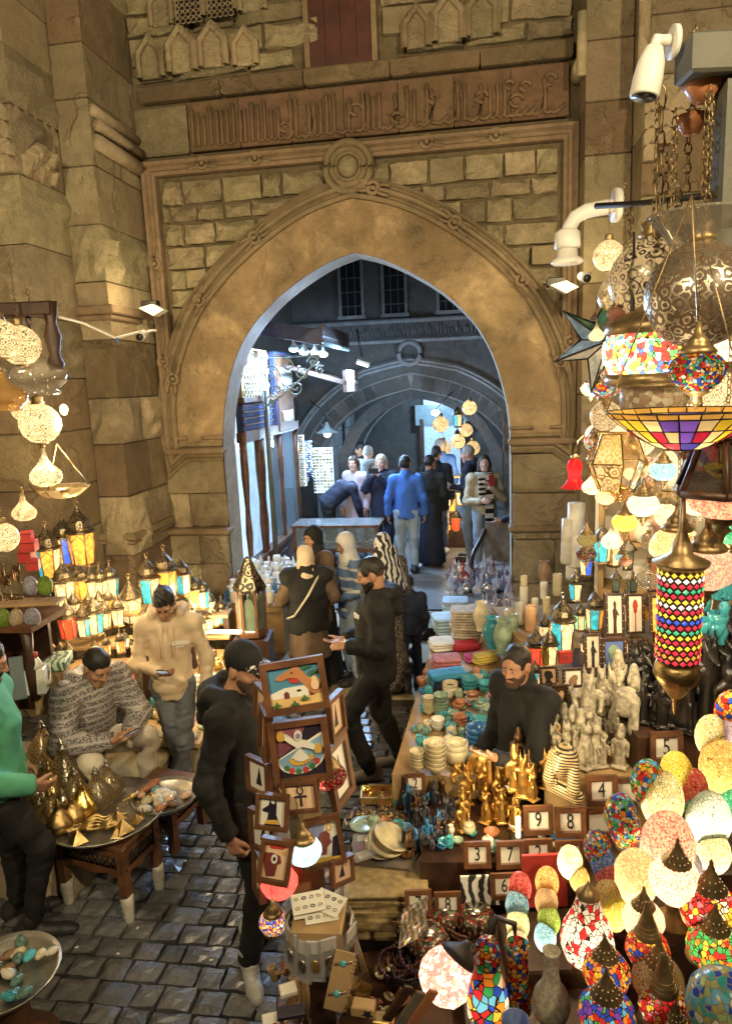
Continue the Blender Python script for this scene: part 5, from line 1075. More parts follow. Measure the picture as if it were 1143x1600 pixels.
kd('goblet','stone_goblet',[('goblet',L([(.26,0),(.28,.04),(.08,.12),(.07,.5),(.14,.56),(.32,.7),(.34,.86),(.2,.98),(.0,1.0)],'onyx_cream',16),None)])
kd('plate','plate',[('plate',L([(.3,0),(.34,.01),(.5,.06),(.5,.075),(.34,.03),(.0,.025)],'alabaster',28),None)])
# figurines by distance fields
def figm(fn,lo,hi,res,m): v,q=snet(fn,lo,hi,res); return npmesh('figurine',[(v,q,0)],[m])
mat('resin',(.42,.37,.27),.6,var=.4,vs=40,bump=.6,bs=60,rnd=.15); mat('ebony',(.012,.01,.009),.3,var=.3,bump=.3,bs=50); mat('gold_fig',(.7,.43,.13),.48,1,var=.35,vs=25,bump=.2,bs=60,rnd=.2); mat('slate_fig',(.06,.06,.075),.35,var=.4,vs=20,rnd=.3); mat('bronze_fig',(.18,.1,.045),.35,.7,var=.4,vs=20,rnd=.2); rows('nemes',(.02,.02,.025),(.6,.45,.22),6.5,'Z',.35)
def f_phar(Pn):
    d=rc(Pn,(0,0,.1),(0,0,.5),.11,.1,.8); d=smin(d,rc(Pn,(-.12,0,.6),(.12,0,.6),.06,.06),.05); d=smin(d,rc(Pn,(0,0,.4),(0,0,.62),.1,.12,.7),.05)
    for s in (-1,1): d=smin(d,rc(Pn,(s*.17,0,.58),(s*.16,-.02,.32),.035,.03),.02); d=smin(d,rc(Pn,(s*.06,-.02,.3),(s*.06,-.03,.05),.05,.045),.02)
    d=smin(d,elp(Pn,(0,-.02,.76),(.08,.085,.1)),.02); d=smin(d,rc(Pn,(0,.02,.8),(0,.02,.98),.085,.05),.03); d=smin(d,rc(Pn,(0,-.09,.66),(0,-.09,.6),.02,.015),.01); d=np.minimum(d,np.maximum(np.maximum(np.abs(Pn[:,0])-.16,np.abs(Pn[:,1])-.12),np.abs(Pn[:,2]-.03)-.03)); return d+folds(Pn,.004,60,3)
def f_anub(Pn):
    d=rc(Pn,(0,0,.08),(0,0,.5),.11,.1,.8); d=smin(d,rc(Pn,(-.13,0,.6),(.13,0,.6),.06,.06),.05)
    for s in (-1,1): d=smin(d,rc(Pn,(s*.18,0,.58),(s*.14,-.1,.42),.035,.03),.02); d=smin(d,rc(Pn,(s*.045,.01,.82),(s*.055,.02,1.0),.03,.006),.015)
    d=smin(d,rc(Pn,(0,0,.62),(0,.0,.78),.08,.07),.03); d=smin(d,rc(Pn,(0,-.04,.78),(0,-.2,.74),.05,.022),.02); d=np.minimum(d,np.maximum(np.maximum(np.abs(Pn[:,0])-.15,np.abs(Pn[:,1])-.13),np.abs(Pn[:,2]-.03)-.03)); return d+folds(Pn,.004,60,4)
def f_cat(Pn):
    d=rc(Pn,(0,.06,.15),(0,0,.5),.17,.1); d=smin(d,rc(Pn,(0,-.03,.5),(0,-.03,.68),.09,.08),.05); d=smin(d,elp(Pn,(0,-.06,.78),(.095,.1,.09)),.03)
    for s in (-1,1): d=smin(d,rc(Pn,(s*.055,-.04,.84),(s*.075,-.03,.98),.035,.008),.01); d=smin(d,rc(Pn,(s*.06,-.1,.45),(s*.06,-.13,.03),.04,.04),.02)
    return np.minimum(d,np.maximum(np.maximum(np.abs(Pn[:,0])-.18,np.abs(Pn[:,1])-.22),np.abs(Pn[:,2]-.02)-.02))
def f_bust(Pn):
    d=elp(Pn,(0,-.02,.62),(.15,.16,.21)); d=smin(d,elp(Pn,(0,.06,.74),(.24,.2,.22)),.02)
    for s in (-1,1): d=smin(d,rc(Pn,(s*.2,.03,.72),(s*.24,-.05,.28),.09,.12,.6),.04)
    d=smin(d,rc(Pn,(-.22,.05,.12),(.22,.05,.12),.14,.14,.8),.06); d=smin(d,rc(Pn,(0,-.17,.42),(0,-.17,.3),.03,.025),.01); d=smin(d,rc(Pn,(0,-.16,.62),(0,-.19,.56),.02,.028),.01); d=smin(d,rc(Pn,(0,-.14,.86),(0,-.2,.94),.03,.025),.01); return np.maximum(d,-Pn[:,2])
def f_camel(Pn):
    d=rc(Pn,(0,-.25,.5),(0,.25,.5),.14,.13); d=smin(d,rc(Pn,(0,0,.58),(0,0,.72),.12,.04),.05); d=smin(d,rc(Pn,(0,-.3,.52),(0,-.42,.8),.08,.05),.04); d=smin(d,rc(Pn,(0,-.42,.82),(0,-.56,.78),.06,.035),.03)
    for s in (-1,1):
        for y in (-.22,.22): d=smin(d,rc(Pn,(s*.09,y,.45),(s*.09,y,.02),.055,.03),.03)
    return d
for nm_,fn,w in (('phar',f_phar,.3),('anub',f_anub,.32),('cat',f_cat,.3),('bust',f_bust,.45),('camel',f_camel,.68)): KIND[nm_]=('figurine',[('figurine',figm(fn,(-w,-w,-.04),(w,w,1.1),.024,'resin'),None)])
pm=MB(); pm.add([(-.5,-.5,0),(.5,-.5,0),(.5,.5,0),(-.5,.5,0),(0,0,.75)],[(3,2,1,0),(0,1,4),(1,2,4),(2,3,4),(3,0,4)],'brass'); kd('pyramid','brass_pyramid',[('pyramid',pm,None)])
sc=MB(); sc.ell((0,0,.12),(.5,.36,.26),'brass',14,8); sc.ell((.42,0,.14),(.18,.24,.16),'brass',10,6); sc.tube([(-.45,0,.39),(.3,0,.4)],.02,'brass',4); kd('scarab','scarab_stone',[('scarab',sc,None)])
# picture frames: facing -y, outer width 1, height hh
def frame(w,h,bar=.09,fm='oak',face='paper',dep=.05,inset=None):
    m=MB(); 
    for s in (-1,1): m.prism([(-h/2,-bar/2),(h/2,-bar/2),(h/2-bar,bar/2),(-h/2+bar,bar/2)],dep,fm,(s*(w/2-bar/2),0,h/2),_rot(0,-s*pi/2,0),-dep/2); m.prism([(-w/2,-bar/2),(w/2,-bar/2),(w/2-bar,bar/2),(-w/2+bar,bar/2)],dep,fm,(0,0,h/2+s*(h/2-bar/2)),_rot(0,0 if s<0 else pi,0),-dep/2)
    b=MB(); b.box((0,dep*.2,h/2),(w-bar*1.2,dep*.3,h-bar*1.2),face); return [('frame',m,None),('picture',b,None)]
kd('nframe','number_frame',frame(1,1.0,.16,'oak','paper',.12)); kd('pframe','picture_frame',frame(1,1.0,.12,'oak','paper',.08)); kd('tframe','picture_frame',frame(1,1.7,.13,'inlay','paper',.08) if False else frame(1,1.75,.13,'dark_wood','paper',.08))
# ------------------------------------------------------------------ left stall
def fan(px,py,Y,hpx,key,label,group='lit lanterns on the left shelves',rz=None,cat='lantern'):
    s=hpx*mpp(Y)/1.78*1.04; return spawn('fan_'+key,P(px,py,Y),random.uniform(0,1) if rz is None else rz,s,label,cat,group)
BACK='top row of the left lantern shelf'; 
for a in [(80,906,5.75,90,'mixed','tall brass domed lantern with teal and amber panes beside the red boxes'),(131,886,6.0,100,'orange','tallest lantern with orange filigree panes against the pier'),(105,884,6.05,82,'blue','dark domed lantern with blue top panes between the brass and orange lanterns'),
 (104,950,5.55,78,'white','iron lantern with white arched panes above the red lantern'),(131,938,5.7,62,'orange','lantern with plain amber panes left of the narrow teal one'),(146,938,5.72,58,'teal','narrow teal paned lantern in the middle shelf row'),(160,939,5.75,60,'white','pale yellow arched lantern right of the narrow teal one'),(176,934,5.8,58,'teal','lantern with pale teal arch at the right of the middle row'),
 (208,976,5.7,80,'white4','pointed brass lantern left of the beige hoodie'),(109,1000,5.2,68,'red','copper domed lantern with red panes'),(133,996,5.25,58,'teal','teal and white lantern beside the red one'),(151,992,5.3,66,'teal','taller teal lantern with dark onion dome'),(166,982,5.4,48,'white','small white lantern behind the seated man, left of its pair'),(186,978,5.45,50,'white','small white lantern behind the seated man, right of its pair'),
 (150,1026,5.05,32,'dark','low dark pierced lantern over the seated man'),(168,1024,5.1,34,'amber','little amber lantern above the printed jacket'),(190,1020,5.15,38,'amber','little amber and white lantern at the hoodie sleeve'),(84,1036,4.9,40,'dark','first of three small dark lanterns above the white jug'),(97,1036,4.9,40,'dark','middle of three small dark lanterns above the white jug'),(109,1036,4.9,40,'dark','last of three small dark lanterns above the white jug'),
 (236,946,5.9,82,'teal','teal and white lantern behind the beige hoodie'),(262,936,6.0,84,'orange','amber lantern behind the head of the beige hoodie'),(287,930,6.2,62,'teal','pale green lantern between hoodie and jamb'),(305,952,6.4,60,'amber','amber arched lantern at the right end of the shelf'),(318,952,6.45,54,'teal','teal and white lantern at the right end of the shelf'),(330,960,6.5,40,'white','small white lantern near the jamb'),
 (338,978,6.5,40,'white','white square lantern before the jamb'),(348,975,6.55,46,'mixed','red and teal lantern closest to the jamb'),(327,984,6.4,34,'green','small pale green lantern near the jamb'),(316,992,6.3,36,'amber','lowest amber lantern near the jamb'),(225,1000,5.5,44,'white','white lantern hidden at the hoodie elbow'),(205,1068,5.0,34,'red','little red lantern beside the seated man'),(197,1012,5.2,30,'white4','tiny white lantern next to the hoodie sleeve')]:
    fan(*a)
for i in range(14):
    px=[228,243,256,270,284,298,312,215,232,247,118,141,158,172][i]; py=[985,978,990,972,982,975,1005,1030,1020,1035,968,966,962,960][i]
    fan(px,py,[5.6,5.7,5.5,5.8,5.7,6.0,6.0,5.1,5.2,5.2,5.4,5.45,5.5,5.5][i],random.uniform(36,50),['white','teal','amber','white','mixed','white4','amber'][i%7],'small lit lantern crowded behind the young man in beige')
# stepped boards under the lanterns
m=MB(); m.ell((0,0,0),(.025,.025,.035),'bulb_warm'); e=empty('bare_bulb',P(100,640,4.6),0,'bare warm bulb among the hanging lanterns at left','bulb'); m.build('bulb',e); lamp('bulb_light',(.1,-.1,-.08),60,(1,.8,.5),.08,e)  # extra bulb added for warm light on the left stall
sh=empty('lantern_shelf',(0,0,0),0,'stepped timber shelves carrying the lit lanterns','shelf')
for (x0,x1,py,Y,dep) in ((60,150,907,5.85,.3),(88,222,951,5.68,.26),(90,205,1001,5.3,.24),(75,205,1037,4.98,.22),(222,300,950,5.98,.3),(296,358,956,6.45,.22),(308,360,990,6.42,.2)):
    a=P(x0,py,Y); b=P(x1,py,Y); m=MB(); z=min(a.z,b.z)-.02; m.box(((a.x+b.x)/2,Y+.03,z),(b.x-a.x,dep,.03),'pale_wood',None,.004); m.build('board',sh)
    for x in (a.x+.05,b.x-.05): m=MB(); m.box((x,Y+.08,z/2),(.05,.05,z),'dark_wood'); m.build('post',sh)
for px,py,Y,e in ((130,880,5.3,10),(150,960,5.0,11),(180,900,5.4,11),(240,900,5.5,10),(320,930,6.1,11)): lamp('lantern_light',P(px,py,Y),e,(1,.7,.33),.06,sh)
# pendants at the upper left
def pend(key,px,py,Y,wpx,label,cat='pendant lantern',group='hanging lanterns at the upper left',mats=None,light=0,rz=0,col=(1,.8,.5)):
    s=wpx*mpp(Y); c=P(px,py,Y); e=spawn(key,c,rz,s,label,cat,group,mats)
    if light: lamp('lantern_bulb',(0,0,0),light*.4*(s/.14)**2,col,.02*1.0,e)
    return e
pend('pglobe',32,540,4.2,58,'pierced silver globe lantern under the wooden bracket',light=2.2); pend('pglobe',2,530,4.0,56,'pierced silver globe lantern cut by the left edge, top',light=2.2); pend('onion',60,590,4.3,84,'large smoky glass onion lantern'); pend('onion',8,622,3.6,66,'amber tinted glass onion lantern at the left edge',mats={'smoke_glass':'amber_glass'})
pend('pglobe',63,662,4.4,60,'lotus scaled white globe lantern below the onion lantern',light=2.5); pend('tear',72,742,4.4,50,'lit teardrop lantern with pierced rosette',mats={'pierce_brass':'pierce_silver'},light=3); pend('tear',38,800,4.1,38,'slim brass teardrop lantern by the red boxes',light=2); pend('pglobe',6,840,4.0,46,'white pierced globe near the left edge, low',light=2.5); pend('pglobe',36,640,4.6,34,'small white pierced globe behind the onion lantern',light=2)
ds=empty('hanging_dish',P(97,762,4.5),0,'flat pierced brass dish hanging on three chains','hanging dish'); m=MB(); m.lathe([(.02,-.07),(.1,-.055),(.155,-.015),(.17,.0),(.175,.008),(.16,.004)],'pierce_brass',28); m.build('bowl',ds)
for i in range(3): a=2*pi*i/3+.4; m=MB(); m.tube([(.165*cos(a),.165*sin(a),0),(0,0,.28)],.004,'brass',4); m.build('chain',ds)
lamp('dish_bulb',(0,0,.04),2.2,(1,.8,.5),.03,ds)
rk=empty('lantern_bracket',P(45,500,4.3),0,'dark turned wood bracket at the upper left','bracket'); m=MB(); m.box((-.25,0,.06),(.8,.1,.08),'dark_wood',None,.01); m.build('beam',rk); m=MB(); m.lathe([(.035,-.3),(.05,-.26),(.03,-.2),(.05,-.1),(.03,-.02),(.05,.1)],'dark_wood',12,(.13,0,0)); m.build('post',rk)
for i in range(6): m=MB(); m.lathe([(.008,-.12),(.02,-.08),(.008,-.04),(.02,.0),(.008,.03)],'dark_wood',8,(-.4+i*.08,0,0)); m.build('spindle',rk)
# wiring, small camera and wedge lamps on the stone
m=MB(); pp=[P(92,495,6.2),P(130,505,6.3),P(180,528,6.6),P(222,518,6.7)]; m.tube(pp,.012,'white_paint',5); m.tube([P(183,528,6.6),P(184,536,6.6)],.015,'blue_paint',5); o=m.build('cable'); tag(o,'pale cable sagging across the left pier','cable')
def bcam(px,py,Y,label,rz=0):
    e=empty('security_camera',P(px,py,Y),rz,label,'camera'); m=MB(); m.lathe([(.035,-.07),(.04,-.06),(.04,.06),(.02,.08)],'white_paint',14,rot=_rot(pi/2+.25,0,0)); m.build('housing',e); m=MB(); m.lathe([(.0,0),(.034,0),(.034,.01),(.0,.012)],'black_plastic',14,(0,-.073,-.02),_rot(pi/2+.25,0,0)); m.build('lens',e); m=MB(); m.tube([(0,.05,.02),(.05,.12,.05),(.1,.14,.05)],.012,'white_paint'); m.build('arm',e)
bcam(222,524,6.75,'small white camera on the left pier by the cable'); bcam(912,433,6.3,'small square camera on the right pier beside the wedge lamp')
def wedge(px,py,Y,label):
    e=empty('wedge_lamp',P(px,py,Y),-TH,label,'wall lamp'); m=MB(); m.prism([(-.12,.03),(.02,.06),(.13,.0),(.02,-.05)],.12,'paper',(0,0,0),None,-.12); m.build('shade',e); m=MB(); m.box((-.06,.02,.07),(.16,.1,.08),'iron',None,.01); m.build('bracket',e); lamp('wedge_light',(0,-.3,.12),9,(1,.78,.42),.08,e)
wedge(244,487,7.2,'wedge shaped pale wall lamp on the left frame moulding'); wedge(878,452,6.75,'wedge shaped pale wall lamp on the right frame moulding')
# cabinet with decorated eggs, red boxes, jug
cb=empty('wooden_cabinet',P(40,1035,4.35),R(-8),'dark wooden cabinet with wavy top at the left edge','cabinet'); cb.location.x-=.12; z=P(40,972,4.35).z-cb.location.z; 
m=MB(); m.prism([(-.5,z),(.1,z),(.2,z+.02),(.27,z+.01),(.27,z-.03),(-.5,z-.03)],.4,'oak',(0,-.1,0)); m.build('top',cb)
for x in (-.3,-.05,.2): m=MB(); m.lathe([(.03,z-.5),(.04,z-.3),(.025,z-.2),(.04,z-.03)],'dark_wood',10,(x,-.05,0)); m.build('leg',cb)
m=MB(); m.box((-.2,.27,z/2-.25),(.7,.03,z+.4),'dark_wood'); m.build('back',cb); m=MB(); m.box((-.2,.1,z-.33),(.7,.36,.03),'dark_wood'); m.build('shelf',cb)
def dec_egg(px,py,Y,wpx,mt,label):
    s=wpx*mpp(Y)/.71; c=P(px,py,Y); spawn('egg',c,0,s,label,'decorated egg','beaded eggs on the left cabinet',{'crk_yellow':mt},name='decorated_egg')
for a in [(50,930,4.5,22,'sed_grey','grey beaded egg on the upper shelf, left of the green egg'),(73,931,4.5,23,'sed_green','green beaded egg on the upper shelf'),(7,983,4.3,24,'sed_green','green beaded egg at the left edge on the cabinet top'),(28,981,4.3,22,'sed_cream','pale grey egg in the middle of the cabinet top'),(53,983,4.3,25,'sed_grey','blue grey beaded egg at the right of the cabinet top')]: dec_egg(*a)
m=MB(); m.box((0,0,0),(.42,.16,.02),'pale_wood',None,.004); a=P(58,936,4.55); o=m.build('small_shelf',None,(a.x-.05,a.y,a.z-.02)); tag(o,'little pale shelf under the two upper eggs','shelf')
for i,(px,py,w,h) in enumerate(((44,878,20,20),(47,861,22,18),(42,845,18,15),(53,890,18,16))):
    Y=4.8; m=MB(); s=mpp(Y); m.box((0,0,h*s/2),(w*s,.09,h*s),'red_card',None,.004); m.box((0,0,h*s*.8),(w*s+.004,.094,h*s*.05),'dark_wood'); o=m.build('gift_box',None,P(px,py,Y),(0,0,.1*i)); tag(o,['red gift box at the left of the pile under the brass teardrop','red gift box in the middle of the pile under the brass teardrop','topmost red gift box under the brass teardrop','lowest orange red gift box beside the brass lantern'][i],'box','red gift boxes')
for i in range(26):
    px=random.uniform(2,38); py=random.choice([905,918,950,962])+random.uniform(-10,6); Y=4.6; s=random.uniform(14,24)*mpp(Y); spawn(random.choice(['cat','camel','phar']),P(px,py,Y),random.uniform(0,6),s,'small dark brown souvenir figurine in the pile at the left edge','figurine','dark figurines at the left edge',{'resin':'bronze_fig'})
jg=empty('plastic_jug',P(61,1085,4.3),R(10),'white plastic jug with red cap behind the green sweatshirt','jug'); m=MB(); s=mpp(4.3)
m.box((0,0,.1),(.115,.09,.2),'pearl',None,.02); m.lathe([(.055,.19),(.03,.24),(.022,.26)],'pearl',12); m.tube([(.05,0,.2),(.085,0,.2),(.085,0,.08),(.055,0,.06)],.013,'pearl'); m.build('body',jg); m=MB(); m.lathe([(.025,.255),(.025,.285),(.0,.287)],'red_card',12); m.build('cap',jg)
m=MB(); m.box((0,0,.15),(.2,.22,.3),'pale_wood',None,.01); o=m.build('carton',None,P(88,1105,4.55),(0,0,.2)); tag(o,'brown carton under the green patterned paper','carton'); rows('marble_paper',(.05,.12,.09),(.4,.5,.36),7,'X',.5,9)
m=MB(); m.box((0,0,.03),(.24,.24,.06),'marble_paper',None,.005); a=P(88,1105,4.55); o=m.build('paper_block',None,(a.x,a.y,a.z+.3),(0,0,.2)); tag(o,'green marbled paper block lying on the carton','paper block')
m=MB(); m.box((0,0,.11),(.08,.02,.28),'clear_glass'); o=m.build('glass_plate',None,P(32,1085,4.2),(0,0,.3)); tag(o,'upright pane of clear plastic left of the jug','pane')
bn=empty('stone_bench',(-2.45,4.75,0),R(-6),'low stone bench with worn edges under the seated man','bench')
for i in range(3): m=MB(); m.box((-.35+i*.5,.1,.19),(.49,.55,.38),'limestone',None,.02); m.build('block',bn)
m=MB(); m.box((0,0,.21),(.5,.7,.42),'limestone',None,.02); a=G(75,1395); o=m.build('stone_block',None,(a.x-.1,a.y+.25,0),(0,0,-.1)); tag(o,'pale stone block behind the black trousers at left','stone block')
m=MB(); m.box((0,0,.16),(.4,.5,.32),'limestone',None,.02); a=G(232,1225); o=m.build('stone_block',None,(a.x,a.y+.3,0),(0,0,-.1)); tag(o,'grey stone block behind the legs of the beige hoodie','stone block')
# trinket table in the bright corner
tt=empty('trinket_table',(-1.5,5.65,0),-TH,'crowded trinket table glowing at the right of the beige hoodie','table'); m=MB(); m.box((0,0,.5),(.62,1.5,.04),'pale_wood',_rot(.1,0,0)); m.build('top',tt); m=MB(); m.box((0,0,.24),(.56,1.4,.44),'limestone',None,.01); m.build('base',tt)
m=MB(); m.tube([(-.2,.72,.78),(.3,.72,.78)],.02,'bulb_warm',8); m.build('lamp_tube',tt); lamp('table_light',(0,.5,.95),16,(1,.78,.42),.12,tt); lamp('table_light',(-.05,-.3,.95),10,(1,.78,.42),.12,tt)
rq=random.Random(12); TM=['alabaster','glaze_terra','glaze_teal','pearl','stone_brown','gold_leaf','onyx_green','glaze_peach']
NM_={'alabaster':'white','glaze_terra':'rust red','glaze_teal':'teal','pearl':'pearly','stone_brown':'brown','gold_leaf':'gilt','onyx_green':'green','glaze_peach':'peach'}
for i in range(80):
    k=rq.choice(['scarab','bowl','jar','plate','candle']); mt=rq.choice(TM); x,y=rq.uniform(-.28,.28),rq.uniform(-.72,.7); p=tt.matrix_world@Vector((0,0,0)); w=Vector((-1.5,5.65,0))+Matrix.Rotation(-TH,3,'Z')@Vector((x,y,.525+.1*y)); base=[m_.name for m_ in KIND[k][1][0][1].materials][0]
    spawn(k,w,rq.uniform(0,6),rq.uniform(.05,.1),'%s stone %s on the bright trinket table'%(NM_[mt],{'scarab':'pebble','bowl':'bowl','jar':'jar','plate':'dish','candle':'holder'}[k]),{'scarab':'pebble','bowl':'bowl','jar':'jar','plate':'dish','candle':'candle holder'}[k],'trinkets on the bright table '+mt+' '+k,{base:mt},name={'scarab':'polished_stone'}.get(k))
for i in range(5): a=G(300,1190,0); spawn('plate',(a.x-.02,a.y+.25,.3+i*.035),i,.2,'agate dish in the stack beside the hoodie legs','dish','agate dish stack',{'alabaster':['stone_brown','alabaster'][i%2]})
for i in range(6): a=P(206,1108,4.9); spawn('plate',(a.x,a.y,a.z+i*.022),i,.16,'green stone dish in the stack behind the seated man','dish','green dish stack',{'alabaster':'onyx_green'})
# big wooden lantern cabinet at the jamb
wl=empty('wooden_lantern',P(395,990,6.4),0,'tall six sided wooden lantern with arched panes beside the jamb','lantern'); zb=wl.location.z; m=MB(); H=.46
for k in range(6):
    a=2*pi*k/6; m.box((.13*cos(a),.13*sin(a),H/2),(.025,.025,H),'oak')
m.lathe([(.15,0),(.15,.04),(.14,.05)],'oak',6,smooth=False); m.lathe([(.15,H-.03),(.16,H),(.08,H+.16),(.03,H+.28),(.0,H+.3)],'pierce_dark',6,smooth=False); m.box((0,0,-zb/2-.01),(.34,.34,max(.1,zb-.02)),'dark_wood'); m.build('frame',wl)
for k in range(6):
    a=2*pi*(k+.5)/6; m=MB(); m.prism([(-.05,.06),(.05,.06),(.05,H-.16),(.03,H-.1),(0,H-.08),(-.03,H-.1),(-.05,H-.16)],.01,'dull_pane',(.11*cos(a),.11*sin(a),0),_rot(0,0,a+pi/2)); m.build('pane',wl)
# table of white trinkets inside the arch
wt=empty('trinket_stand',WL(-1.18,.15,.2),-TH,'stand of white carved trinkets just inside the arch','table'); m=MB(); m.box((0,-.1,.62),(.7,1.2,.05),'pale_wood',_rot(.12,0,0)); m.build('top',wt); m=MB(); m.box((0,0,.28),(.62,1.1,.56),'pale_wood',None,.01); m.build('base',wt)
m=MB(); m.box((0,0,0),(.02,.02,.02),'led_white'); 
mat('white_stone',(.72,.74,.74),.4,var=.1,rnd=.1)
for i in range(7):
    for j in range(11):
        w=WL(-1.18,.15,.2)+Matrix.Rotation(-TH,3,'Z')@Vector((-.3+i*.1,-.62+j*.1,.65+.12*(-.5+j*.1)+.02)); k=['cat','phar','jar','candle'][(i*3+j)%4]; mm={'resin':'white_stone','alabaster':'white_stone'}
        if j<3: mm={'resin':'glaze_blue','alabaster':'pearl'}
        spawn(k,w,rq.uniform(2.5,3.8),rq.uniform(.1,.15),('white carved stone %s on the stand inside the arch' if j>=3 else 'small %s at the near edge of the white trinket stand')%{'cat':'cat','phar':'statuette','jar':'jar','candle':'holder'}[k],{'cat':'figurine','phar':'figurine','jar':'jar','candle':'candle holder'}[k],'white trinkets '+k+str(j<3),mm)
# tray tables
def tray_table(c,rz,w,d,h,label,wrap=True):
    e=empty('tray_table',c,rz,label,'table'); m=MB(); m.box((0,0,h-.015),(w,d,.03),'oak',None,.005); m.build('top',e)
    for sx,sy,L1 in ((0,-1,w),(0,1,w),(-1,0,d),(1,0,d)):
        rot=_rot(0,0,0 if sx==0 else pi/2); cx=sx*(w/2-.015); cy=sy*(d/2-.015); m=MB(); n=int(L1/.035)
        m.box((cx,cy,h-.055),(L1,.02,.03) if sx==0 else (.02,L1,.03),'oak'); m.box((cx,cy,h-.16),(L1,.02,.03) if sx==0 else (.02,L1,.03),'oak')
        pts=[(-L1/2,h-.145),(-L1/2,h-.25),(-L1/2+.04,h-.21),(-L1/4,h-.18),(0,h-.2),(L1/4,h-.18),(L1/2-.04,h-.21),(L1/2,h-.25),(L1/2,h-.145)]; m.prism(pts,.018,'oak',(cx,cy,0),rot,-.009)
        for k in range(n):
            x=-L1/2+(k+.5)*L1/n
            for a in (1,-1): p0=rot@Vector((x-.03*a,0,h-.15)); p1=rot@Vector((x+.03*a,0,h-.07)); m.tube([p0+Vector((cx,cy,0)),p1+Vector((cx,cy,0))],.005,'dark_wood',4)
        m.build('lattice_apron',e)
    for sx in (-1,1):
        for sy in (-1,1):
            m=MB(); m.box((sx*(w/2-.02),sy*(d/2-.02),h*.64),(.05,.05,h*.68),'oak',None,.004); l=m.build('leg',e); m=MB()
            if wrap: m.tube([(sx*(w/2-.02)+.006*(i%2),sy*(d/2-.02),h*.36*(1-i/9)) for i in range(10)],[.04,.036,.042,.034,.038,.031,.035,.028,.03,.02],'plastic_wrap',8); m.build('wrapping',l)
    return e
mat('plastic_wrap',(.55,.52,.45),.25,var=.15,vs=30,bump=.4,bs=40)
a,b_,c_=G(115,1418),G(205,1443),G(243,1392); rz=math.atan2(b_.y-a.y,b_.x-a.x); ctr=(a+c_)/2; tray_table((ctr.x,ctr.y,0),rz,(b_-a).length+.06,(c_-b_).length+.05,.5,'carved wooden table with plastic wrapped legs under the brass tray')
a2=G(288,1350); tray_table((a2.x-.12,a2.y+.12,0),rz,.36,.36,.5,'smaller turned wooden table behind the brass tray table',False)
def tray(px,py,z,rpx,label,m_='silver'):
    c=G(px,py,z); Y=c.y; r=rpx*(c-cam.location).length/FPX; m=MB(); m.lathe([(r*.9,0),(r*.94,.008),(r,.03),(r*1.0,.035),(r*.9,.014),(0,.012)],m_,40); o=m.build('metal_tray',None,c); tag(o,label,'tray'); return c,r
mat('tray_metal',(.5,.47,.4),.35,.9,var=.2,vs=12,bump=.15,bs=30)
tc,tr=tray(166,1272,.52,80,'large round metal tray of brass trinkets','tray_metal'); tc2,tr2=tray(258,1248,.52,46,'round tray of stone birds on the smaller table','tray_metal'); tc3,tr3=tray(8,1528,.42,64,'round tray of scarab stones at the lower left corner','tray_metal')
for i in range(22):
    a=rq.uniform(0,6.28); r=tr*math.sqrt(rq.random())*.8; k=rq.choice(['pyramid','scarab','camel','pyramid','scarab','cat']); s=rq.uniform(.06,.1); spawn(k,tc+Vector((r*cos(a),r*sin(a),.015+rq.uniform(0,.02))),rq.uniform(0,6),s,'brass %s on the large round tray'%{'pyramid':'pyramid','scarab':'beetle','camel':'camel','cat':'cat'}[k],'brass trinket','brass trinkets on the large tray '+k,{'resin':'brass','brass':'brass'})
for i in range(5): m=MB(); y0=-.2+i*.035; m.tube([(-.2+.02*j,-.0+.01*sin(j*1.3+i),.02+.006*sin(j)) for j in range(18)],[.012+.004*sin(j*1.1) for j in range(18)],'brass',6); o=m.build('brass_ornament',None,tc+Vector((.02,-.2+i*.03,.02)),(0,0,.15)); tag(o,'long twisted brass ornament lying at the front of the large tray','ornament','long brass ornaments')
for i,(px,py,h) in enumerate([(72,1190,60),(105,1240,78),(83,1255,60),(62,1268,55),(122,1258,54),(140,1228,40),(155,1262,60),(172,1245,55),(101,1270,36),(132,1275,56),(83,1288,52),(96,1300,48),(116,1288,44),(70,1240,46)]):
    c=G(px,py,.53); s=h*(c-cam.location).length/FPX/1.3*.95; spawn('pot',c,i,s*1.1,['tall silver pot with tapering neck beside the green sleeve','largest pierced silver pot behind the tray','gilt pot left of the largest silver pot','silver pot half hidden by the black trousers','small silver pot at the middle of the group','little gold pot under the seated man','slim silver pot in front of the cream trousers','silver pot at the right end of the group','short silver pot in the middle','bright gold pot at the centre front','gilt pot at the lower left of the group','brass pot at the very front of the group','round brass pot beside the tray edge','silver pot behind the gilt ones'][i],'pot','teardrop metal pots on the left table',{'pierce_brass':['pierce_silver','pierce_silver','pierce_brass','pierce_silver','pierce_silver','gold','pierce_silver','pierce_silver','silver','gold','pierce_brass','brass','brass','pierce_silver'][i],'brass':'silver' if i in(0,1,3,4,6,7,8,13) else 'brass'})
m=MB(); m.box((0,0,0),(.75,.5,.03),'dark_wood',None,.005); o=m.build('display_board',None,G(105,1262,.515)+Vector((-.05,.02,-.005)),(0,0,rz)); tag(o,'dark board carrying the metal pots','board')
m=MB(); m.box((0,0,.25),(.6,.4,.5),'limestone',None,.02); o=m.build('stone_block',None,G(85,1290,.0)*0+Vector((G(95,1262,.5).x-.1,G(95,1262,.5).y+.05,0)),(0,0,rz)); tag(o,'stone block under the board of metal pots','stone block')
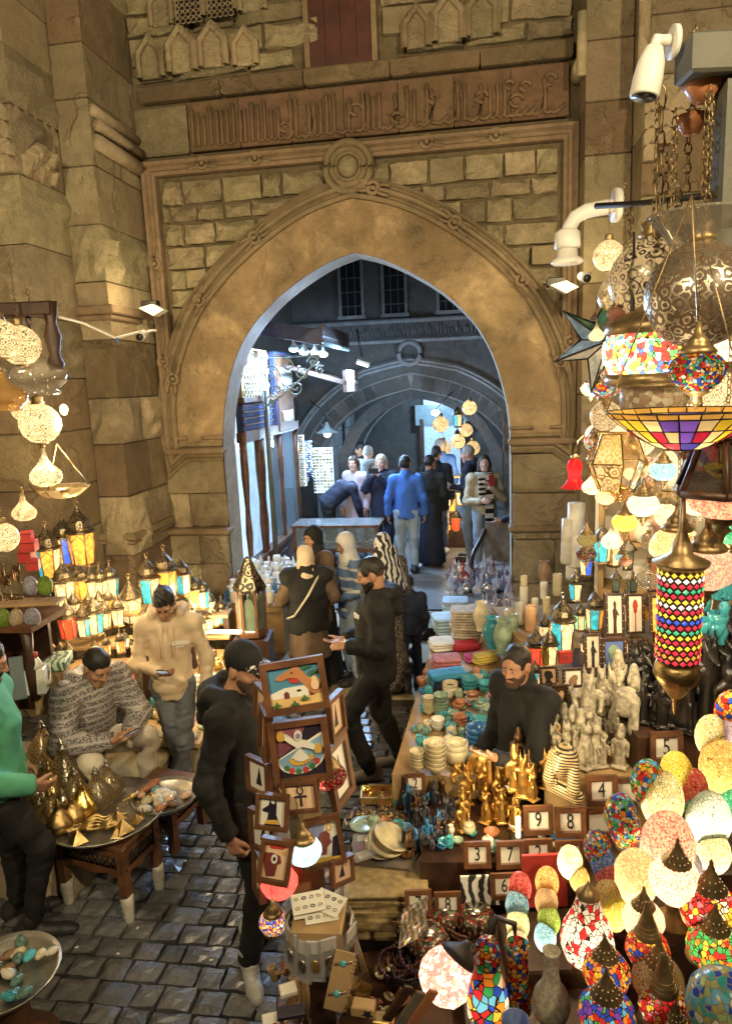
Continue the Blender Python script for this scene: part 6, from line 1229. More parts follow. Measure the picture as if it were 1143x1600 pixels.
for i in range(16):
    a=rq.uniform(0,6.28); r=tr2*math.sqrt(rq.random())*.82; mt=rq.choice(['alabaster','glaze_teal','glaze_terra','onyx_cream','stone_brown','glaze_peach']); spawn('scarab',tc2+Vector((r*cos(a),r*sin(a),.02)),rq.uniform(0,6),rq.uniform(.07,.1),'%s stone bird on the small tray'%{'alabaster':'white','glaze_teal':'teal','glaze_terra':'rust','onyx_cream':'cream','stone_brown':'brown','glaze_peach':'peach'}[mt],'stone bird','stone birds '+mt,{'brass':mt},name='stone_bird')
for i in range(26):
    a=rq.uniform(0,6.28); r=tr3*math.sqrt(rq.random())*.85; mt=rq.choice(['alabaster','glaze_teal','jade','onyx_cream','jade','stone_brown']); spawn('scarab',tc3+Vector((r*cos(a),r*sin(a),.02+rq.uniform(0,.02))),rq.uniform(0,6),rq.uniform(.055,.075),'%s scarab stone on the corner tray'%{'alabaster':'white','glaze_teal':'teal','jade':'dark green','onyx_cream':'cream','stone_brown':'brown'}[mt],'scarab','scarab stones '+mt,{'brass':mt})
m=MB(); m.lathe([(.18,0),(.2,.05),(.1,.1),(.08,.3),(.18,.38),(.2,.41)],'oak',16); o=m.build('tray_stand',None,(tc3.x,tc3.y,0)); tag(o,'turned wooden stand under the scarab tray','stand')
# ------------------------------------------------------------------ right stall: platforms
def slabw(name,label,cat,pts,z0,z1,m='pale_wood'):      # prism over a ground polygon
    n=len(pts); b=MB(); v=[(p[0],p[1],z0) for p in pts]+[(p[0],p[1],z1) for p in pts]; b.add(v,[tuple(range(n-1,-1,-1)),tuple(range(n,2*n))]+[(k,(k+1)%n,n+(k+1)%n,n+k) for k in range(n)],m); o=b.build(name); return tag(o,label,cat)
g8=lambda px,py,z=.8: (G(px,py,z).x,G(px,py,z).y)
slabw('bowl_counter','timber counter crowded with onyx bowls and folded cloth','counter',[g8(612,1208),g8(760,1212),g8(800,1120),g8(812,1000),g8(815,930),g8(692,948)],.02,.79)
slabw('display_step','low front step for trays, necklaces and plates','display step',[g8(545,1345,.58),g8(700,1362,.58),g8(720,1222,.58),g8(575,1222,.58)],.02,.57,'grey_wood')
slabw('display_step','dark middle step under the golden figurines','display step',[g8(655,1345,.66),g8(900,1345,.66),g8(900,1210,.66),g8(680,1210,.66)],.02,.65,'dark_wood')
slabw('display_step','shelf step under the pale resin figurines','display step',[g8(850,1215,.98),g8(1010,1208,.98),g8(1030,1060,.98),g8(850,1060,.98)],.3,.97,'pale_wood')
slabw('display_step','high dark step under the ebony statues','display step',[(1.35,3.35),(2.6,3.35),(2.6,4.6),(1.35,4.6)],.3,1.18,'dark_wood')
slabw('display_step','low dark step carrying the glowing eggs and mosaic lamps','display step',[(.3,2.0),(2.4,1.9),(2.4,3.2),(.35,3.05)],.02,.42,'dark_wood')
slabw('display_step','back shelf step behind the framed pictures','display step',[(1.15,4.1),(2.9,4.1),(2.9,5.8),(1.05,5.8)],.02,1.1,'pale_wood')
# ------------------------------------------------------------------ bowls
rq=random.Random(31); CN={'onyx_green':'green onyx','onyx_cream':'cream onyx','glaze_teal':'teal','glaze_blue':'blue','glaze_terra':'terracotta','glaze_peach':'peach','alabaster':'white alabaster','stone_brown':'brown stone','gold_leaf':'gilt','jade':'dark green'}
def bowl(px,py,wpx,mt,n=1,kind_='bowl',where='on the bowl counter',z=.8,step=.42):
    c=G(px,py,z); D=(c-cam.location).length; s=wpx*D/FPX
    for i in range(n): spawn(kind_,c+Vector((0,0,i*s*step*.55)),rq.uniform(0,6),s,'%s %s %s%s'%(CN[mt],'bowl' if 'owl' in kind_ else kind_,'in the stack ' if n>1 else '',where),'bowl' if 'owl' in kind_ else kind_,'%s %s %s'%(mt,kind_,where),{'onyx_green':mt,'alabaster':mt})
for a in [(652,1202,22,'onyx_cream',5),(681,1206,30,'onyx_cream',6),(713,1190,36,'onyx_cream',2,'cupbowl'),(746,1166,34,'glaze_blue',3),(670,1115,17,'onyx_cream',6),(689,1114,22,'onyx_green',5),(684,1140,20,'alabaster',3),(668,1135,14,'onyx_cream',1,'cupbowl'),(704,1146,18,'glaze_teal',2,'cupbowl'),(719,1140,20,'glaze_terra',4),(729,1128,18,'glaze_teal',2),(791,1112,24,'glaze_peach',3,'cupbowl'),(792,1090,26,'glaze_teal',2,'cupbowl'),(771,1096,18,'glaze_terra',2),(770,1110,20,'onyx_green',2),(765,1122,26,'onyx_green',2),(703,1086,24,'onyx_cream',2,'cupbowl'),(733,1080,24,'glaze_teal',3),(738,1094,18,'glaze_terra',2),(757,1080,22,'glaze_teal',2),(774,1086,20,'onyx_green',3),(720,1105,16,'glaze_terra',2),(708,1124,18,'onyx_green',2),(752,1106,18,'onyx_green',2),(748,1140,26,'glaze_teal',2),(700,1165,18,'jade',1),(690,1180,16,'onyx_green',1),(665,1160,14,'glaze_teal',1),(655,1180,14,'alabaster',1),(775,1070,18,'glaze_blue',2),(745,1068,18,'onyx_cream',2),(715,1070,16,'glaze_terra',1),(690,1096,15,'glaze_terra',1)]: bowl(*a)
for i in range(30):
    px=rq.uniform(640,790); py=rq.uniform(1062,1190); 
    if px<640+(1200-py)*.12: px+=25
    c=G(px,py,.8); mt=rq.choice(['glaze_teal','jade','alabaster','stone_brown','glaze_terra','onyx_cream']); spawn('scarab',c,rq.uniform(0,6),rq.uniform(.04,.08),'%s stone scarab lying between the bowls'%CN[mt],'scarab','scarabs between bowls '+mt,{'brass':mt})
# vases and stone holders near the right jamb
def tall(key,px,py,Y,hpx,mt,label,cat,group=None,k=1.0):
    s=hpx*mpp(Y)*1.03; ml=KIND[key][1][0][1].materials[0].name; return spawn(key,P(px,py,Y),rq.uniform(0,6),(s*k,s*k,s),label,cat,group,{ml:mt})
for a in [('vase',752,985,5.6,46,'onyx_cream','slim cream onyx vase before the flasks','vase'),('vase',768,1012,5.3,50,'glaze_teal','teal stone vase behind the yellow cloth','vase'),('vase',785,1020,5.2,55,'onyx_green','pale green onyx vase behind the seller','vase'),('goblet',796,985,5.5,36,'onyx_cream','cream onyx goblet with ball top','goblet'),('goblet',778,990,5.5,28,'alabaster','white goblet between the vases','goblet'),
 ('candle',818,945,5.6,30,'alabaster','pale carved cube lantern in front of the jamb','candle holder'),('candle',818,925,5.6,26,'onyx_cream','speckled alabaster cup on top of the carved cube','cup'),('vase',850,912,5.9,36,'stone_brown','brown stone vase on the jamb ledge','vase'),('candle',849,935,5.8,26,'alabaster','white stone jar below the brown vase','jar'),('candle',870,930,5.6,34,'onyx_cream','rose alabaster holder with red top','candle holder'),('candle',812,975,5.3,34,'alabaster','white alabaster lamp with dark window','lamp'),('candle',828,985,5.2,40,'glaze_peach','orange painted candle lamp with a face','candle lamp'),('vase',800,990,5.2,32,'onyx_green','small green jar with blue base beside the seller','jar'),('candle',835,960,5.5,26,'alabaster','white candle cup behind the orange lamp','cup'),('candle',853,960,5.4,28,'onyx_cream','cream candle cup at the shelf edge','cup')]: tall(*a,k=.62 if a[0]=='candle' else .8)
for (px,py0,py1,w,l) in ((897,788,885,27,'tall white alabaster column lamp beside the right jamb'),(893,857,905,20,'shorter alabaster column lamp in front of the tall one'),(886,812,880,22,'second alabaster column behind the tall one')):
    Y=5.7; s=mpp(Y); m=MB(); h=(py1-py0)*s*1.04; r=w*s/2; m.lathe([(r*.9,0),(r,.02),(r,h*.48),(r*.94,h*.5),(r,h*.52),(r*.97,h),(0,h)],'alabaster',18); o=m.build('alabaster_lamp',None,P(px,py1,Y),(0,.02,0)); tag(o,l,'alabaster lamp','alabaster column lamps')
# folded cloth stacks
cl=MB(); v=[];f=[]
nx,nz=16,6
for j in range(nz+1):
    a=-pi/2+pi*j/nz
    for k in range(nx):
        b=2*pi*k/nx; sg=lambda x,e: math.copysign(abs(x)**e,x); rr_=sg(cos(a),.5)
        v.append((.5*rr_*sg(cos(b),.45)+.012*sin(9*b+j),.5*rr_*sg(sin(b),.45)+.012*cos(7*b),.5*sg(sin(a),.6)+.06*sin(3*b)))
for j in range(nz):
    for k in range(nx): f.append((j*nx+k,j*nx+(k+1)%nx,(j+1)*nx+(k+1)%nx,(j+1)*nx+k))
cl.add(v,f,'cloth_beige',True)
mat('cloth_beige',(.42,.36,.28),.8,var=.25,vs=25,rnd=.2); mat('cloth_sky',(.4,.55,.68),.7,var=.15,rnd=.15); mat('cloth_blue',(.05,.3,.5),.75,var=.15); mat('cloth_red',(.45,.03,.05),.75); mat('cloth_pink',(.6,.08,.32),.75); mat('cloth_yellow',(.65,.5,.1),.75); mat('cloth_rose',(.42,.15,.15),.8,var=.25,vs=30); mat('cloth_white',(.68,.66,.6),.8)
kd('cloth','folded_cloth',[('cloth',cl,None)])
def cloths(px,py,wpx,n,mt,label,rz=0,d=.6,t=.025,z=.8):
    c=G(px,py,z); D=(c-cam.location).length; s=wpx*D/FPX
    for i in range(n): spawn('cloth',c+Vector((rq.uniform(-.01,.01),rq.uniform(-.01,.01),t*(i+.5))),rz+rq.uniform(-.08,.08),(s*rq.uniform(.94,1.04),s*d,t*1.25),label,'folded cloth',label+' stack',{'cloth_beige':mt})
cloths(728,1000,46,12,'cloth_beige','grey beige scarf in the tall folded stack',-.2,.9,.024); cloths(712,955,40,5,'cloth_sky','bluish folded scarf in the stack nearest the steps',-.2,.9); cloths(700,985,46,5,'cloth_sky','pale wrapped scarf in the low stack by the steps',.1,1.0,.028); cloths(690,1012,40,3,'cloth_white','white wrapped cloth at the counter edge',.1,1); cloths(727,1014,44,1,'cloth_red','crumpled red cloth above the rose scarves',.1,.6,.06); cloths(745,1030,40,2,'cloth_pink','bright pink folded cloth',.5,.5); cloths(757,1035,38,4,'cloth_yellow','yellow folded cloth in the small stack',.3,.6,.018); cloths(697,1040,46,3,'cloth_rose','rose patterned cloth at the counter edge',.1,.8); cloths(699,1068,58,2,'cloth_blue','turquoise cloth with folds beside the bowls',.15,.6,.05); cloths(705,1078,50,2,'black_cloth','black and white cloth under the turquoise one',.2,.5,.03)
# glass flasks
glass('flask_glass',(.8,.8,.85),.03,.4); glass('flask_red',(.5,.08,.07),.03,.5); glass('flask_purple',(.4,.32,.45),.03,.35)
fk=MB(); fk.lathe([(.2,0),(.26,.04),(.3,.22),(.2,.4),(.07,.5),(.06,.64),(.1,.66)],'flask_glass',12); fs=MB(); fs.lathe([(.05,.62),(.09,.72),(.05,.86),(.02,1.0),(0,1.02)],'flask_glass',8); kd('flask','perfume_flask',[('bottle',fk,None),('stopper',fs,None)])
mat('wick_gold',(.7,.5,.2),.3,.8)
for i in range(95):
    px=rq.uniform(702,800); py=rq.uniform(900,985); 
    if py>935 and px<745: continue
    Y=8.6-(py-880)*.022-(px-700)*.004; mt=rq.choice(['flask_glass','flask_glass','flask_purple','silver','flask_red' if py<915 and rq.random()<.4 else 'flask_glass']); spawn('flask',P(px,py,Y),rq.uniform(0,6),(sz:=rq.uniform(16,30))*mpp(Y)*(1.3 if py<915 else 1),('large ' if sz>23 else 'small ')+'%s perfume flask at the right jamb'%{'flask_glass':'clear glass','flask_purple':'purple glass','silver':'silvered','flask_red':'red glass'}[mt],'perfume flask','perfume flasks '+mt+str(sz>23),{'flask_glass':mt})
fs_=empty('flask_shelf',WL(1.3,-.15,0),-TH,'stepped glass shelf of perfume flasks at the right jamb','shelf')
for i,(t,z,d) in enumerate(((.6,.75,.3),(.2,.72,.3),(-.2,.7,.3),(-.6,.75,.3),(-1.0,.78,.3))): m=MB(); m.box((-.05,t,z-.02+.0),(.85,d,.02),'clear_glass'); m.box((-.05,t+.1,z/2),(.8,.03,z-.05),'dark_wood'); m.build('step',fs_)
# ------------------------------------------------------------------ figurine crowds
def crowd(n,box,zf,hpx,mts,kinds,lab,grp,Yf=None,face=pi):
    for i in range(n):
        px=rq.uniform(box[0],box[2]); py=box[1]+(box[3]-box[1])*((i+.5)/n); z=zf; c=G(px,py,z) if Yf is None else P(px,py,Yf); D=(c-cam.location).length
        k=rq.choice(kinds); mt=rq.choice(mts); s=rq.uniform(*hpx)*D/FPX; spawn(k,c,face*0+rq.uniform(-.7,.7),s,'%s %s %s'%({'resin':'pale resin','gold_fig':'golden','slate_fig':'dark slate','bronze_fig':'bronze','ebony':'black','nemes':'striped','glaze_blue':'blue glazed'}[mt],{'phar':'pharaoh figurine','anub':'jackal headed figurine','cat':'cat figurine','bust':'royal bust','camel':'camel figurine'}[k],lab),'figurine',grp+' '+k+mt,{'resin':mt})
crowd(46,(858,1130,1003,1200),.98,(45,75),['resin'],['phar','anub','phar','cat','anub'],'by the number frames','resin figures')
crowd(6,(905,1128,990,1160),1.02,(95,115),['resin'],['phar','anub'],'tall behind the pale group','tall resin figures')
crowd(34,(985,1070,1100,1140),1.19,(50,90),['ebony'],['phar','anub','cat','phar'],'under the cylinder lamp','ebony figures')
crowd(10,(1090,1050,1143,1150),1.19,(80,140),['ebony'],['phar','anub'],'tall at the right edge','tall ebony figures')
crowd(30,(712,1205,806,1300),.66,(38,62),['gold_fig'],['phar','anub','cat','phar'],'in the gleaming golden group','gold figures')
crowd(3,(725,1225,795,1240),.7,(50,62),['gold_fig'],['bust'],'above the golden group','gold busts')
crowd(26,(800,1160,868,1250),.9,(40,70),['bronze_fig','gold_fig'],['phar','anub','cat'],'in the bronze group right of the seller','bronze figures')
crowd(38,(636,1255,716,1335),.6,(28,50),['slate_fig','slate_fig','bronze_fig','glaze_blue'],['phar','cat','camel','anub'],'on the front step','slate figures')
spawn('bust',P(878,1248,3.15),-.9,100*mpp(3.15),'striped black and gold royal headdress bust beside the bronze figures','bust',None,{'resin':'nemes'})
spawn('bust',G(975,1175,1.0)+Vector((0,0,.08)),-1.2,95*mpp(3.4),'large pale royal bust with striped headdress','bust',None,{'resin':'resin'})
spawn('anub',P(938,1115,3.75),-.3,90*mpp(3.75),'tallest pale jackal headed statue above the group','figurine',None,{'resin':'resin'})
lamp('figurine_light',(.62,3.15,1.15),12,(1,.75,.4),.06); e=empty('strip_lamp',(.72,3.3,.66),0,'short lit strip lamp among the golden figurines','lamp'); m=MB(); m.tube([(0,0,.02),(0,0,.13)],.012,'bulb_warm',8); m.build('tube',e); m=MB(); m.box((0,0,0),(.08,.08,.03),'black_metal'); m.build('base',e); bpy.data.objects['figurine_light'].parent=e; bpy.data.objects['figurine_light'].location=(-.1,-.25,.5)
# ------------------------------------------------------------------ number frames
KIND['nframe'] ; NTX={d:text(d,.62,'ink',.004,'digit') for d in '23456789'}
def nframe(px,py,Y,wpx,d,label,rz=0,tilt=-.14):
    s=wpx*mpp(Y); e=spawn('nframe',P(px,py+wpx*.48,Y),rz,s,label,'number frame','wooden frames with house numbers',tilt=(tilt,0))
    if d: ob('number',NTX[d],e,(0,-.012,.5),(pi/2,0,0),(.8,1.15,1))
    m=MB(); 
    for i in range(9): m.box((-.28+i*.07,-.012,.2),(.045,.01,.03),'red_card' if i%2 else 'ink'); m.box((-.28+i*.07,-.012,.8),(.045,.01,.03),'ink' if i%2 else 'red_card')
    o=m.build('border',e); o['kind']='stuff'
for a in [(746,1334,3.1,46,'3','framed number 3, leftmost of the middle row'),(797,1334,3.1,48,'7','framed number 7 between 3 and 2'),(841,1280,3.12,50,'9','framed number 9 above the number 2'),(891,1283,3.12,52,'8','framed number 8 right of the 9'),(841,1331,3.02,48,'2','framed number 2 below the 9'),(788,1383,2.95,46,'6','framed number 6 below the red card'),(654,1409,3.0,46,'7','framed number 7 in the lowest row'),(700,1412,3.0,46,'8','framed number 8 above the beaded boxes'),(940,1234,3.2,52,'4','framed number 4 under the pale figurines'),(1041,1167,3.3,54,'5','framed number 5 below the dark statues'),(649,1224,3.7,34,'2','framed number 2 at the counter corner'),(980,1236,3.25,48,'','framed number half hidden by the mosaic egg'),(935,1284,3.15,50,'','framed panel hidden behind the eggs right of the 8'),(890,1333,3.05,48,'','framed panel hidden behind the cream egg')]: nframe(*a)
m=MB(); m.box((0,0,0),(.2,.02,.24),'red_card',None,.003); o=m.build('red_board',None,P(850,1375,2.9),(-.2,0,0)); tag(o,'dark red board behind the small eggs','board')
m=MB(); m.prism([(-.1,0),(.1,0),(.1,.15),(-.1,.15)],.015,'zebra_cloth'); o=m.build('patterned_panel',None,P(752,1415,3.05),(-.1,0,0)); tag(o,'black and white wavy panel under the number 3','panel')
# Egyptian pictures on the back steps
PALS=[('cream_cloth','red_wood'),('paper','red_card'),('pane_amber','paper'),('paper','dark_wood'),('blue_paint','onyx_green'),('glaze_peach','ink')]
def pic(px,py,Y,w,h,bg,fg,shape,label,lean=-.12,rz=0):
    s=mpp(Y); e=empty('framed_picture',P(px,py,Y),rz,label,'picture','Egyptian pictures on the back shelf'); e.rotation_euler=(lean,0,rz); W,H=w*s,h*s; b=.13*min(W,H)
    m=MB()
    for x in (-1,1): m.box((x*(W/2-b/2),0,H/2),(b,.02,H),'dark_wood',None,.003)
    for z in (b/2,H-b/2): m.box((0,0,z),(W-2*b-.002,.02,b),'dark_wood',None,.003)
    m.build('frame',e); m=MB(); m.box((0,.003,H/2),(W-2*b,.006,H-2*b),bg); m.build('panel',e); m=MB()
    m2=MB(); n=10
    for i in range(n): m2.box((-W/2+b/2+(i%2)*(W-b),-.011,H*(.08+.09*i)),(b*.25,.003,b*.25),'pearl')
    o=m2.build('inlay',e); o['kind']='stuff'
    if shape=='fig': pts=[(-.12,0),(.12,0),(.1,.3),(.16,.5),(.3,.45),(.3,.5),(.14,.62),(.08,.68),(.1,.8),(.0,.88),(-.1,.8),(-.06,.68),(-.16,.6),(-.1,.35)]
    elif shape=='sun': pts=[(-.04,0),(.04,0),(.03,.5),(.15,.6),(.1,.62),(.2,.72),(.14,.86),(0,.92),(-.14,.86),(-.2,.72),(-.1,.62),(-.15,.6),(-.03,.5)]
    elif shape=='head': pts=[(-.3,0),(.3,0),(.1,.2),(.12,.32),(.28,.36),(.3,.48),(.26,.62),(.2,.8),(-.1,.88),(-.32,.7),(-.25,.45),(-.12,.25)]
    else: pts=[(-.25,.02),(.2,.02),(.22,.3),(.3,.5),(.2,.7),(.05,.72),(-.2,.5),(-.3,.2)]
    m.prism([(x*(W-2*b),b+z*(H-2*b)) for x,z in pts],.003,fg,(0,-.0065,0)); m.build('painted_figure',e)
for a in [(960,993,4.1,30,68,'paper','red_wood','fig','tall white inlaid frame with a dark red standing figure'),(992,990,4.15,28,64,'paper','red_card','sun','tall dark frame with a red sun and lotus'),(926,1046,3.95,27,58,'cream_cloth','ink','fig','narrow frame with a striding black figure'),(959,1048,3.95,40,54,'blue_paint','onyx_green','head','frame with a green profile head on blue'),(995,1035,4.0,28,38,'dark_wood','glaze_peach','bird','small dark frame with an orange bird'),(1030,990,3.95,32,62,'pane_amber','paper','fig','glowing amber panel with a white figure behind the cylinder lamp'),(1028,925,4.3,34,56,'glaze_terra','paper','fig','red brown panel with a pale dancer under the purple lantern'),(857,1071,3.95,30,32,'glaze_peach','ink','head','small frame with a black haired profile behind the seller'),(895,1074,3.9,34,32,'paper','stone_brown','bird','small frame with a grey baboon on cream'),(935,1082,3.85,30,30,'paper','glaze_terra','head','small frame behind the pale figurines'),(875,1098,3.8,26,30,'dark_wood','glaze_peach','bird','small dark frame at the seller\'s shoulder')]: pic(*a)
m=MB(); m.box((0,0,.04),(.08,.03,.08),'red_card',None,.003); o=m.build('red_box',None,P(882,1036,4.1),(0,0,.1)); tag(o,'small red box with a gold emblem below the silver lantern','box'); t_=text('-X-',.03,'gold_leaf',.001); ob('emblem',t_,o,(0,-.018,.045),(pi/2,0,0))
# ------------------------------------------------------------------ standing lanterns of the right stall
RG='standing lanterns of the right stall'
for a in [(940,880,4.8,66,'teal','brass lantern with pale teal panes beside the alabaster columns'),(958,885,4.9,58,'amber','slim lantern behind the dark purple lit one'),(980,890,4.6,56,'dark','dark lantern with purple glow under the golden globe'),(961,925,4.4,40,'dark','small dark star lantern, left of its pair'),(986,925,4.4,40,'dark','small dark star lantern, right of its pair'),(928,985,4.35,68,'mixed','rounded lantern with teal and amber panes'),(878,1018,4.3,95,'silver','silver domed lantern with teal side pane'),(898,938,4.8,50,'silver','silver arched lantern behind the domed one'),(858,1040,4.25,66,'gold','small golden lantern left of the silver domed one'),(906,985,4.5,48,'green','little green arched lantern between the silver ones'),(836,1045,4.5,72,'red','red glowing lantern behind the seller'),(915,900,5.0,52,'blue','lantern with blue white panes behind the silver arch'),(835,1072,4.3,46,'teal','small teal lantern at the seller\'s shoulder'),(850,1000,4.7,44,'white','white lantern behind the golden one')]: fan(*a,group=RG)
for px,py,Y,e in ((880,960,4.0,4),(930,850,4.5,5),(1000,960,3.7,4)): l=lamp('stall_light',P(px,py,Y),e,(1,.74,.38),.06,fs_); l.parent=None; l.parent=None
# ------------------------------------------------------------------ hanging lanterns of the right stall
HG='hanging lanterns of the right stall'
def hp(key,px,py,Y,w,label,mt=None,light=0,col=(1,.82,.55),base='mos_multi',squash=1):
    s=w*mpp(Y); e=spawn(key,P(px,py,Y),.3,(s,s,s*squash),label,'hanging lantern',HG,{base:mt} if mt else None)
    if light: lamp('lamp_bulb',(0,0,-.05),light*(s/.14)**2,col,.02,e)
    return e
hp('pglobe',1092,462,2.7,152,'largest silver globe pierced with scrolls','pierce_dull',0,base='pierce_silver'); hp('pglobe',1018,438,3.1,122,'silver globe with scrolls and yellow insets behind the largest globe','pierce_silver',.25,base='pierce_silver'); hp('pglobe',972,462,3.5,70,'small brass pierced globe above the star lantern','pierce_brass',.4,base='pierce_silver')
hp('pendant',1088,578,2.45,82,'dark mosaic pendant lamp with coloured lozenges','mos_multi',.12); hp('pendant',1004,788,3.3,48,'white pendant lamp with a red flower','crk_white',1.6); hp('pendant',1056,850,3.0,76,'orange pendant lamp with turquoise flower','sed_orange',1.6); hp('pendant',1102,885,2.7,92,'pink speckled pendant lamp with gold scrolls','sed_mix',1.3); hp('pendant',1130,765,2.6,115,'large pink and orange speckled pendant at the right edge','sed_pink',1.2)
hp('onion',1010,905,3.6,40,'little clear glass onion lantern near the pictures',None,0); hp('onion',965,770,3.6,40,'amber glass drop inside the golden lantern','amber_glass',0,base='smoke_glass'); hp('pendant',945,600,3.6,52,'small mosaic pendant behind the star lantern','mos_multi',1.2); hp('pglobe',945,650,3.7,46,'clear pierced globe below the star lantern',None,.5,base='pierce_silver'); hp('pendant',1135,545,2.9,50,'white pierced pendant at the right edge','crk_white',2)
for a in [('tear',985,640,3.5,40,'brass teardrop lantern under the drum lamp','pierce_brass',1.5,'pierce_brass'),('pglobe',1000,690,3.5,44,'small pierced brass globe beside the golden lantern','pierce_brass',1.5,'pierce_silver'),('pendant',1035,735,3.4,40,'sky blue crackled pendant beside the leaded bowl','crk_sky',1.6,'mos_multi'),('pendant',975,815,3.7,38,'yellow crackled pendant by the alabaster columns','crk_yellow',2,'mos_multi'),('pglobe',1040,805,3.5,36,'brass pierced globe between the pendants','pierce_brass',2,'pierce_silver'),('tear',1085,790,3.2,40,'silver teardrop lantern between the speckled pendants','pierce_silver',2,'pierce_brass'),('pendant',930,690,3.8,36,'fire coloured mosaic pendant left of the golden lantern','mos_fire',2,'mos_multi'),('tear',925,760,4.0,34,'amber lit teardrop lantern near the red glass lamp','pierce_brass',2,'pierce_brass'),('pglobe',1120,610,3.2,60,'pierced silver globe behind the leaded bowl','pierce_silver',1,'pierce_silver'),('onion',1135,470,3.3,70,'clear onion lantern at the right edge behind the globes','smoke_glass',0,'smoke_glass'),('pglobe',950,400,3.9,44,'little brass globe next to the small square camera','pierce_brass',1,'pierce_silver'),('pendant',1118,690,3.3,56,'lilac speckled pendant behind the wooden lantern','crk_lilac',1.5,'mos_multi'),('pendant',1140,830,3.0,50,'green crackled pendant at the right edge','crk_green',1.5,'mos_multi'),('tear',955,845,4.2,34,'small silver teardrop over the standing lanterns','pierce_silver',2,'pierce_brass'),('pendant',1020,620,3.6,44,'red mosaic pendant behind the drum lamp','mos_red',1.5,'mos_multi')]:
    hp(a[0],a[1],a[2],a[3],a[4],a[5],a[6],a[7],base=a[8])
CL={'pierce_brass':'brass','pierce_silver':'silver','mos_fire':'fire coloured','crk_sky':'pale blue','mos_multi':'many coloured','crk_cream':'cream','sed_pink':'rose'}
for i in range(84):
    k=rq.choice(['tear','pglobe','pendant','pendant','onion']); mt={'tear':'pierce_brass','pglobe':rq.choice(['pierce_brass','pierce_silver']),'onion':'smoke_glass'}.get(k) or rq.choice(['mos_fire','crk_sky','mos_multi','crk_cream','sed_pink']); px=rq.uniform(915,1140); py=rq.uniform(480,880)
    hp(k,px,py,rq.uniform(3.1,4.4),rq.uniform(16,34),'small %s %s lantern packed among the hanging ones'%(CL.get(mt,'clear glass'),{'tear':'teardrop','pglobe':'globe','onion':'onion','pendant':'pendant'}[k]),mt,rq.choice([0,1.5,2.5]),base={'tear':'pierce_brass','pglobe':'pierce_silver','onion':'smoke_glass','pendant':'mos_multi'}[k])
for i in range(150):
    zf,px,py=(.8,rq.uniform(655,800),rq.uniform(1055,1195)) if i<95 else ((.66,rq.uniform(690,890),rq.uniform(1290,1335)) if i<120 else (.58,rq.uniform(580,710),rq.uniform(1240,1345))); mt=rq.choice(['onyx_green','onyx_cream','glaze_teal','alabaster','glaze_terra','jade','glaze_blue']); k=rq.choice(['jar','bowl','cupbowl','vase','bowl'])
    spawn(k,G(px,py,zf),rq.uniform(0,6),rq.uniform(.05,.085),'tiny %s %s %s'%(CN[mt],{'cupbowl':'cup'}.get(k,k),'filling the bowl counter' if i<95 else ('before the golden figurines' if i<120 else 'among the necklaces')),{'cupbowl':'cup'}.get(k,k),'tiny '+k+mt+str(zf),{'onyx_green':mt,'alabaster':mt},name={'jar':'jar','vase':'vase'}.get(k,'bowl'))
for i in range(26):
    px=rq.uniform(900,1140); py=rq.uniform(960,1040); fan(px,py,rq.uniform(4.2,4.9),rq.uniform(34,56),rq.choice(['white','teal','amber','silver','gold','dark']),'little lantern standing in the crowd behind the Egyptian pictures',RG)
# bulbs added under the lantern rail to brighten the goods
mat('socket',(.03,.03,.03),.5)
for px,py,Y,en,l in ((985,560,3.0,46,'bare warm bulb under the rail behind the star lantern'),(1062,940,2.95,24,'bare warm bulb above the egg lamps'),(930,600,4.3,55,'bare warm bulb beside the red glass lamp')):
    e=empty('bare_bulb',P(px,py,Y),0,l,'bulb'); m=MB(); m.ell((0,0,0),(.025,.025,.035),'bulb_warm'); m.build('bulb',e); m=MB(); m.tube([(0,0,.03),(0,0,.08),(0,0,.5)],[.014,.012,.004],'socket',6); m.build('socket',e); lamp('bulb_light',(0,0,-.05),en,(1,.8,.5),.08,e)
# wide mosaic drum lamp
e=empty('drum_lamp',P(1020,560,3.0),0,'wide mosaic drum lamp with brass bands behind the dark pendant','hanging lantern'); s=150*mpp(3.0)/2; m=MB(); m.lathe([(s*.8,-.07),(s*.97,.0),(s*.97,.06),(s*.88,.1)],'mos_multi_m',32,cap=False); m.build('shade',e); m=MB(); m.lathe([(s*.84,.09),(s*.95,.11),(s*.9,.15),(s*.4,.2),(.02,.24)],'old_brass',28); m.lathe([(s*.6,-.12),(s*.92,-.1),(s*.9,-.06),(s*.78,-.06)],'old_brass',28); m.build('band',e); m=chainmb(-.8,n=10,z0=.24,r=.018); m.build('chain',e); lamp('lamp_bulb',(0,0,.02),9,(1,.82,.5),.03,e)
m=MB(); m.lathe([(s*.55,-.22),(s*.62,-.2),(s*.62,-.13),(s*.58,-.12)],'sed_cream',28,cap=False); m.build('lower_shade',e)
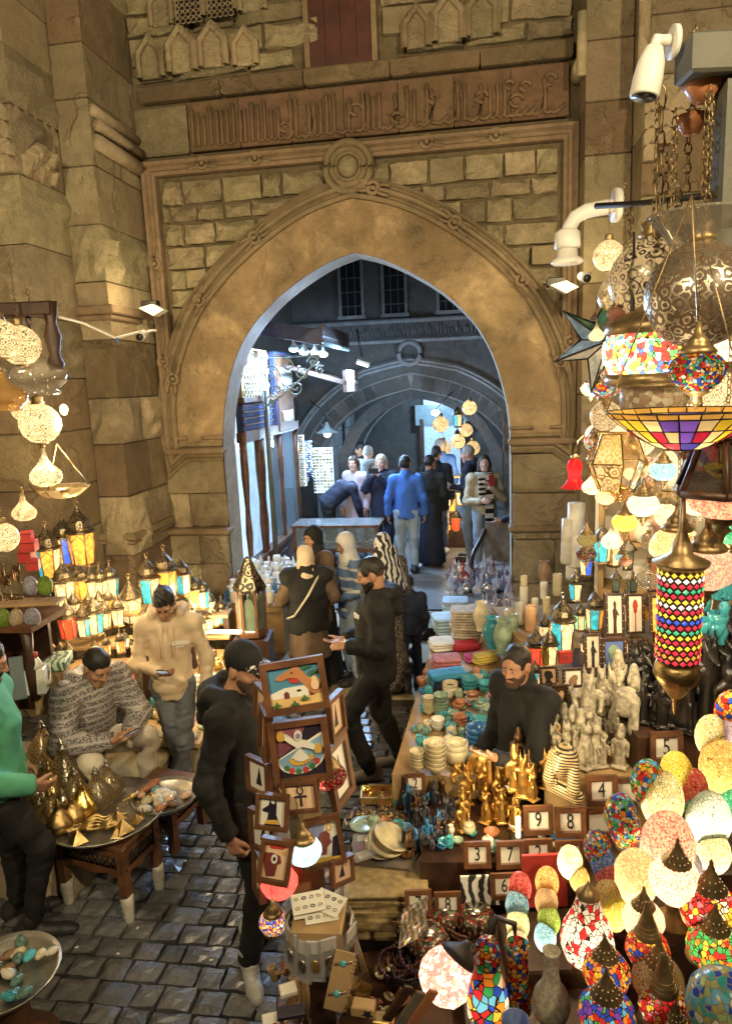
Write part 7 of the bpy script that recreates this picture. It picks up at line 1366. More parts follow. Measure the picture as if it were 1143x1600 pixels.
# leaded glass bowl
TBc=P(1066,655,2.35); tb_=empty('leaded_glass_bowl',TBc,0,'wide hanging leaded glass bowl with yellow and violet petals','hanging lantern'); Rr=112*mpp(2.35)
prof=[(.04,-.42),(.22,-.4),(.42,-.33),(.62,-.2),(.8,-.06),(.92,.04),(1.0,.12)]
for i,c in enumerate(('lead_yellow','lead_red','lead_cream','lead_violet','lead_cream','lead_amber')): pass
def leadcol(n,c): mosaic(n,[c,tuple(min(1,x*1.25+.02) for x in c),tuple(x*.8 for x in c)],3,.002,.6,c)
for n,c in dict(lead_yellow=(.85,.6,.05),lead_red=(.5,.02,.06),lead_cream=(.8,.6,.32),lead_violet=(.16,.07,.5),lead_amber=(.75,.4,.08),lead_navy=(.05,.04,.3)).items(): leadcol(n,c)
def bp(a,k): 
    k=max(0,min(len(prof)-1.001,k)); i=int(k); t=k-i; r=prof[i][0]*(1-t)+prof[i+1][0]*t; z=prof[i][1]*(1-t)+prof[i+1][1]*t; return Vector((r*cos(a)*Rr,r*sin(a)*Rr,z*Rr))
ld=MB()
PAT=[['lead_amber']*24,None]
def petal(a0,a1,k0,k1,mt):
    m=MB(); n=3; v=[bp(a0+(a1-a0)*i/n,k) for k in (k0,(k0+k1)/2,k1) for i in range(n+1)]; f=[(r*(n+1)+i,r*(n+1)+i+1,(r+1)*(n+1)+i+1,(r+1)*(n+1)+i) for r in range(2) for i in range(n)]; m.add(v,f,mt,True); m.build('glass_petal',tb_)
    loop=[bp(a0,k0),bp(a0,(k0+k1)/2),bp(a0,k1),bp((a0+a1)/2,k1),bp(a1,k1),bp(a1,(k0+k1)/2),bp(a1,k0)]; ld.tube(loop,.0028,'black_metal',4)
N_=24
for i in range(N_):
    a0=2*pi*i/N_+.05; a1=2*pi*(i+1)/N_+.05; ph=i%6
    petal(a0,a1,5,5.99,'lead_amber'); petal(a0,a1,3.6,5,['lead_yellow','lead_yellow','lead_cream','lead_violet','lead_violet','lead_cream'][ph]); petal(a0,a1,2.4,3.6,['lead_cream','lead_yellow','lead_red','lead_cream','lead_violet','lead_red'][ph])
    if i%2==0: petal(a0,a1+2*pi/N_,1.2,2.4,['lead_cream','lead_red','lead_navy'][(i//2)%3]); petal(a0,a1+2*pi/N_,0,1.2,'lead_yellow')
o=ld.build('leading',tb_); o['kind']='stuff'
for i in range(3): a=2*pi*i/3+.9; q=bp(a,6); m=MB(); m.tube([q,(0,0,.7)],.003,'old_brass',4); m.build('chain',tb_)
lamp('lamp_bulb',(0,0,.02),4.5,(1,.85,.55),.04,tb_).data.energy=3
# smoky glass bowl on chains, its hook plate, bracket beam and bullet camera
sb=empty('smoked_glass_bowl',P(1088,370,2.75),0,'flared smoky glass bowl hanging on chains at the upper right','hanging lantern'); q=70*mpp(2.75); m=MB(); m.lathe([(q*.35,-.09),(q*.45,-.05),(q*.62,.0),(q*.95,.07),(q,.08),(q*.93,.07),(q*.58,.0)],'smoke_glass',30,cap=False); m.build('bowl',sb)
for a in (.4,2.5,4.6): m=chainmb(.42,n=14,z0=.46,r=.012); o=m.build('chain',sb,(q*.5*cos(a),q*.5*sin(a),0))
m=MB(); m.lathe([(.03,.46),(.06,.5),(.08,.54),(.02,.6)],'glaze_terra',16); m.build('cup',sb)
sk=empty('glass_cup_lamp',P(1080,190,2.9),0,'small red brown glass cup hung under the painted beam','hanging lantern'); m=MB(); m.lathe([(.0,-.05),(.03,-.045),(.05,-.01),(.06,.02),(.055,.02),(.045,-.01)],'glaze_terra',18,cap=False); m.build('cup',sk); m=chainmb(.3,n=12,z0=.33,r=.012); m.build('chain',sk)
bk=empty('painted_beam',P(1130,120,2.7),0,'grey painted beam and post at the upper right corner','beam'); m=MB(); m.box((-.02,0,.06),(.25,.14,.13),'grey_paint',None,.01); m.build('beam',bk); m=MB(); m.box((.06,.02,-.3),(.12,.1,.6),'grey_paint',None,.01); m.build('post',bk); m=MB(); m.lathe([(.1,-.68),(.11,-.62),(.1,-.56),(.09,-.5)],'grey_paint',18,(.05,0,-.02)); m.build('cap',bk)
def wcam():
    a=P(1048,68,2.72); b=P(1012,110,2.66); e=empty('bullet_camera',P(1030,85,2.7),0,'white bullet camera bolted to the painted beam','camera'); o_=e.location
    q=lambda px,py,Y: P(px,py,Y)-o_
    m=MB(); d=(q(1008,138,2.68)-q(1022,72,2.68)); rot=Vector((0,0,-1)).rotation_difference(d.normalized()).to_matrix(); m.lathe([(.0,.0),(.03,-.005),(.045,-.05),(.05,-.1),(.05,-.16),(.047,-.165),(.0,-.165)],'white_paint',20,q(1022,72,2.68),rot); m.build('housing',e)
    m=MB(); m.lathe([(.0,-.162),(.042,-.162),(.042,-.168),(.0,-.17)],'black_plastic',20,q(1022,72,2.68),rot); m.build('lens',e)
    m=MB(); m.tube([q(1022,74,2.68),q(1025,62,2.68),q(1036,64,2.7),q(1046,62,2.72)],.02,'white_paint',8); m.lathe([(.0,0),(.055,0),(.055,.015),(.0,.015)],'white_paint',20,q(1048,66,2.72),_rot(0,pi/2,0)); m.build('arm',e)
wcam()
e=empty('arm_lamp',P(955,325,4.6),0,'white bent pipe lamp arm beside the right pier','lamp arm'); o_=e.location; q=lambda px,py,Y=4.6: P(px,py,Y)-o_
m=MB(); m.tube([q(955,322),q(935,326),q(915,330),q(898,340),q(889,356),q(886,372)],.045,'white_paint',10); m.lathe([(.0,0),(.1,0),(.1,.03),(.0,.03)],'white_paint',20,q(958,321),_rot(0,pi/2,0)); m.build('arm',e)
m=MB(); m.lathe([(.05,.06),(.075,.04),(.08,-.05),(.06,-.06)],'white_paint',16,q(886,374)); m.lathe([(.06,-.05),(.065,-.1),(.09,-.11),(.1,-.13),(.09,-.14),(.0,-.135)],'pearl',20,q(886,376)); m.build('head',e)
# chains from the dark rail of the stall
rl=empty('lantern_rail',P(1000,325,3.4),0,'dark iron rail carrying the hanging lanterns','rail'); o_=rl.location; m=MB(); m.tube([P(930,322,3.6)-o_,P(1000,318,3.4)-o_,P(1150,300,2.9)-o_],.014,'iron',8); m.build('bar',rl)
for px,a,b,Y in ((1108,90,290,2.85),(1060,290,330,3.0),(1040,240,330,3.1),(985,330,380,3.45),(1075,210,300,2.95)): l=abs(P(px,a,Y).z-P(px,b,Y).z); m=chainmb(l,n=max(5,int(l/.035)),r=.014); m.build('chain',rl,P(px,a,Y)-o_)
# star lantern, golden polyhedron, red glass lamp
st_=empty('star_lantern',P(938,535,3.5),0,'blue and white glass star lantern at the edge of the stall','star lantern'); s=mpp(3.5)*74
for i in range(6):
    a=2*pi*i/6+.35; b1=a-pi/6; b2=a+pi/6; tip=Vector((s*cos(a),-.0,s*sin(a))); p1=Vector((s*.4*cos(b1),0,s*.4*sin(b1))); p2=Vector((s*.4*cos(b2),0,s*.4*sin(b2))); fr_=Vector((0,-.09,0)); bk_=Vector((0,.09,0))
    for jj,(u_,w_) in enumerate(((p1,tip),(tip,p2))): m=MB(); m.add([u_,w_,fr_],[(0,1,2)],['star_blue','star_white','star_green'][(i+jj)%3]); m.add([u_,w_,bk_],[(2,1,0)],'star_white'); m.build('pane',st_)
    m=MB(); m.tube([p1,tip,p2],.006,'black_metal',5); m.tube([tip,fr_],.005,'black_metal',4); m.tube([p1,fr_],.005,'black_metal',4); m.build('came',st_)
gp_=empty('golden_lantern',P(962,722,3.45),.4,'golden many sided lantern with pierced faces and glass drop','lantern'); s=mpp(3.45)*48
for i in range(6):
    a=2*pi*i/6; b=2*pi*(i+1)/6
    for z0,r0,z1,r1 in ((-.9,.55,0,.95),(0,.95,.9,.6)):
        if i in (4,): continue
        m=MB(); v=[(r0*s*cos(a),r0*s*sin(a),z0*s),(r0*s*cos(b),r0*s*sin(b),z0*s),(r1*s*cos(b),r1*s*sin(b),z1*s),(r1*s*cos(a),r1*s*sin(a),z1*s)]
        m.tube([Vector(x) for x in v],.006,'gold',4,True,True); m.build('bar',gp_); m=MB(); cc=sum((Vector(x) for x in v),Vector())/4; m.add([cc+(Vector(x)-cc)*.92 for x in v],[(0,1,2,3)],'pierce_gold' if i%2 else 'amber_glass'); m.build('panel',gp_)
lamp('lamp_bulb',(0,0,0),2.0,(1,.75,.35),.03,gp_)
rg_=empty('red_glass_lamp',P(897,738,4.3),0,'red glass lamp with fluted mouth hanging before the right jamb','hanging lantern'); m=MB(); s=mpp(4.3)*24; m.lathe([(s*.85,-s*1.0),(s*.6,-s*.75),(s*.4,-s*.35),(s*.42,0),(s*.5,s*.35),(s*.4,s*.75),(s*.2,s*.9)],'red_shade',20,cap=False,flute=.03,fn=8); m.build('shade',rg_); m=MB(); m.lathe([(s*.25,s*.85),(s*.3,s*1.0),(s*.1,s*1.2)],'brass',12); m.tube([(0,0,s*1.2),(.02,0,s*2),(.12,.1,s*2.6)],.005,'brass',4); m.build('collar',rg_); m=MB(); m.ell((0,0,0),s*.2,'bulb_warm'); m.build('bulb',rg_); lamp('lamp_bulb',(0,0,-.01),1.2,(1,.4,.3),.01,rg_)
mosaic('red_shade',[(.8,.04,.06),(.85,.06,.08)],3,.001,.7,(.8,.04,.06)); pierced('pierce_gold',(.75,.5,.16),scale=22,light=1)
mat('star_blue',(.3,.45,.75),.15,var=.4,vs=20,coat=1); mat('star_white',(.75,.85,.9),.12,var=.4,vs=20,coat=1); mat('star_green',(.07,.22,.16),.15,var=.4,vs=20,coat=1)
# cylinder lamp with lozenge chips, each chip proud of the dark grout
cy=empty('cylinder_lamp',P(1060,960,2.6),0,'tall cylinder lamp of red, yellow and blue glass lozenges','hanging lantern'); r=33*mpp(2.6); hh=150*mpp(2.6); zt=75*mpp(2.6)
m=MB(); m.lathe([(r*.985,-zt),(r*.985,zt)],'grout_dark',32,cap=False); m.build('core',cy)
for n,c in dict(chip_red=(.8,.03,.06),chip_yellow=(.85,.6,.05),chip_white=(.9,.85,.75),chip_green=(.05,.42,.2),chip_blue=(.03,.1,.65),chip_orange=(.8,.3,.05)).items(): glow(n,c,1.1,.3,60)
mat('grout_dark',(.03,.012,.012),.7)
RC=['chip_red','chip_orange','chip_red','chip_yellow','chip_red','chip_yellow','chip_green','chip_red','chip_blue','chip_yellow','chip_red','chip_white','chip_yellow','chip_red','chip_green','chip_red','chip_white','chip_yellow']; nr=18; nc=18; SH={}
for cname in set(RC):
    w_=pi*r/nc*.84; h_=hh/nr*.86; mm=MB(); mm.add([(0,-w_,0),(0,0,-h_*.62),(0,w_,0),(0,0,h_*.62),(.005,0,0)],[(0,1,4),(1,2,4),(2,3,4),(3,0,4)],cname); SH[cname]=mm.mesh('chip')
for j in range(nr):
    for i in range(nc):
        a=2*pi*(i+(.5 if j%2 else 0))/nc
        if sin(a)>.55: continue
        ob('glass_chip',SH[RC[j]],cy,(r*cos(a),r*sin(a),-zt+(j+.5)*hh/nr),(0,0,a))
m=MB(); m.lathe([(r*1.0,zt),(r*1.25,zt+.02),(r*1.3,zt+.03),(r*.5,zt+.06),(r*.4,zt+.1),(r*.15,zt+.16),(r*.1,zt+.3)],'old_brass',28); m.build('cap',cy); m=MB(); m.lathe([(.0,-zt-.24),(.01,-zt-.22),(.014,-zt-.17),(.03,-zt-.15),(r*.9,-zt-.09),(r*1.1,-zt-.06),(r*1.0,-zt-.02),(r*.8,-zt),(r,-zt)],'brass',28); m.build('base',cy); m=chainmb(-.5,n=10,z0=zt+.3,r=.014); m.build('chain',cy)
# dark hexagonal wooden lantern at the right edge
hx=empty('wooden_lantern',P(1125,725,2.5),.2,'dark wooden lantern with slanted glass panes at the right edge','lantern'); s=mpp(2.3)*75
for i in range(6):
    a=2*pi*i/6; b=2*pi*(i+1)/6; m=MB(); v0=Vector((s*.95*cos(a),s*.95*sin(a),-s*.6)); v1=Vector((s*.5*cos(a),s*.5*sin(a),s*.55)); m.tube([v0,v1],.012,'dark_wood',5); m.tube([v0,Vector((s*.95*cos(b),s*.95*sin(b),-s*.6))],.016,'dark_wood',5); m.tube([v1,Vector((s*.5*cos(b),s*.5*sin(b),s*.55))],.014,'dark_wood',5); m.build('bar',hx)
    m=MB(); m.add([v0*.98,Vector((s*.95*cos(b),s*.95*sin(b),-s*.6))*.98,Vector((s*.5*cos(b),s*.5*sin(b),s*.55))*.98,v1*.98],[(0,1,2,3)],'dark_pane'); m.build('pane',hx)
glass('dark_pane',(.1,.09,.07),.08,.6); m=MB(); m.lathe([(s*.6,s*.55),(s*.65,s*.6),(s*.3,s*.8),(s*.1,s*1.0)],'dark_wood',6,smooth=False); m.build('roof',hx); m=MB(); m.lathe([(s*.98,-s*.68),(s*1.0,-s*.6),(s*.9,-s*.58)],'dark_wood',6,smooth=False); m.build('base',hx)
# bright back shelf with glazed mugs and masks
sh2=empty('back_shelf',(2.5,4.7,0),R(-20),'bright back shelf of painted mugs behind the hanging lamps','shelf')
for z in (1.5,1.85,2.2,2.6): m=MB(); m.box((0,0,z),(1.7,.3,.03),'pale_wood'); m.build('board',sh2)
m=MB(); m.box((0,.17,2.0),(1.8,.03,1.6),'paper'); m.build('back',sh2)
for x in (-.85,0,.85): m=MB(); m.box((x,0,2.0),(.04,.3,1.6),'pale_wood'); m.build('upright',sh2)
lamp('shelf_light',(0,-.35,2.75),13,(1,.85,.6),.15,sh2); m=MB(); m.tube([(-.7,-.18,2.72),(.7,-.18,2.72)],.02,'bulb_warm',8); m.build('lamp_tube',sh2)
mat('mug_yellow',(.7,.6,.1),.3); 
for i in range(44):
    z=[1.52,1.87,2.22][i%3]; mt=rq.choice(['alabaster','glaze_teal','mug_yellow','glaze_peach','pearl','glaze_blue','cloth_pink']); w=Vector((2.5,4.7,0))+Matrix.Rotation(R(-20),3,'Z')@Vector((rq.uniform(-.8,.8),rq.uniform(-.1,.0),z)); spawn(rq.choice(['cupbowl','candle','jar','vase']),w,rq.uniform(0,6),rq.uniform(.12,.2),'%s painted pot on the bright back shelf'%{'alabaster':'white','glaze_teal':'teal','mug_yellow':'yellow','glaze_peach':'peach','pearl':'pearl white','glaze_blue':'blue','cloth_pink':'pink'}[mt],'pot','painted pots '+mt,{'onyx_green':mt,'alabaster':mt},name='painted_pot')
for i in range(10): px=rq.uniform(1095,1143); py=rq.uniform(930,1010); spawn('cupbowl' if i%2 else 'vase',P(px,py,3.6),0,rq.uniform(.08,.14),'dark teal glazed pot at the right edge above the statues','pot','dark teal pots',{'onyx_green':'glaze_teal','alabaster':'glaze_teal'},name='glazed_pot')
# ------------------------------------------------------------------ glowing eggs
CW={'mos_big':'many coloured mosaic','mos_multi':'fine many coloured mosaic','crk_yellow':'bright yellow crackled','crk_red':'red crackled','crk_green':'green crackled','crk_cream':'cream crackled','sed_pink':'rose speckled','crk_white':'white crackled','crk_orange':'orange crackled','crk_lilac':'lilac speckled','mos_fire':'fire coloured mosaic','crk_blue':'blue crackled','sed_orange':'orange speckled','crk_sky':'sky blue crackled','sed_cream':'sandy speckled','sed_green':'green speckled','sed_grey':'grey speckled'}
EG=[(1010,1258,54,'mos_big',.35,'behind the cream one under the number 5'),(1057,1240,50,'crk_yellow',1.1,'near the number 5'),(1078,1262,48,'crk_red',.7,'below the yellow one'),(1092,1290,48,'crk_green',1,'between the red and white ones'),(965,1302,50,'mos_big',.9,'right of the number 8'),(1030,1292,66,'crk_cream',.7,'behind the large rose one'),(976,1325,50,'mos_multi',1.5,'under the many coloured one'),(1040,1372,84,'sed_pink',.8,'largest of all'),(1102,1322,68,'crk_white',1.6,'big and bright at the right'),(1112,1362,52,'crk_cream',1.2,'in front of the white one'),(1108,1182,48,'crk_cream',.9,'upper right, over the orange one'),(1138,1185,48,'crk_lilac',.7,'at the right edge'),(1122,1238,62,'crk_orange',.7,'large at the right edge'),(1143,1150,54,'mos_fire',1,'highest at the right edge'),(1141,1290,46,'crk_green',.9,'at the right edge below the orange one'),(934,1352,44,'mos_multi',.9,'behind the blue one'),(942,1374,40,'crk_blue',1.1,'left of the rose one'),(948,1392,38,'crk_red',1,'below the blue one'),(988,1412,70,'sed_orange',1,'left of the largest rose one'),(890,1372,40,'crk_cream',1.7,'tall at the left of the slope'),(905,1392,32,'crk_orange',1.2,'at the foot of the cream one'),(812,1408,37,'crk_red',.9,'first of the left row'),(808,1438,38,'crk_sky',1.3,'second of the left row'),(808,1468,38,'crk_cream',1.4,'third of the left row'),(806,1494,36,'sed_cream',1.2,'last of the left row'),(853,1402,38,'crk_orange',1,'first of the right row beside the red one'),(852,1430,37,'sed_orange',1.2,'second of the row above the bottle vase'),(858,1460,37,'sed_green',1.1,'third of the row above the bottle vase'),(852,1486,36,'crk_sky',1.1,'last of the row behind the bottle vase'),(950,1428,44,'crk_cream',1.2,'above the bright yellow one at the pear lamp'),(957,1452,44,'crk_yellow',1.2,'right beside the pear lamp'),(1072,1384,46,'sed_grey',.4,'dark one beside the largest rose one')]
for cx,yb,w,mt,lt,where in EG:
    Y=2.5+(1500-yb)*.0014; s=w*mpp(Y)*1.05/.71; c=P(cx,yb,Y); e=spawn('egg',c,rq.uniform(0,6),s,'%s egg lamp, %s'%(CW[mt],where),'egg lamp','glowing egg lamps',{'crk_yellow':mt},tilt=(rq.uniform(-.06,.06),rq.uniform(-.08,.08)))
    lamp('lamp_bulb',(0,0,.34),lt*3.6*(s/.2)**2,(1,.84,.58),.06*s,e)
# bank of boxes the eggs rest on
for i,(a,b,c,d) in enumerate(((.75,2.62,.55,.3),(1.15,2.62,.75,.3),(1.5,2.7,.95,.35),(1.85,2.75,1.0,.4))): m=MB(); m.box((a,b+.15,.42+(c-.42)/2-.04),(.42,d,c-.42),'dark_wood',None,.01); o=m.build('riser_box',None,None); tag(o,['lowest dark riser box under the eggs','second dark riser box under the eggs','third dark riser box under the eggs','highest dark riser box at the right edge under the eggs'][i],'riser box')
# ------------------------------------------------------------------ mosaic table lamps, lower right
for cx,cy_,w,mt,key,lt,lab in [(1054,1376,80,'sed_pink','tlamp',1.2,'rose speckled lamp with a flame band, highest of the capped lamps'),(1107,1422,92,'mos_red','tlamp',.6,'red mosaic lamp with olive cap at the right'),(1114,1480,84,'mos_green','tlamp',.7,'green and orange mosaic lamp at the right edge'),(1004,1438,66,'sed_cream','tlamp',.9,'sandy speckled lamp beside the yellow eggs'),(1011,1484,70,'mos_fire','tlamp_cone',.7,'orange mosaic lamp with plain conical cap'),(947,1520,76,'mos_fire','tlamp',.35,'amber mosaic lamp below the pear lamp'),(1027,1532,82,'crk_cream','tlamp',.9,'cream lamp with a blue flower and pierced cap'),(1036,1572,80,'mos_red','tlamp_cone',.8,'red star mosaic lamp with tall conical cap'),(947,1585,92,'mos_blue','tlamp',.3,'blue mosaic lamp at the lower edge'),(1052,1612,64,'mos_fire','tlamp',.4,'lamp cut by the bottom edge showing its cap')]:
    Y=2.28-(cy_-1400)*.0016; s=w*mpp(Y)*1.08; e=spawn(key,P(cx,cy_,Y),rq.uniform(0,6),s,lab,'mosaic lamp','mosaic table lamps',{'mos_multi':mt},tilt=(rq.uniform(-.04,.04),rq.uniform(-.05,.05))); lamp('lamp_bulb',(0,0,-.1),lt*4.2*(s/.16)**2,(1,.82,.55),.01,e)
e=empty('mosaic_globe',P(1128,1572,1.75),0,'large blue and olive mosaic globe at the lower right corner','mosaic lamp'); m=MB(); s=62*mpp(1.75); m.lathe([(s*.3,-s*1.2),(s*.8,-s*.85),(s,-s*.1),(s*.9,s*.45),(s*.6,s*.85),(s*.25,s*1.05),(0,s*1.1)],'mos_cool',36,cap=False); m.build('shade',e); m=MB(); m.lathe([(s*.5,-s*1.6),(s*.3,-s*1.3),(s*.35,-s*1.1)],'old_brass',20); m.build('foot',e)
e=empty('pear_lamp',P(916,1500,2.3),0,'tall pear shaped lamp of white and red glass chips','mosaic lamp'); m=MB(); s=mpp(2.3)*46; m.lathe([(s*.45,0),(s*.85,s*.25),(s*1.0,s*.8),(s*.9,s*1.4),(s*.62,s*2.0),(s*.45,s*2.5),(s*.38,s*2.8)],'mos_redwhite',32,cap=False); m.build('shade',e); m=MB(); m.lathe([(s*.42,s*2.75),(s*.44,s*2.85),(s*.25,s*3.05),(s*.1,s*3.2),(0,s*3.4)],'old_brass',20); m.build('cap',e); m=MB(); m.lathe([(s*.6,-s*.5),(s*.45,-s*.2),(s*.5,0)],'old_brass',20); m.build('foot',e); lamp('lamp_bulb',(0,0,s*1.0),4.0,(1,.85,.6),.02,e)
splat('sand_glass',(.3,.26,.19),(.42,.37,.28),60,.5); e=MB(); s=mpp(2.2)*34; e.lathe([(s*.5,0),(s*.85,s*.3),(s*1.0,s*.9),(s*.85,s*1.6),(s*.5,s*2.2),(s*.38,s*2.8),(s*.4,s*3.9),(s*.46,s*4.1),(s*.4,s*4.1),(s*.34,s*3.9)],'sand_glass',28); o=e.build('bottle_vase',None,P(860,1592,2.2)); tag(o,'sand coloured bottle vase with long neck','vase')
e=empty('tilted_lamp',P(697,1525,2.3),0,'pink crackled lamp tilted on a curved black stand','mosaic lamp'); s=mpp(2.3)*98; rt=_rot(.35,-.5,0).to_4x4(); m=MB(); m.lathe([(x*1.0,z) for x,z in [(r_*s,z_*s) for r_,z_ in [(0,-.47),(.2,-.44),(.4,-.3),(.49,-.08),(.48,.1),(.38,.3),(.25,.4)]]],'crk_pink_m',30,rot=_rot(-.35,.75,0),cap=False); m.build('shade',e); m=MB(); m.lathe([(r_*s,z_*s) for r_,z_ in [(.34,.34),(.36,.38),(.28,.46),(.2,.52),(.1,.6),(.05,.7)]],'iron',20,rot=_rot(-.35,.75,0)); m.build('cap',e); m=MB(); m.tube([(.14,.03,.1),(.2,.05,.2),(.27,.06,.16),(.28,.06,0),(.22,.06,-.15),(.18,.06,-.3),(.1,.06,-.34)],.012,'iron',8); m.build('stand',e); lamp('lamp_bulb',(0,0,-.02),7,(1,.86,.68),.02,e)
e=empty('mosaic_bottle_lamp',P(762,1590,2.15),0,'bottle shaped mosaic lamp with yellow flowers','mosaic lamp'); s=mpp(2.15)*38; m=MB(); m.lathe([(s*.8,0),(s*1.0,s*.3),(s*.95,s*1.2),(s*.7,s*2.2),(s*.55,s*2.9)],'mos_big_m',28,cap=False); m.build('shade',e); m=MB(); m.lathe([(s*.55,s*2.85),(s*.62,s*3.0),(s*.5,s*3.4),(s*.62,s*3.7),(s*.4,s*4.1)],'mos_multi_m',20); m.build('neck',e); lamp('lamp_bulb',(0,0,s*1.2),1.6,(1,.85,.6),.02,e)
e=MB(); s=mpp(2.3)*24; e.lathe([(s*.9,0),(s,s*.3),(s*.8,s*3),(s*.75,s*5.2),(s*.9,s*5.6),(s*.75,s*5.6),(s*.6,s*5)],'mos_multi_m',24); o=e.build('mosaic_vase',None,P(808,1580,2.3)); tag(o,'dark tall mosaic vase with black rim','vase')
e=MB(); s=mpp(2.0)*24; e.lathe([(s*.7,0),(s,s*.3),(s,s*1.8),(s*.9,s*1.8),(s*.85,s*.4)],'blue_paint',20); o=e.build('blue_cup',None,P(805,1625,2.0)); tag(o,'dark blue cup at the bottom edge','cup')
# ------------------------------------------------------------------ front step goods
def pz(px,py,Y): return P(px,py,Y)
rq=random.Random(77)
# gilt tray with little boxes, necklaces, plates, papyrus
c=G(612,1246,.6); e=empty('gilt_tray',c,R(-4),'orange gilt tray of tiny ornaments at the back of the front step','tray'); m=MB(); m.box((0,0,.006),(.36,.13,.012),'glaze_terra')
for s in (-1,1): m.box((s*.18,0,.02),(.01,.13,.04),'gold_leaf'); m.box((0,s*.065,.02),(.36,.01,.04),'gold_leaf')
m.box((.02,0,.02),(.008,.13,.04),'gold_leaf'); m.build('frame',e)
for i in range(12): spawn(rq.choice(['scarab','pyramid','flask','bowl']),c+Vector((rq.uniform(-.16,.16),rq.uniform(-.05,.05),.014)),rq.uniform(0,6),rq.uniform(.04,.06),'tiny golden ornament in the gilt tray','ornament','tiny ornaments in the gilt tray',{'brass':'gold','onyx_green':'gold','flask_glass':'flask_glass'},name='ornament')
for i in range(14):
    a=G(565+i*7.5+rq.uniform(-4,4),1275+rq.uniform(-12,14),.59); m=MB(); pts=[Vector((.06*cos(t)*rq.uniform(.7,1.2),.1*sin(t)*rq.uniform(.8,1.1),.01*rq.random())) for t in [k*2*pi/18 for k in range(18)]]
    for p_ in pts: m.ell(p_,rq.uniform(.007,.011),['gold_leaf','flask_purple','stone_brown','brass'][i%4],5,4)
    o=m.build('bead_necklace',None,a,(0,0,rq.uniform(0,3))); tag(o,['gold','purple','brown','brass'][i%4]+' bead necklace spread on the front step','necklace','necklaces '+str(i%4))
for i in range(3): a=G(600,1325,.6); s=54*(a-cam.location).length/FPX; spawn('plate',a+Vector((.02*i,-.012*i,.03+.02*i)),i,s,'shell inlaid plate in the leaning pile on the front step','plate','shell inlaid plates',{'alabaster':'onyx_cream'},tilt=(.35,-.25))
o=None
for i in range(8): a=G(600,1325,.6)+Vector((.03,-.03,.1)); 
a=G(568,1290,.6); spawn('plate',a,0,40*(a-cam.location).length/FPX,'green glass plate behind the shell plates','plate',None,{'alabaster':'onyx_green'})
papm=MB(); papm.box((0,0,0),(1,1,1),'papyrus',None,.02); kd('papyrus','papyrus_sheet',[('sheet',papm,None)]); mat('papyrus',(.36,.27,.13),.7,var=.3,vs=25,bump=.4,bs=60,rnd=.2)
for i in range(16):
    a=G(598,1362,.56); spawn('papyrus',a+Vector((rq.uniform(-.02,.02),-.02+rq.uniform(-.015,.015),-.012-i*.016)),-TH*.4+rq.uniform(-.05,.05),(.42,.3,.012),'brown papyrus sheet in the pile under the plates','papyrus','papyrus sheets')
for i in range(5): a=G(572,1318,.6); m=MB(); m.box((0,0,0),(.14,.1,.004),'paper'); 
for i in range(3): a=G(572,1312+i*12,.6); m=MB(); m.box((0,0,.006),(.15,.08,.01),'plastic_film',None,.002); m.box((0,0,.008),(.1,.05,.006),['paper','glaze_terra','paper'][i]); o=m.build('wrapped_packet',None,a,(0,0,.2*i)); tag(o,'clear wrapped packet left of the shell plates','packet','clear packets')
for x in (-.2,.22): pass
# ------------------------------------------------------------------ picture rack in front of the man with the cap
RY=2.72
rk=empty('picture_rack',(P(470,1250,RY).x,RY+.12,0),R(6),'wooden revolving rack hung with framed pictures','rack'); m=MB(); m.box((0,0,.75),(.14,.14,1.5),'pale_wood',None,.01); m.build('post',rk); m=MB(); m.box((0,0,.03),(.4,.4,.06),'oak',None,.01); m.build('base',rk)
def bigpic(px,py,w,h,Y,label,bg,draw,rz=0,lean=-.1,roll=0,bar=.1):
    s=mpp(Y); W,H=w*s,h*s; e=empty('framed_picture',P(px,py,Y),rz,label,'picture','pictures on the rack'); e.rotation_euler=(lean,roll,rz); b=bar*max(W,H)
    for x in (-1,1): m=MB(); m.prism([(-H/2,-b/2),(H/2,-b/2),(H/2-b,b/2),(-H/2+b,b/2)],.03,'oak',(x*(W/2-b/2),0,H/2),_rot(0,-x*pi/2,0),-.015); m.build('frame_bar',e)
    for z in (-1,1): m=MB(); m.prism([(-W/2,-b/2),(W/2,-b/2),(W/2-b,b/2),(-W/2+b,b/2)],.03,'oak',(0,0,H/2+z*(H/2-b/2)),_rot(0,0 if z<0 else pi,0),-.015); m.build('frame_bar',e)
    m=MB(); m.box((0,.006,H/2),(W-1.6*b,.008,H-1.6*b),bg); m.build('panel',e); m=MB(); n=[0]
    def poly(pts,mt): n[0]+=1; m.prism([(x*(W-1.6*b)/2,H/2+z*(H-1.6*b)/2) for x,z in pts],.0012+.0007*n[0],mt,(0,.002-.0012-.0007*n[0],0))
    draw(poly); m.build('painting',e); return e
def circ(cx,cz,r,n=14,rz=None): return [(cx+r*cos(2*pi*k/n),cz+(rz or r)*sin(2*pi*k/n)) for k in range(n)]
mat('pic_sky',(.08,.25,.4),.5,var=.1); mat('pic_sand',(.7,.48,.2),.5,var=.1); mat('pic_camel',(.5,.22,.09),.5,var=.15); mat('pic_black',(.02,.014,.03),.5); mat('pic_plum',(.22,.07,.1),.5,var=.3); mat('pic_white',(.8,.77,.7),.5,var=.05); mat('pic_peach',(.78,.55,.36),.5,var=.05); mat('pic_blue',(.2,.35,.5),.5,var=.2); mat('pic_green',(.06,.16,.06),.5); mat('pic_red',(.5,.05,.04),.5); mat('pic_gold',(.65,.4,.08),.5); mat('pic_lilac',(.25,.25,.42),.5); mat('pic_skin',(.18,.04,.03),.5)
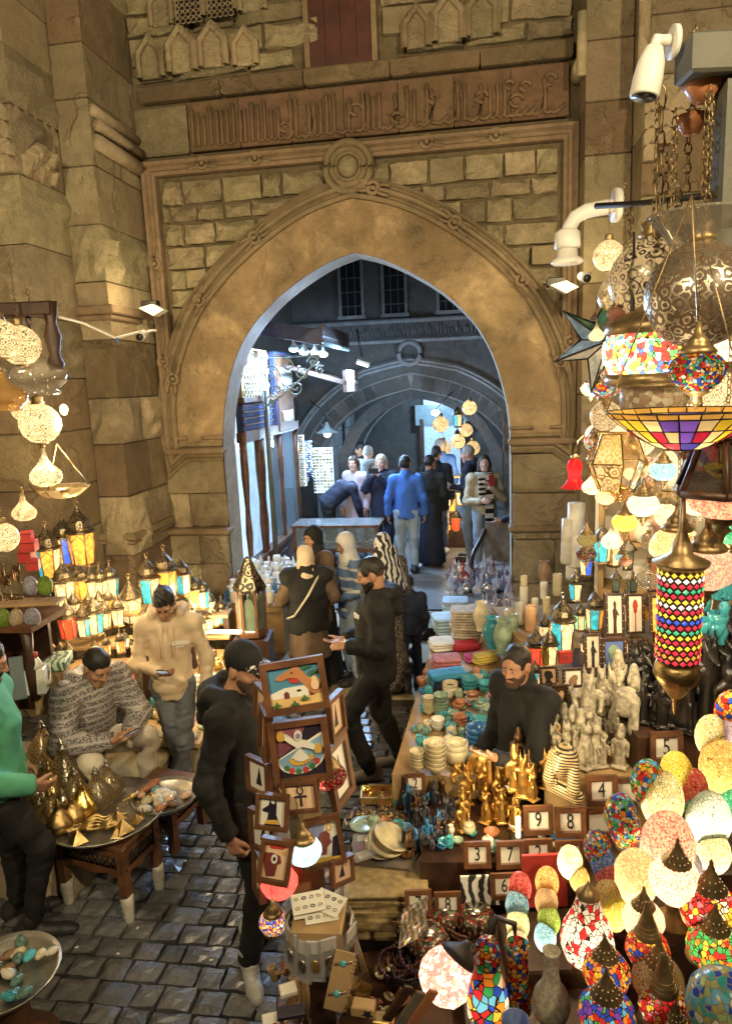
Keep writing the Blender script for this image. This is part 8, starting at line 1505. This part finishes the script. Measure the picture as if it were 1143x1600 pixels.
def d_camel(p):
    p([(-1,-1),(1,-1),(1,-.35),(-1,-.45)],'pic_sand'); p([(-1,-.45),(-.6,-.1),(-.2,-.35),(.3,-.1),(.75,.35),(1,0),(1,-.4)],'pic_sand')
    p([(-.95,-.5),(-.95,-.25),(-.4,-.05),(.45,-.05),(.45,-.55)],'pic_white'); p([(-.45,-.55),(-.45,-.3),(-.35,-.2),(-.25,-.3),(-.25,-.55)],'pic_skin'); p([(.05,-.3),(.05,-.2),(.2,-.2),(.2,-.3)],'pic_black'); p([(.5,-.55),(.5,-.3),(.6,-.25),(.68,-.55)],'pic_skin')
    p([(-.7,.4),(-.6,.55),(-.1,.8),(.15,.95),(.3,.7),(.55,.3),(.85,-.1),(.95,-.5),(.6,-.45),(.35,-.05),(.1,.35),(-.2,.4),(-.5,.3)],'pic_camel'); p([(-.25,.35),(.1,.35),(.2,.1),(-.1,.15)],'pic_red'); p(circ(-.05,.62,.04),'pic_black')
    for x,z in ((.55,.72),(.8,.45)):
        for a in range(5): q=a*.75+.1; p([(x,z),(x+.22*cos(q),z+.16*sin(q)+.05),(x+.2*cos(q+.3),z+.12*sin(q+.3))],'pic_green')
    for x,z in ((-.75,-.8),(-.1,-.85),(.3,-.65)): p([(x-.16,z),(x-.05,z+.05),(x,z+.2),(x+.05,z+.05),(x+.16,z),(x,z-.06)],'pic_green')
    p(circ(.75,-.05,.16,10,.25),'pic_peach')
def d_derv(p):
    p([(-1,1),(.4,1),(.1,.6),(-.2,.2),(-1,-.2)],'pic_plum'); arc=[(.98*cos(a),-.25+.62*sin(a)*.95+.1*cos(a)) for a in [pi*1.02+k*.3 for k in range(11)]]
    p([(-1.0,-.25)]+arc+[(1,.55),(.9,.6)],'pic_white'); p([(-.92,-.25)]+[(.9*x,-.02+.92*z) for x,z in arc]+[(.9,.5)],'pic_blue')
    for i in range(6): a=pi*1.15+i*.42; p(circ(.72*cos(a),-.28+.46*sin(a)+.1*cos(a),.12,8),'pic_red' if i%2 else 'pic_green')
    for i in range(8): a=pi*1.1+i*.3; p(circ(.5*cos(a)+.05,-.12+.3*sin(a)+.1*cos(a),.09,8),'pic_gold')
    for i in range(6): a=pi*1.18+i*.33; p([(.0,.15),(.42*cos(a)-.06,-.05+.3*sin(a)),(.42*cos(a)+.08,-.05+.3*sin(a))],'pic_white')
    p([(-.7,.62),(-.6,.75),(-.1,.4),(.1,.45),(.15,.2),(-.1,.15)],'pic_white'); p([(.05,.45),(.3,.35),(.7,.1),(.62,.0),(.1,.2)],'pic_white'); p(circ(-.72,.66,.17),'pic_gold'); p(circ(.72,.05,.16),'pic_gold'); p(circ(-.02,.62,.17,10),'pic_white'); p(circ(-.02,.62,.11,10),'pic_lilac')
def d_ankh(p):
    p(circ(0,.42,.24,14,.36),'pic_black'); p(circ(0,.42,.14,14,.24),'pic_peach'); p([(-.07,.15),(.07,.15),(.11,-.75),(-.11,-.75)],'pic_black'); p([(-.42,.0),(-.42,-.1),(.42,-.1),(.42,.0),(0,.08)],'pic_black')
def d_cat(p): p([(-.6,-1),(.7,-1),(.3,-.2),(.3,.3),(.25,.9),(.1,.5),(-.1,.55),(-.2,.85),(-.3,.4),(-.75,.1),(-.7,-.05),(-.3,-.1),(-.35,-.5)],'pic_black'); p([(-.45,-.6),(.42,-.5),(.6,-.8),(-.55,-.85)],'pic_gold')
def d_prof(p): p([(-1,1),(.3,1),(0,.4),(-1,.0)],'pic_lilac'); p([(-.6,-.6),(.0,-.65),(.15,-.3),(.5,-.1),(.4,.1),(.45,.3),(.25,.5),(-.2,.45),(-.5,.1)],'pic_skin'); p([(.3,-.9),(1,-.9),(1,.2),(.6,.1)],'pic_black'); p([(-1,-1),(1,-1),(1,-.85),(-1,-.7)],'pic_gold'); p(circ(.45,.65,.2),'pic_gold'); p(circ(.45,.65,.1),'pic_white')
def d_hor(p): p([(-1,1),(1,1),(.5,.65),(-.5,.6)],'pic_red'); p([(-1,.35),(-.3,.4),(.3,.3),(.5,-.05),(.2,-.2),(.1,-.8),(-.6,-.9),(-.9,-.1)],'pic_skin'); p(circ(-.1,.1,.25),'pic_white'); p(circ(-.1,.1,.12),'pic_black'); p(circ(.6,.5,.14),'pic_gold')
bigpic(467,1112,104,86,RY-.06,'framed camel picture at the top of the rack','pic_sky',d_camel,R(4),-.18,R(-6)); bigpic(476,1222,98,108,RY-.05,'framed picture of a whirling skirted dancer','pic_black',d_derv,R(4),-.1,R(-4)); bigpic(472,1269,58,56,RY-.1,'small framed ankh sign on peach ground','pic_peach',d_ankh,R(0),-.08,R(-3)); bigpic(424,1296,56,62,RY-.14,'small framed black cat','pic_white',d_cat,R(-8),-.1,R(5)); bigpic(513,1352,64,86,RY-.06,'framed dark red profile with gold ornament','pic_white',d_prof,R(10),-.1,R(-6)); bigpic(425,1380,56,78,RY-.18,'framed falcon eye leaning on the red lamp','pic_peach',d_hor,R(-6),-.16,R(10))
for i,(px,py,w,h,Y,rz,l) in enumerate(((412,1180,50,82,2.75,R(-70),'frame seen edge on at the left of the dancer'),(405,1240,60,60,2.78,R(-45),'small frame behind the cat picture'),(528,1150,60,70,2.85,R(70),'pale backed frame at the right of the camel'),(538,1250,70,110,2.9,R(65),'tall pale backed frame at the right of the dancer'),(410,1130,60,60,2.9,R(-60),'tilted frame at the upper left of the rack'),(412,1330,60,70,2.72,R(-40),'frame with pale panel below the cat'),(535,1380,44,46,2.66,R(35),'little frame below the profile picture'),(405,1400,50,80,2.75,R(-65),'frame standing at the left foot of the rack'))): bigpic(px,py,w,h,Y,l,['pic_peach','pic_white'][i%2],lambda p:p([(-.3,-.6),(.3,-.6),(.1,.6)],'pic_black'),rz,-.08,R([3,-4][i%2]))
# lamps of the rack
def rl_(px,py,w,Y,mt,label,lt,key='tlamp',col=(1,.84,.6)):
    s=w*mpp(Y); e=spawn(key,P(px,py,Y),.4,s,label,'mosaic lamp','lamps on the rack',{'mos_multi':mt}); lamp('lamp_bulb',(0,0,-.05),lt*(s/.14)**2,col,.01,e)
rl_(515,1212,56,2.85,'mos_flower','red and white flower mosaic lamp behind the dancer',2.2,'pendant'); rl_(475,1328,60,RY-.12,'crk_sky','sky blue crackled lamp with pierced cap on the rack',2.6,'pendant'); rl_(436,1378,64,RY-.02,'crk_red2','glowing red crackled globe lamp behind the falcon',3.0,'pendant'); rl_(427,1440,50,RY-.12,'mos_star','dark capped lamp with a blue and yellow star',1.4,'pendant')
mosaic('mos_flower',[RED,WHT,RED,(.5,.02,.02),WHT,RED],20,.07); mosaic('mos_star',[BLU,YEL,WHT,BLU,YEL,RED],18,.06); mosaic('crk_red2',[(.8,.06,.06),(.85,.12,.1),(.75,.04,.05)],90,.03,.7,(.4,.02,.02),1)
# box of bagged jewellery cards
cb=empty('card_box',P(502,1500,2.45),R(-6),'clear box stuffed with bagged jewellery cards','display box'); s=mpp(2.45); m=MB(); m.box((0,0,.1),(.2,.17,.2),'pale_wood',None,.005); m.build('box',cb)
for i in range(16):
    a=i/16*2*pi; m=MB(); m.box((0,0,0),(.075,.012,.17),'plastic_film',None,.003); m.box((0,.0,.055),(.06,.006,.05),rq.choice(['paper','paper','pic_black'])); m.ell((0,-.006,-.02),(.02,.006,.03),rq.choice(['silver','gold_leaf','brass']),8,5); m.build('bag',cb,(.13*cos(a)*rq.uniform(.9,1.1),.11*sin(a),.1+rq.uniform(-.02,.02)),(rq.uniform(-.1,.1),0,a+pi/2))
for i in range(5):
    m=MB(); m.box((0,0,0),(.13,.09,.003),'paper'); 
    for q in range(8): m.tube([(-.045+.03*(q%4)+.008*cos(t),-.02+.04*(q//4)+.006*sin(t),.004) for t in [k*.8 for k in range(9)]],.002,rq.choice(['silver','gold_leaf','iron']),4)
    m.build('card',cb,(rq.uniform(-.05,.05),rq.uniform(-.05,.05),.205+i*.01),(.25+rq.uniform(-.1,.1),rq.uniform(-.15,.15),rq.uniform(-.5,.5)))
stn=MB(); z=P(502,1500,2.45).z; stn.box((0,0,z/2),(.1,.1,z),'dark_wood'); stn.box((0,0,.02),(.3,.3,.04),'dark_wood'); o=stn.build('box_stand',None,(P(502,1500,2.45).x,2.45,0)); tag(o,'dark stand under the box of jewellery cards','stand')
# keyrings, combs, little brooms and boxes at the bottom
slabw('display_step','low front shelf with combs, brooms and packets at the bottom edge','display step',[(-.42,1.95),(.3,1.9),(.36,3.05),(-.1,3.0)],.02,.3,'dark_wood')
def bp_(px,py,z): return G(px,py,z)
for i,(px,py) in enumerate(((470,1540),(560,1520),(545,1580),(480,1590))):
    c=bp_(px,py,.36); m=MB(); 
    for k in range(30): a=rq.uniform(0,6.28); r=rq.random()*.05; m.tube([(r*.3*cos(a),r*.3*sin(a),.16),(r*cos(a),r*sin(a),0)],.003,'pale_wood',3)
    b=m.build('bristles'); e=empty('hand_broom',c,rq.uniform(0,3),['small straw broom under the card box','small straw broom right of the wooden comb','straw broom at the bottom edge, middle','straw broom near the lower left of the goods'][i],'broom','little straw brooms'); e.rotation_euler=(rq.uniform(-.5,.5),rq.uniform(-.6,.6),0); b.parent=e; m=MB(); m.tube([(0,0,.15),(0,0,.24)],.012,'oak',8); m.build('handle',e)
c=P(522,1570,2.25); e=empty('wooden_comb',c,R(-8),'long pale wooden comb board with beads','comb'); e.rotation_euler=(-.5,.25,-.1); m=MB(); m.box((0,0,.08),(.075,.01,.2),'pale_wood',None,.003); m.build('board',e)
for i in range(14): m=MB(); m.box((.042,0,-.01+i*.013),(.012,.008,.007),'pale_wood'); m.build('tooth',e)
m=MB(); 
for z_ in (.03,.13): m.tube([(-.03,-.009,z_),(.03,-.009,z_+.02)],.005,'silver',5); m.ell((0,-.012,z_+.01),(.012,.005,.012),'glaze_teal',8,5)
m.build('bead_trim',e)
for i,(px,py,w,h,mt,l) in enumerate(((568,1572,40,20,'pale_wood','white box with a dark star at the bottom'),(425,1592,34,10,'pic_white','floral white packet at the lower left of the goods'),(450,1545,30,10,'alabaster','cream stone block under the brooms'),(455,1580,50,10,'pic_black','black packet beside the brooms'),(600,1592,36,12,'gold_leaf','gilt box at the bottom edge'))):
    Y=2.2; s=mpp(Y); m=MB(); m.box((0,0,h*s/2),(w*s,.05,h*s),mt,None,.004)
    if i==0: m.prism([(.02+.022*(1 if k%2 else .45)*cos(k*pi/5+pi/2),h*s/2+.022*(1 if k%2 else .45)*sin(k*pi/5+pi/2)) for k in range(10)],.002,'pic_black',(0,-.0275,0))
    if i==1:
        for k in range(6): m.ell((-.035+.014*k,-.026,h*s*(.3+.4*(k%2))),(.008,.002,.008),'pic_red' if k%2 else 'pic_green',6,4)
    o=m.build('packet',None,P(px,py+h*.5,Y),(0,0,rq.uniform(-.3,.3))); tag(o,l,'packet')
for i in range(46):
    px=rq.uniform(415,665); py=rq.uniform(1515,1600) if px<600 else rq.uniform(1500,1590); k=rq.choice(['scarab','pyramid','bowl','plate','candle','camel']); mt=rq.choice(['stone_brown','bronze_fig','gold_leaf','onyx_cream','glaze_terra','pale_wood']); ml=KIND[k][1][0][1].materials[0].name
    spawn(k,G(px,py,.31+rq.uniform(0,.05)),rq.uniform(0,6),rq.uniform(.05,.085),'small %s %s in the jumble at the bottom edge'%({'stone_brown':'brown','bronze_fig':'bronze','gold_leaf':'gilt','onyx_cream':'cream','glaze_terra':'rust','pale_wood':'wooden'}[mt],{'scarab':'pebble','pyramid':'pyramid','bowl':'bowl','plate':'dish','candle':'cup','camel':'camel'}[k]),'trinket','jumble '+k+mt,{ml:mt},tilt=(rq.uniform(-.4,.4),rq.uniform(-.4,.4)),name='trinket')
# bead coils and round beaded boxes
for i in range(16):
    px=rq.choice([615,640,650,660,690,720,745,760,630,675]); py=rq.uniform(1445,1545); c=bp_(px,py,.36+.06*rq.random()); m=MB(); r=rq.uniform(.06,.085); n=30; mt=['bead_purple','bead_brown','bead_black','bead_brown'][i%4]
    for j in range(2):
        for k in range(n): a=2*pi*k/n; m.ell((r*cos(a),r*sin(a),j*.018),.0095,mt,5,4)
    o=m.build('bead_bracelet',None,c,(rq.uniform(-.3,.3),rq.uniform(-.3,.3),0)); tag(o,['purple','brown','black','brown'][i%4]+' bead bracelet in the heap before the number frames','bracelet','bead bracelets '+str(i%2 if i%4!=0 else 'p'))
mat('bead_purple',(.07,.03,.06),.25,var=.3,rnd=.2); mat('bead_brown',(.09,.045,.025),.3,var=.3,rnd=.2); mat('bead_black',(.015,.012,.012),.2)
mosaic('bead_mosaic',[(.12,.05,.03),(.35,.25,.15),(.3,.04,.03),(.05,.03,.03),(.1,.15,.08)],60,.08,.0)
for px,py,l in ((692,1440,'round beaded box with red triangles and a tealight'),(742,1446,'round beaded box with cream zigzags and a tealight'),(668,1480,'small beaded pot in front of the boxes')):
    c=bp_(px,py,.42); e=empty('beaded_box',c,0,l,'beaded box'); m=MB(); m.lathe([(.06,0),(.09,.02),(.095,.06),(.08,.085),(.05,.09)],'bead_mosaic',24); m.build('body',e); m=MB(); m.lathe([(.045,.088),(.045,.098),(.0,.098)],'silver',18); m.build('tealight',e)
    m=MB()
    for k in range(22): a=2*pi*k/22; m.ell((.095*cos(a),.095*sin(a),.035),.012,'bead_brown',5,4)
    o=m.build('beads',e); o['kind']='stuff'
m=MB(); v=[];f=[]
for j in range(9):
    for i in range(5): v.append((-.09+.045*i+.02*j*.5,.012*rq.uniform(-1,1),-.06+.022*j*1.2+.012*i))
for j in range(8):
    for i in range(4): f.append((j*5+i,j*5+i+1,(j+1)*5+i+1,(j+1)*5+i))
m.add(v,f,'foil'); splat('foil_print',(.6,.6,.62),(.5,.35,.1),30,.55); rows('foil',(.75,.75,.78),(.45,.3,.12),9,'X',.15,8,metal=.8); o=m.build('foil_bag',None,P(640,1462,2.75),(-.9,0,.2),.72); tag(o,'crumpled silver foil bag with a rainbow print on the bead heap','bag')
# dark boards leaning at the bottom
for i,(px,py,l,mt) in enumerate(((606,1590,'dark carved board leaning at the bottom edge','dark_wood'),(625,1598,'grey carved board behind the leaning one','grey_wood'),(645,1596,'red and yellow painted board leaning by the pink lamp','glaze_terra'))): m=MB(); m.box((0,0,.07),(.035,.012,.17),mt,None,.004); o=m.build('carved_board',None,P(px,py,2.15),(.2,.5,.3)); tag(o,l,'board')
# fallen petals and paper bits on the cobbles
for px,py in ((290,1345),(215,1450),(330,1500),(120,1480),(260,1560),(185,1490)):
    c=G(px,py,.045); m=MB(); m.box((0,0,0),(.018,.01,.003),'paper',_rot(.2,.1,0)); o=m.build('paper_scrap',None,c,(0,0,px)); tag(o,'tiny pale scrap lying on the cobbles','scrap','pale scraps on the cobbles')
# phones
def phone(loc,rot,label): spawn('phone',loc,0,1,label,'phone').rotation_euler=rot
# far lantern stall inside the passage
def far(px,py,t,w,key,label,mats=None,light=0):
    u=WP(px,py,t); p=WL(u[0],t,u[2]); s=w*mpp(p.y); e=spawn(key,p,0,s,label,'hanging lantern','lit lanterns deep in the passage',mats)
    if light: lamp('lamp_bulb',(0,0,0),light,(1,.8,.5),.03,e)
for a in [('pglobe',733,637,4.0,22,'clear ribbed globe hanging highest in the passage',3),('pglobe',688,663,4.2,24,'amber glass globe left of the passage lantern',3),('pglobe',738,700,4.2,22,'silver globe at the right of the passage cluster',2),('pglobe',692,700,4.3,24,'brass globe in the passage cluster, left',3),('pglobe',715,690,4.3,22,'brass globe in the middle of the passage cluster',3),('pglobe',728,672,4.1,20,'smoky globe under the highest one',2)]: far(a[1],a[2],a[3],a[4],a[0],a[5],{'pierce_silver':'pierce_brass'},a[6])
for px,py,h,k,l in ((715,668,36,'teal','hexagonal lit lantern among the passage globes'),(714,690,22,'white','small square lit lantern below the hexagonal one'),(700,760,40,'white','white lantern on the passage stall behind the grey haired man'),(705,800,40,'amber','amber lantern on the low passage shelf'),(695,815,44,'white','white lantern on the low passage shelf, left'),(712,830,40,'red','red lantern at the floor of the passage stall'),(698,838,36,'amber','amber lantern at the floor of the passage stall'),(690,790,40,'mixed','coloured lantern left on the passage stall'),(720,790,40,'white','bright lantern right on the passage stall')):
    t=3.9; u=WP(px,py,t); p=WL(u[0],t,u[2]); spawn('fan_'+k,p,.3,h*mpp(p.y)/1.78,l,'lantern','lit lanterns deep in the passage')
fs2=we('passage_stall','dark stall shelves of lit lanterns in the passage','stall'); m=MB(); u0=WP(685,840,4.0); u1=WP(745,840,4.0); m.box(((u0[0]+u1[0])/2,4.1,.5),(u1[0]-u0[0],.5,.3),'dark_wood'); m.build('base',fs2)
for z in (.8,1.15,1.5): m=MB(); m.box(((u0[0]+u1[0])/2,4.15,z),(u1[0]-u0[0],.4,.025),'pale_wood'); m.build('board',fs2)
lamp('stall_light',((u0[0]+u1[0])/2,3.6,1.6),25,(1,.78,.45),.1,fs2); lamp('stall_light',((u0[0]+u1[0])/2,3.5,.9),10,(1,.78,.45),.1,fs2)
# ------------------------------------------------------------------ fill lights added behind the camera, given lamp housings
def flood(loc,rz,tilt,energy,color,label,r=.12,ang=R(130)):
    e=empty('flood_lamp',loc,rz,label,'flood lamp'); b=MB(); b.box((0,-.02,0),(.22,.08,.16),'black_metal',_rot(tilt,0,0),.02); b.tube([(0,.05,-.1),(0,.1,.0),(0,.25,.05)],.015,'black_metal'); b.build('housing',e)
    l=MB(); l.box((0,0,0),(.19,.008,.13),'flood_lens',None); l.build('lens',e,_rot(tilt,0,0)@Vector((0,.026,0)),(tilt,0,0))
    lo=lamp('flood_light',_rot(tilt,0,0)@Vector((0,.06,0)),energy,color,r,e,'SPOT',(tilt+pi/2,0,0),ang); return e
glow('flood_lens',(1,.8,.5),8)
flood((2.4,-.9,5.4),R(16),R(-3),1150,(1,.8,.47),'warm flood lamp on the house behind the lamp stall')
flood((-2.2,-.9,5.4),R(-12),R(-3),1050,(1,.8,.47),'warm flood lamp on the house behind the left stall')
# ------------------------------------------------------------------ labels: look-alikes told apart by their order in the picture
from collections import defaultdict
by=defaultdict(list)
for o in COL.objects:
    if o.parent is None and o.get('label') and o.get('category'): by[o['label']].append(o)
ORD='leftmost second third fourth fifth sixth seventh eighth ninth tenth eleventh twelfth thirteenth fourteenth fifteenth sixteenth seventeenth eighteenth nineteenth twentieth twenty-first twenty-second twenty-third twenty-fourth twenty-fifth twenty-sixth twenty-seventh twenty-eighth'.split()
def pxy(o):
    q=o.location-cam.location; d=q.dot(_d); return 571.5+FPX*q.dot(_cr)/d,800-FPX*q.dot(_cu)/d
for l,os_ in by.items():
    n=len(os_)
    if 1<n<=28:
        xs=[pxy(o) for o in os_]; sx=max(x for x,y in xs)-min(x for x,y in xs); vert=sx<14
        for i,(x,o) in enumerate(sorted(zip(xs,os_),key=lambda k:k[0][1] if vert else k[0][0])):
            w='topmost' if vert and i==0 else (ORD[i] if i==0 else ('last' if i==n-1 else ORD[i])+(' from the top' if vert else ' from the left'))
            if len((l+', '+w).split())<=16: o['label']=l+', '+w
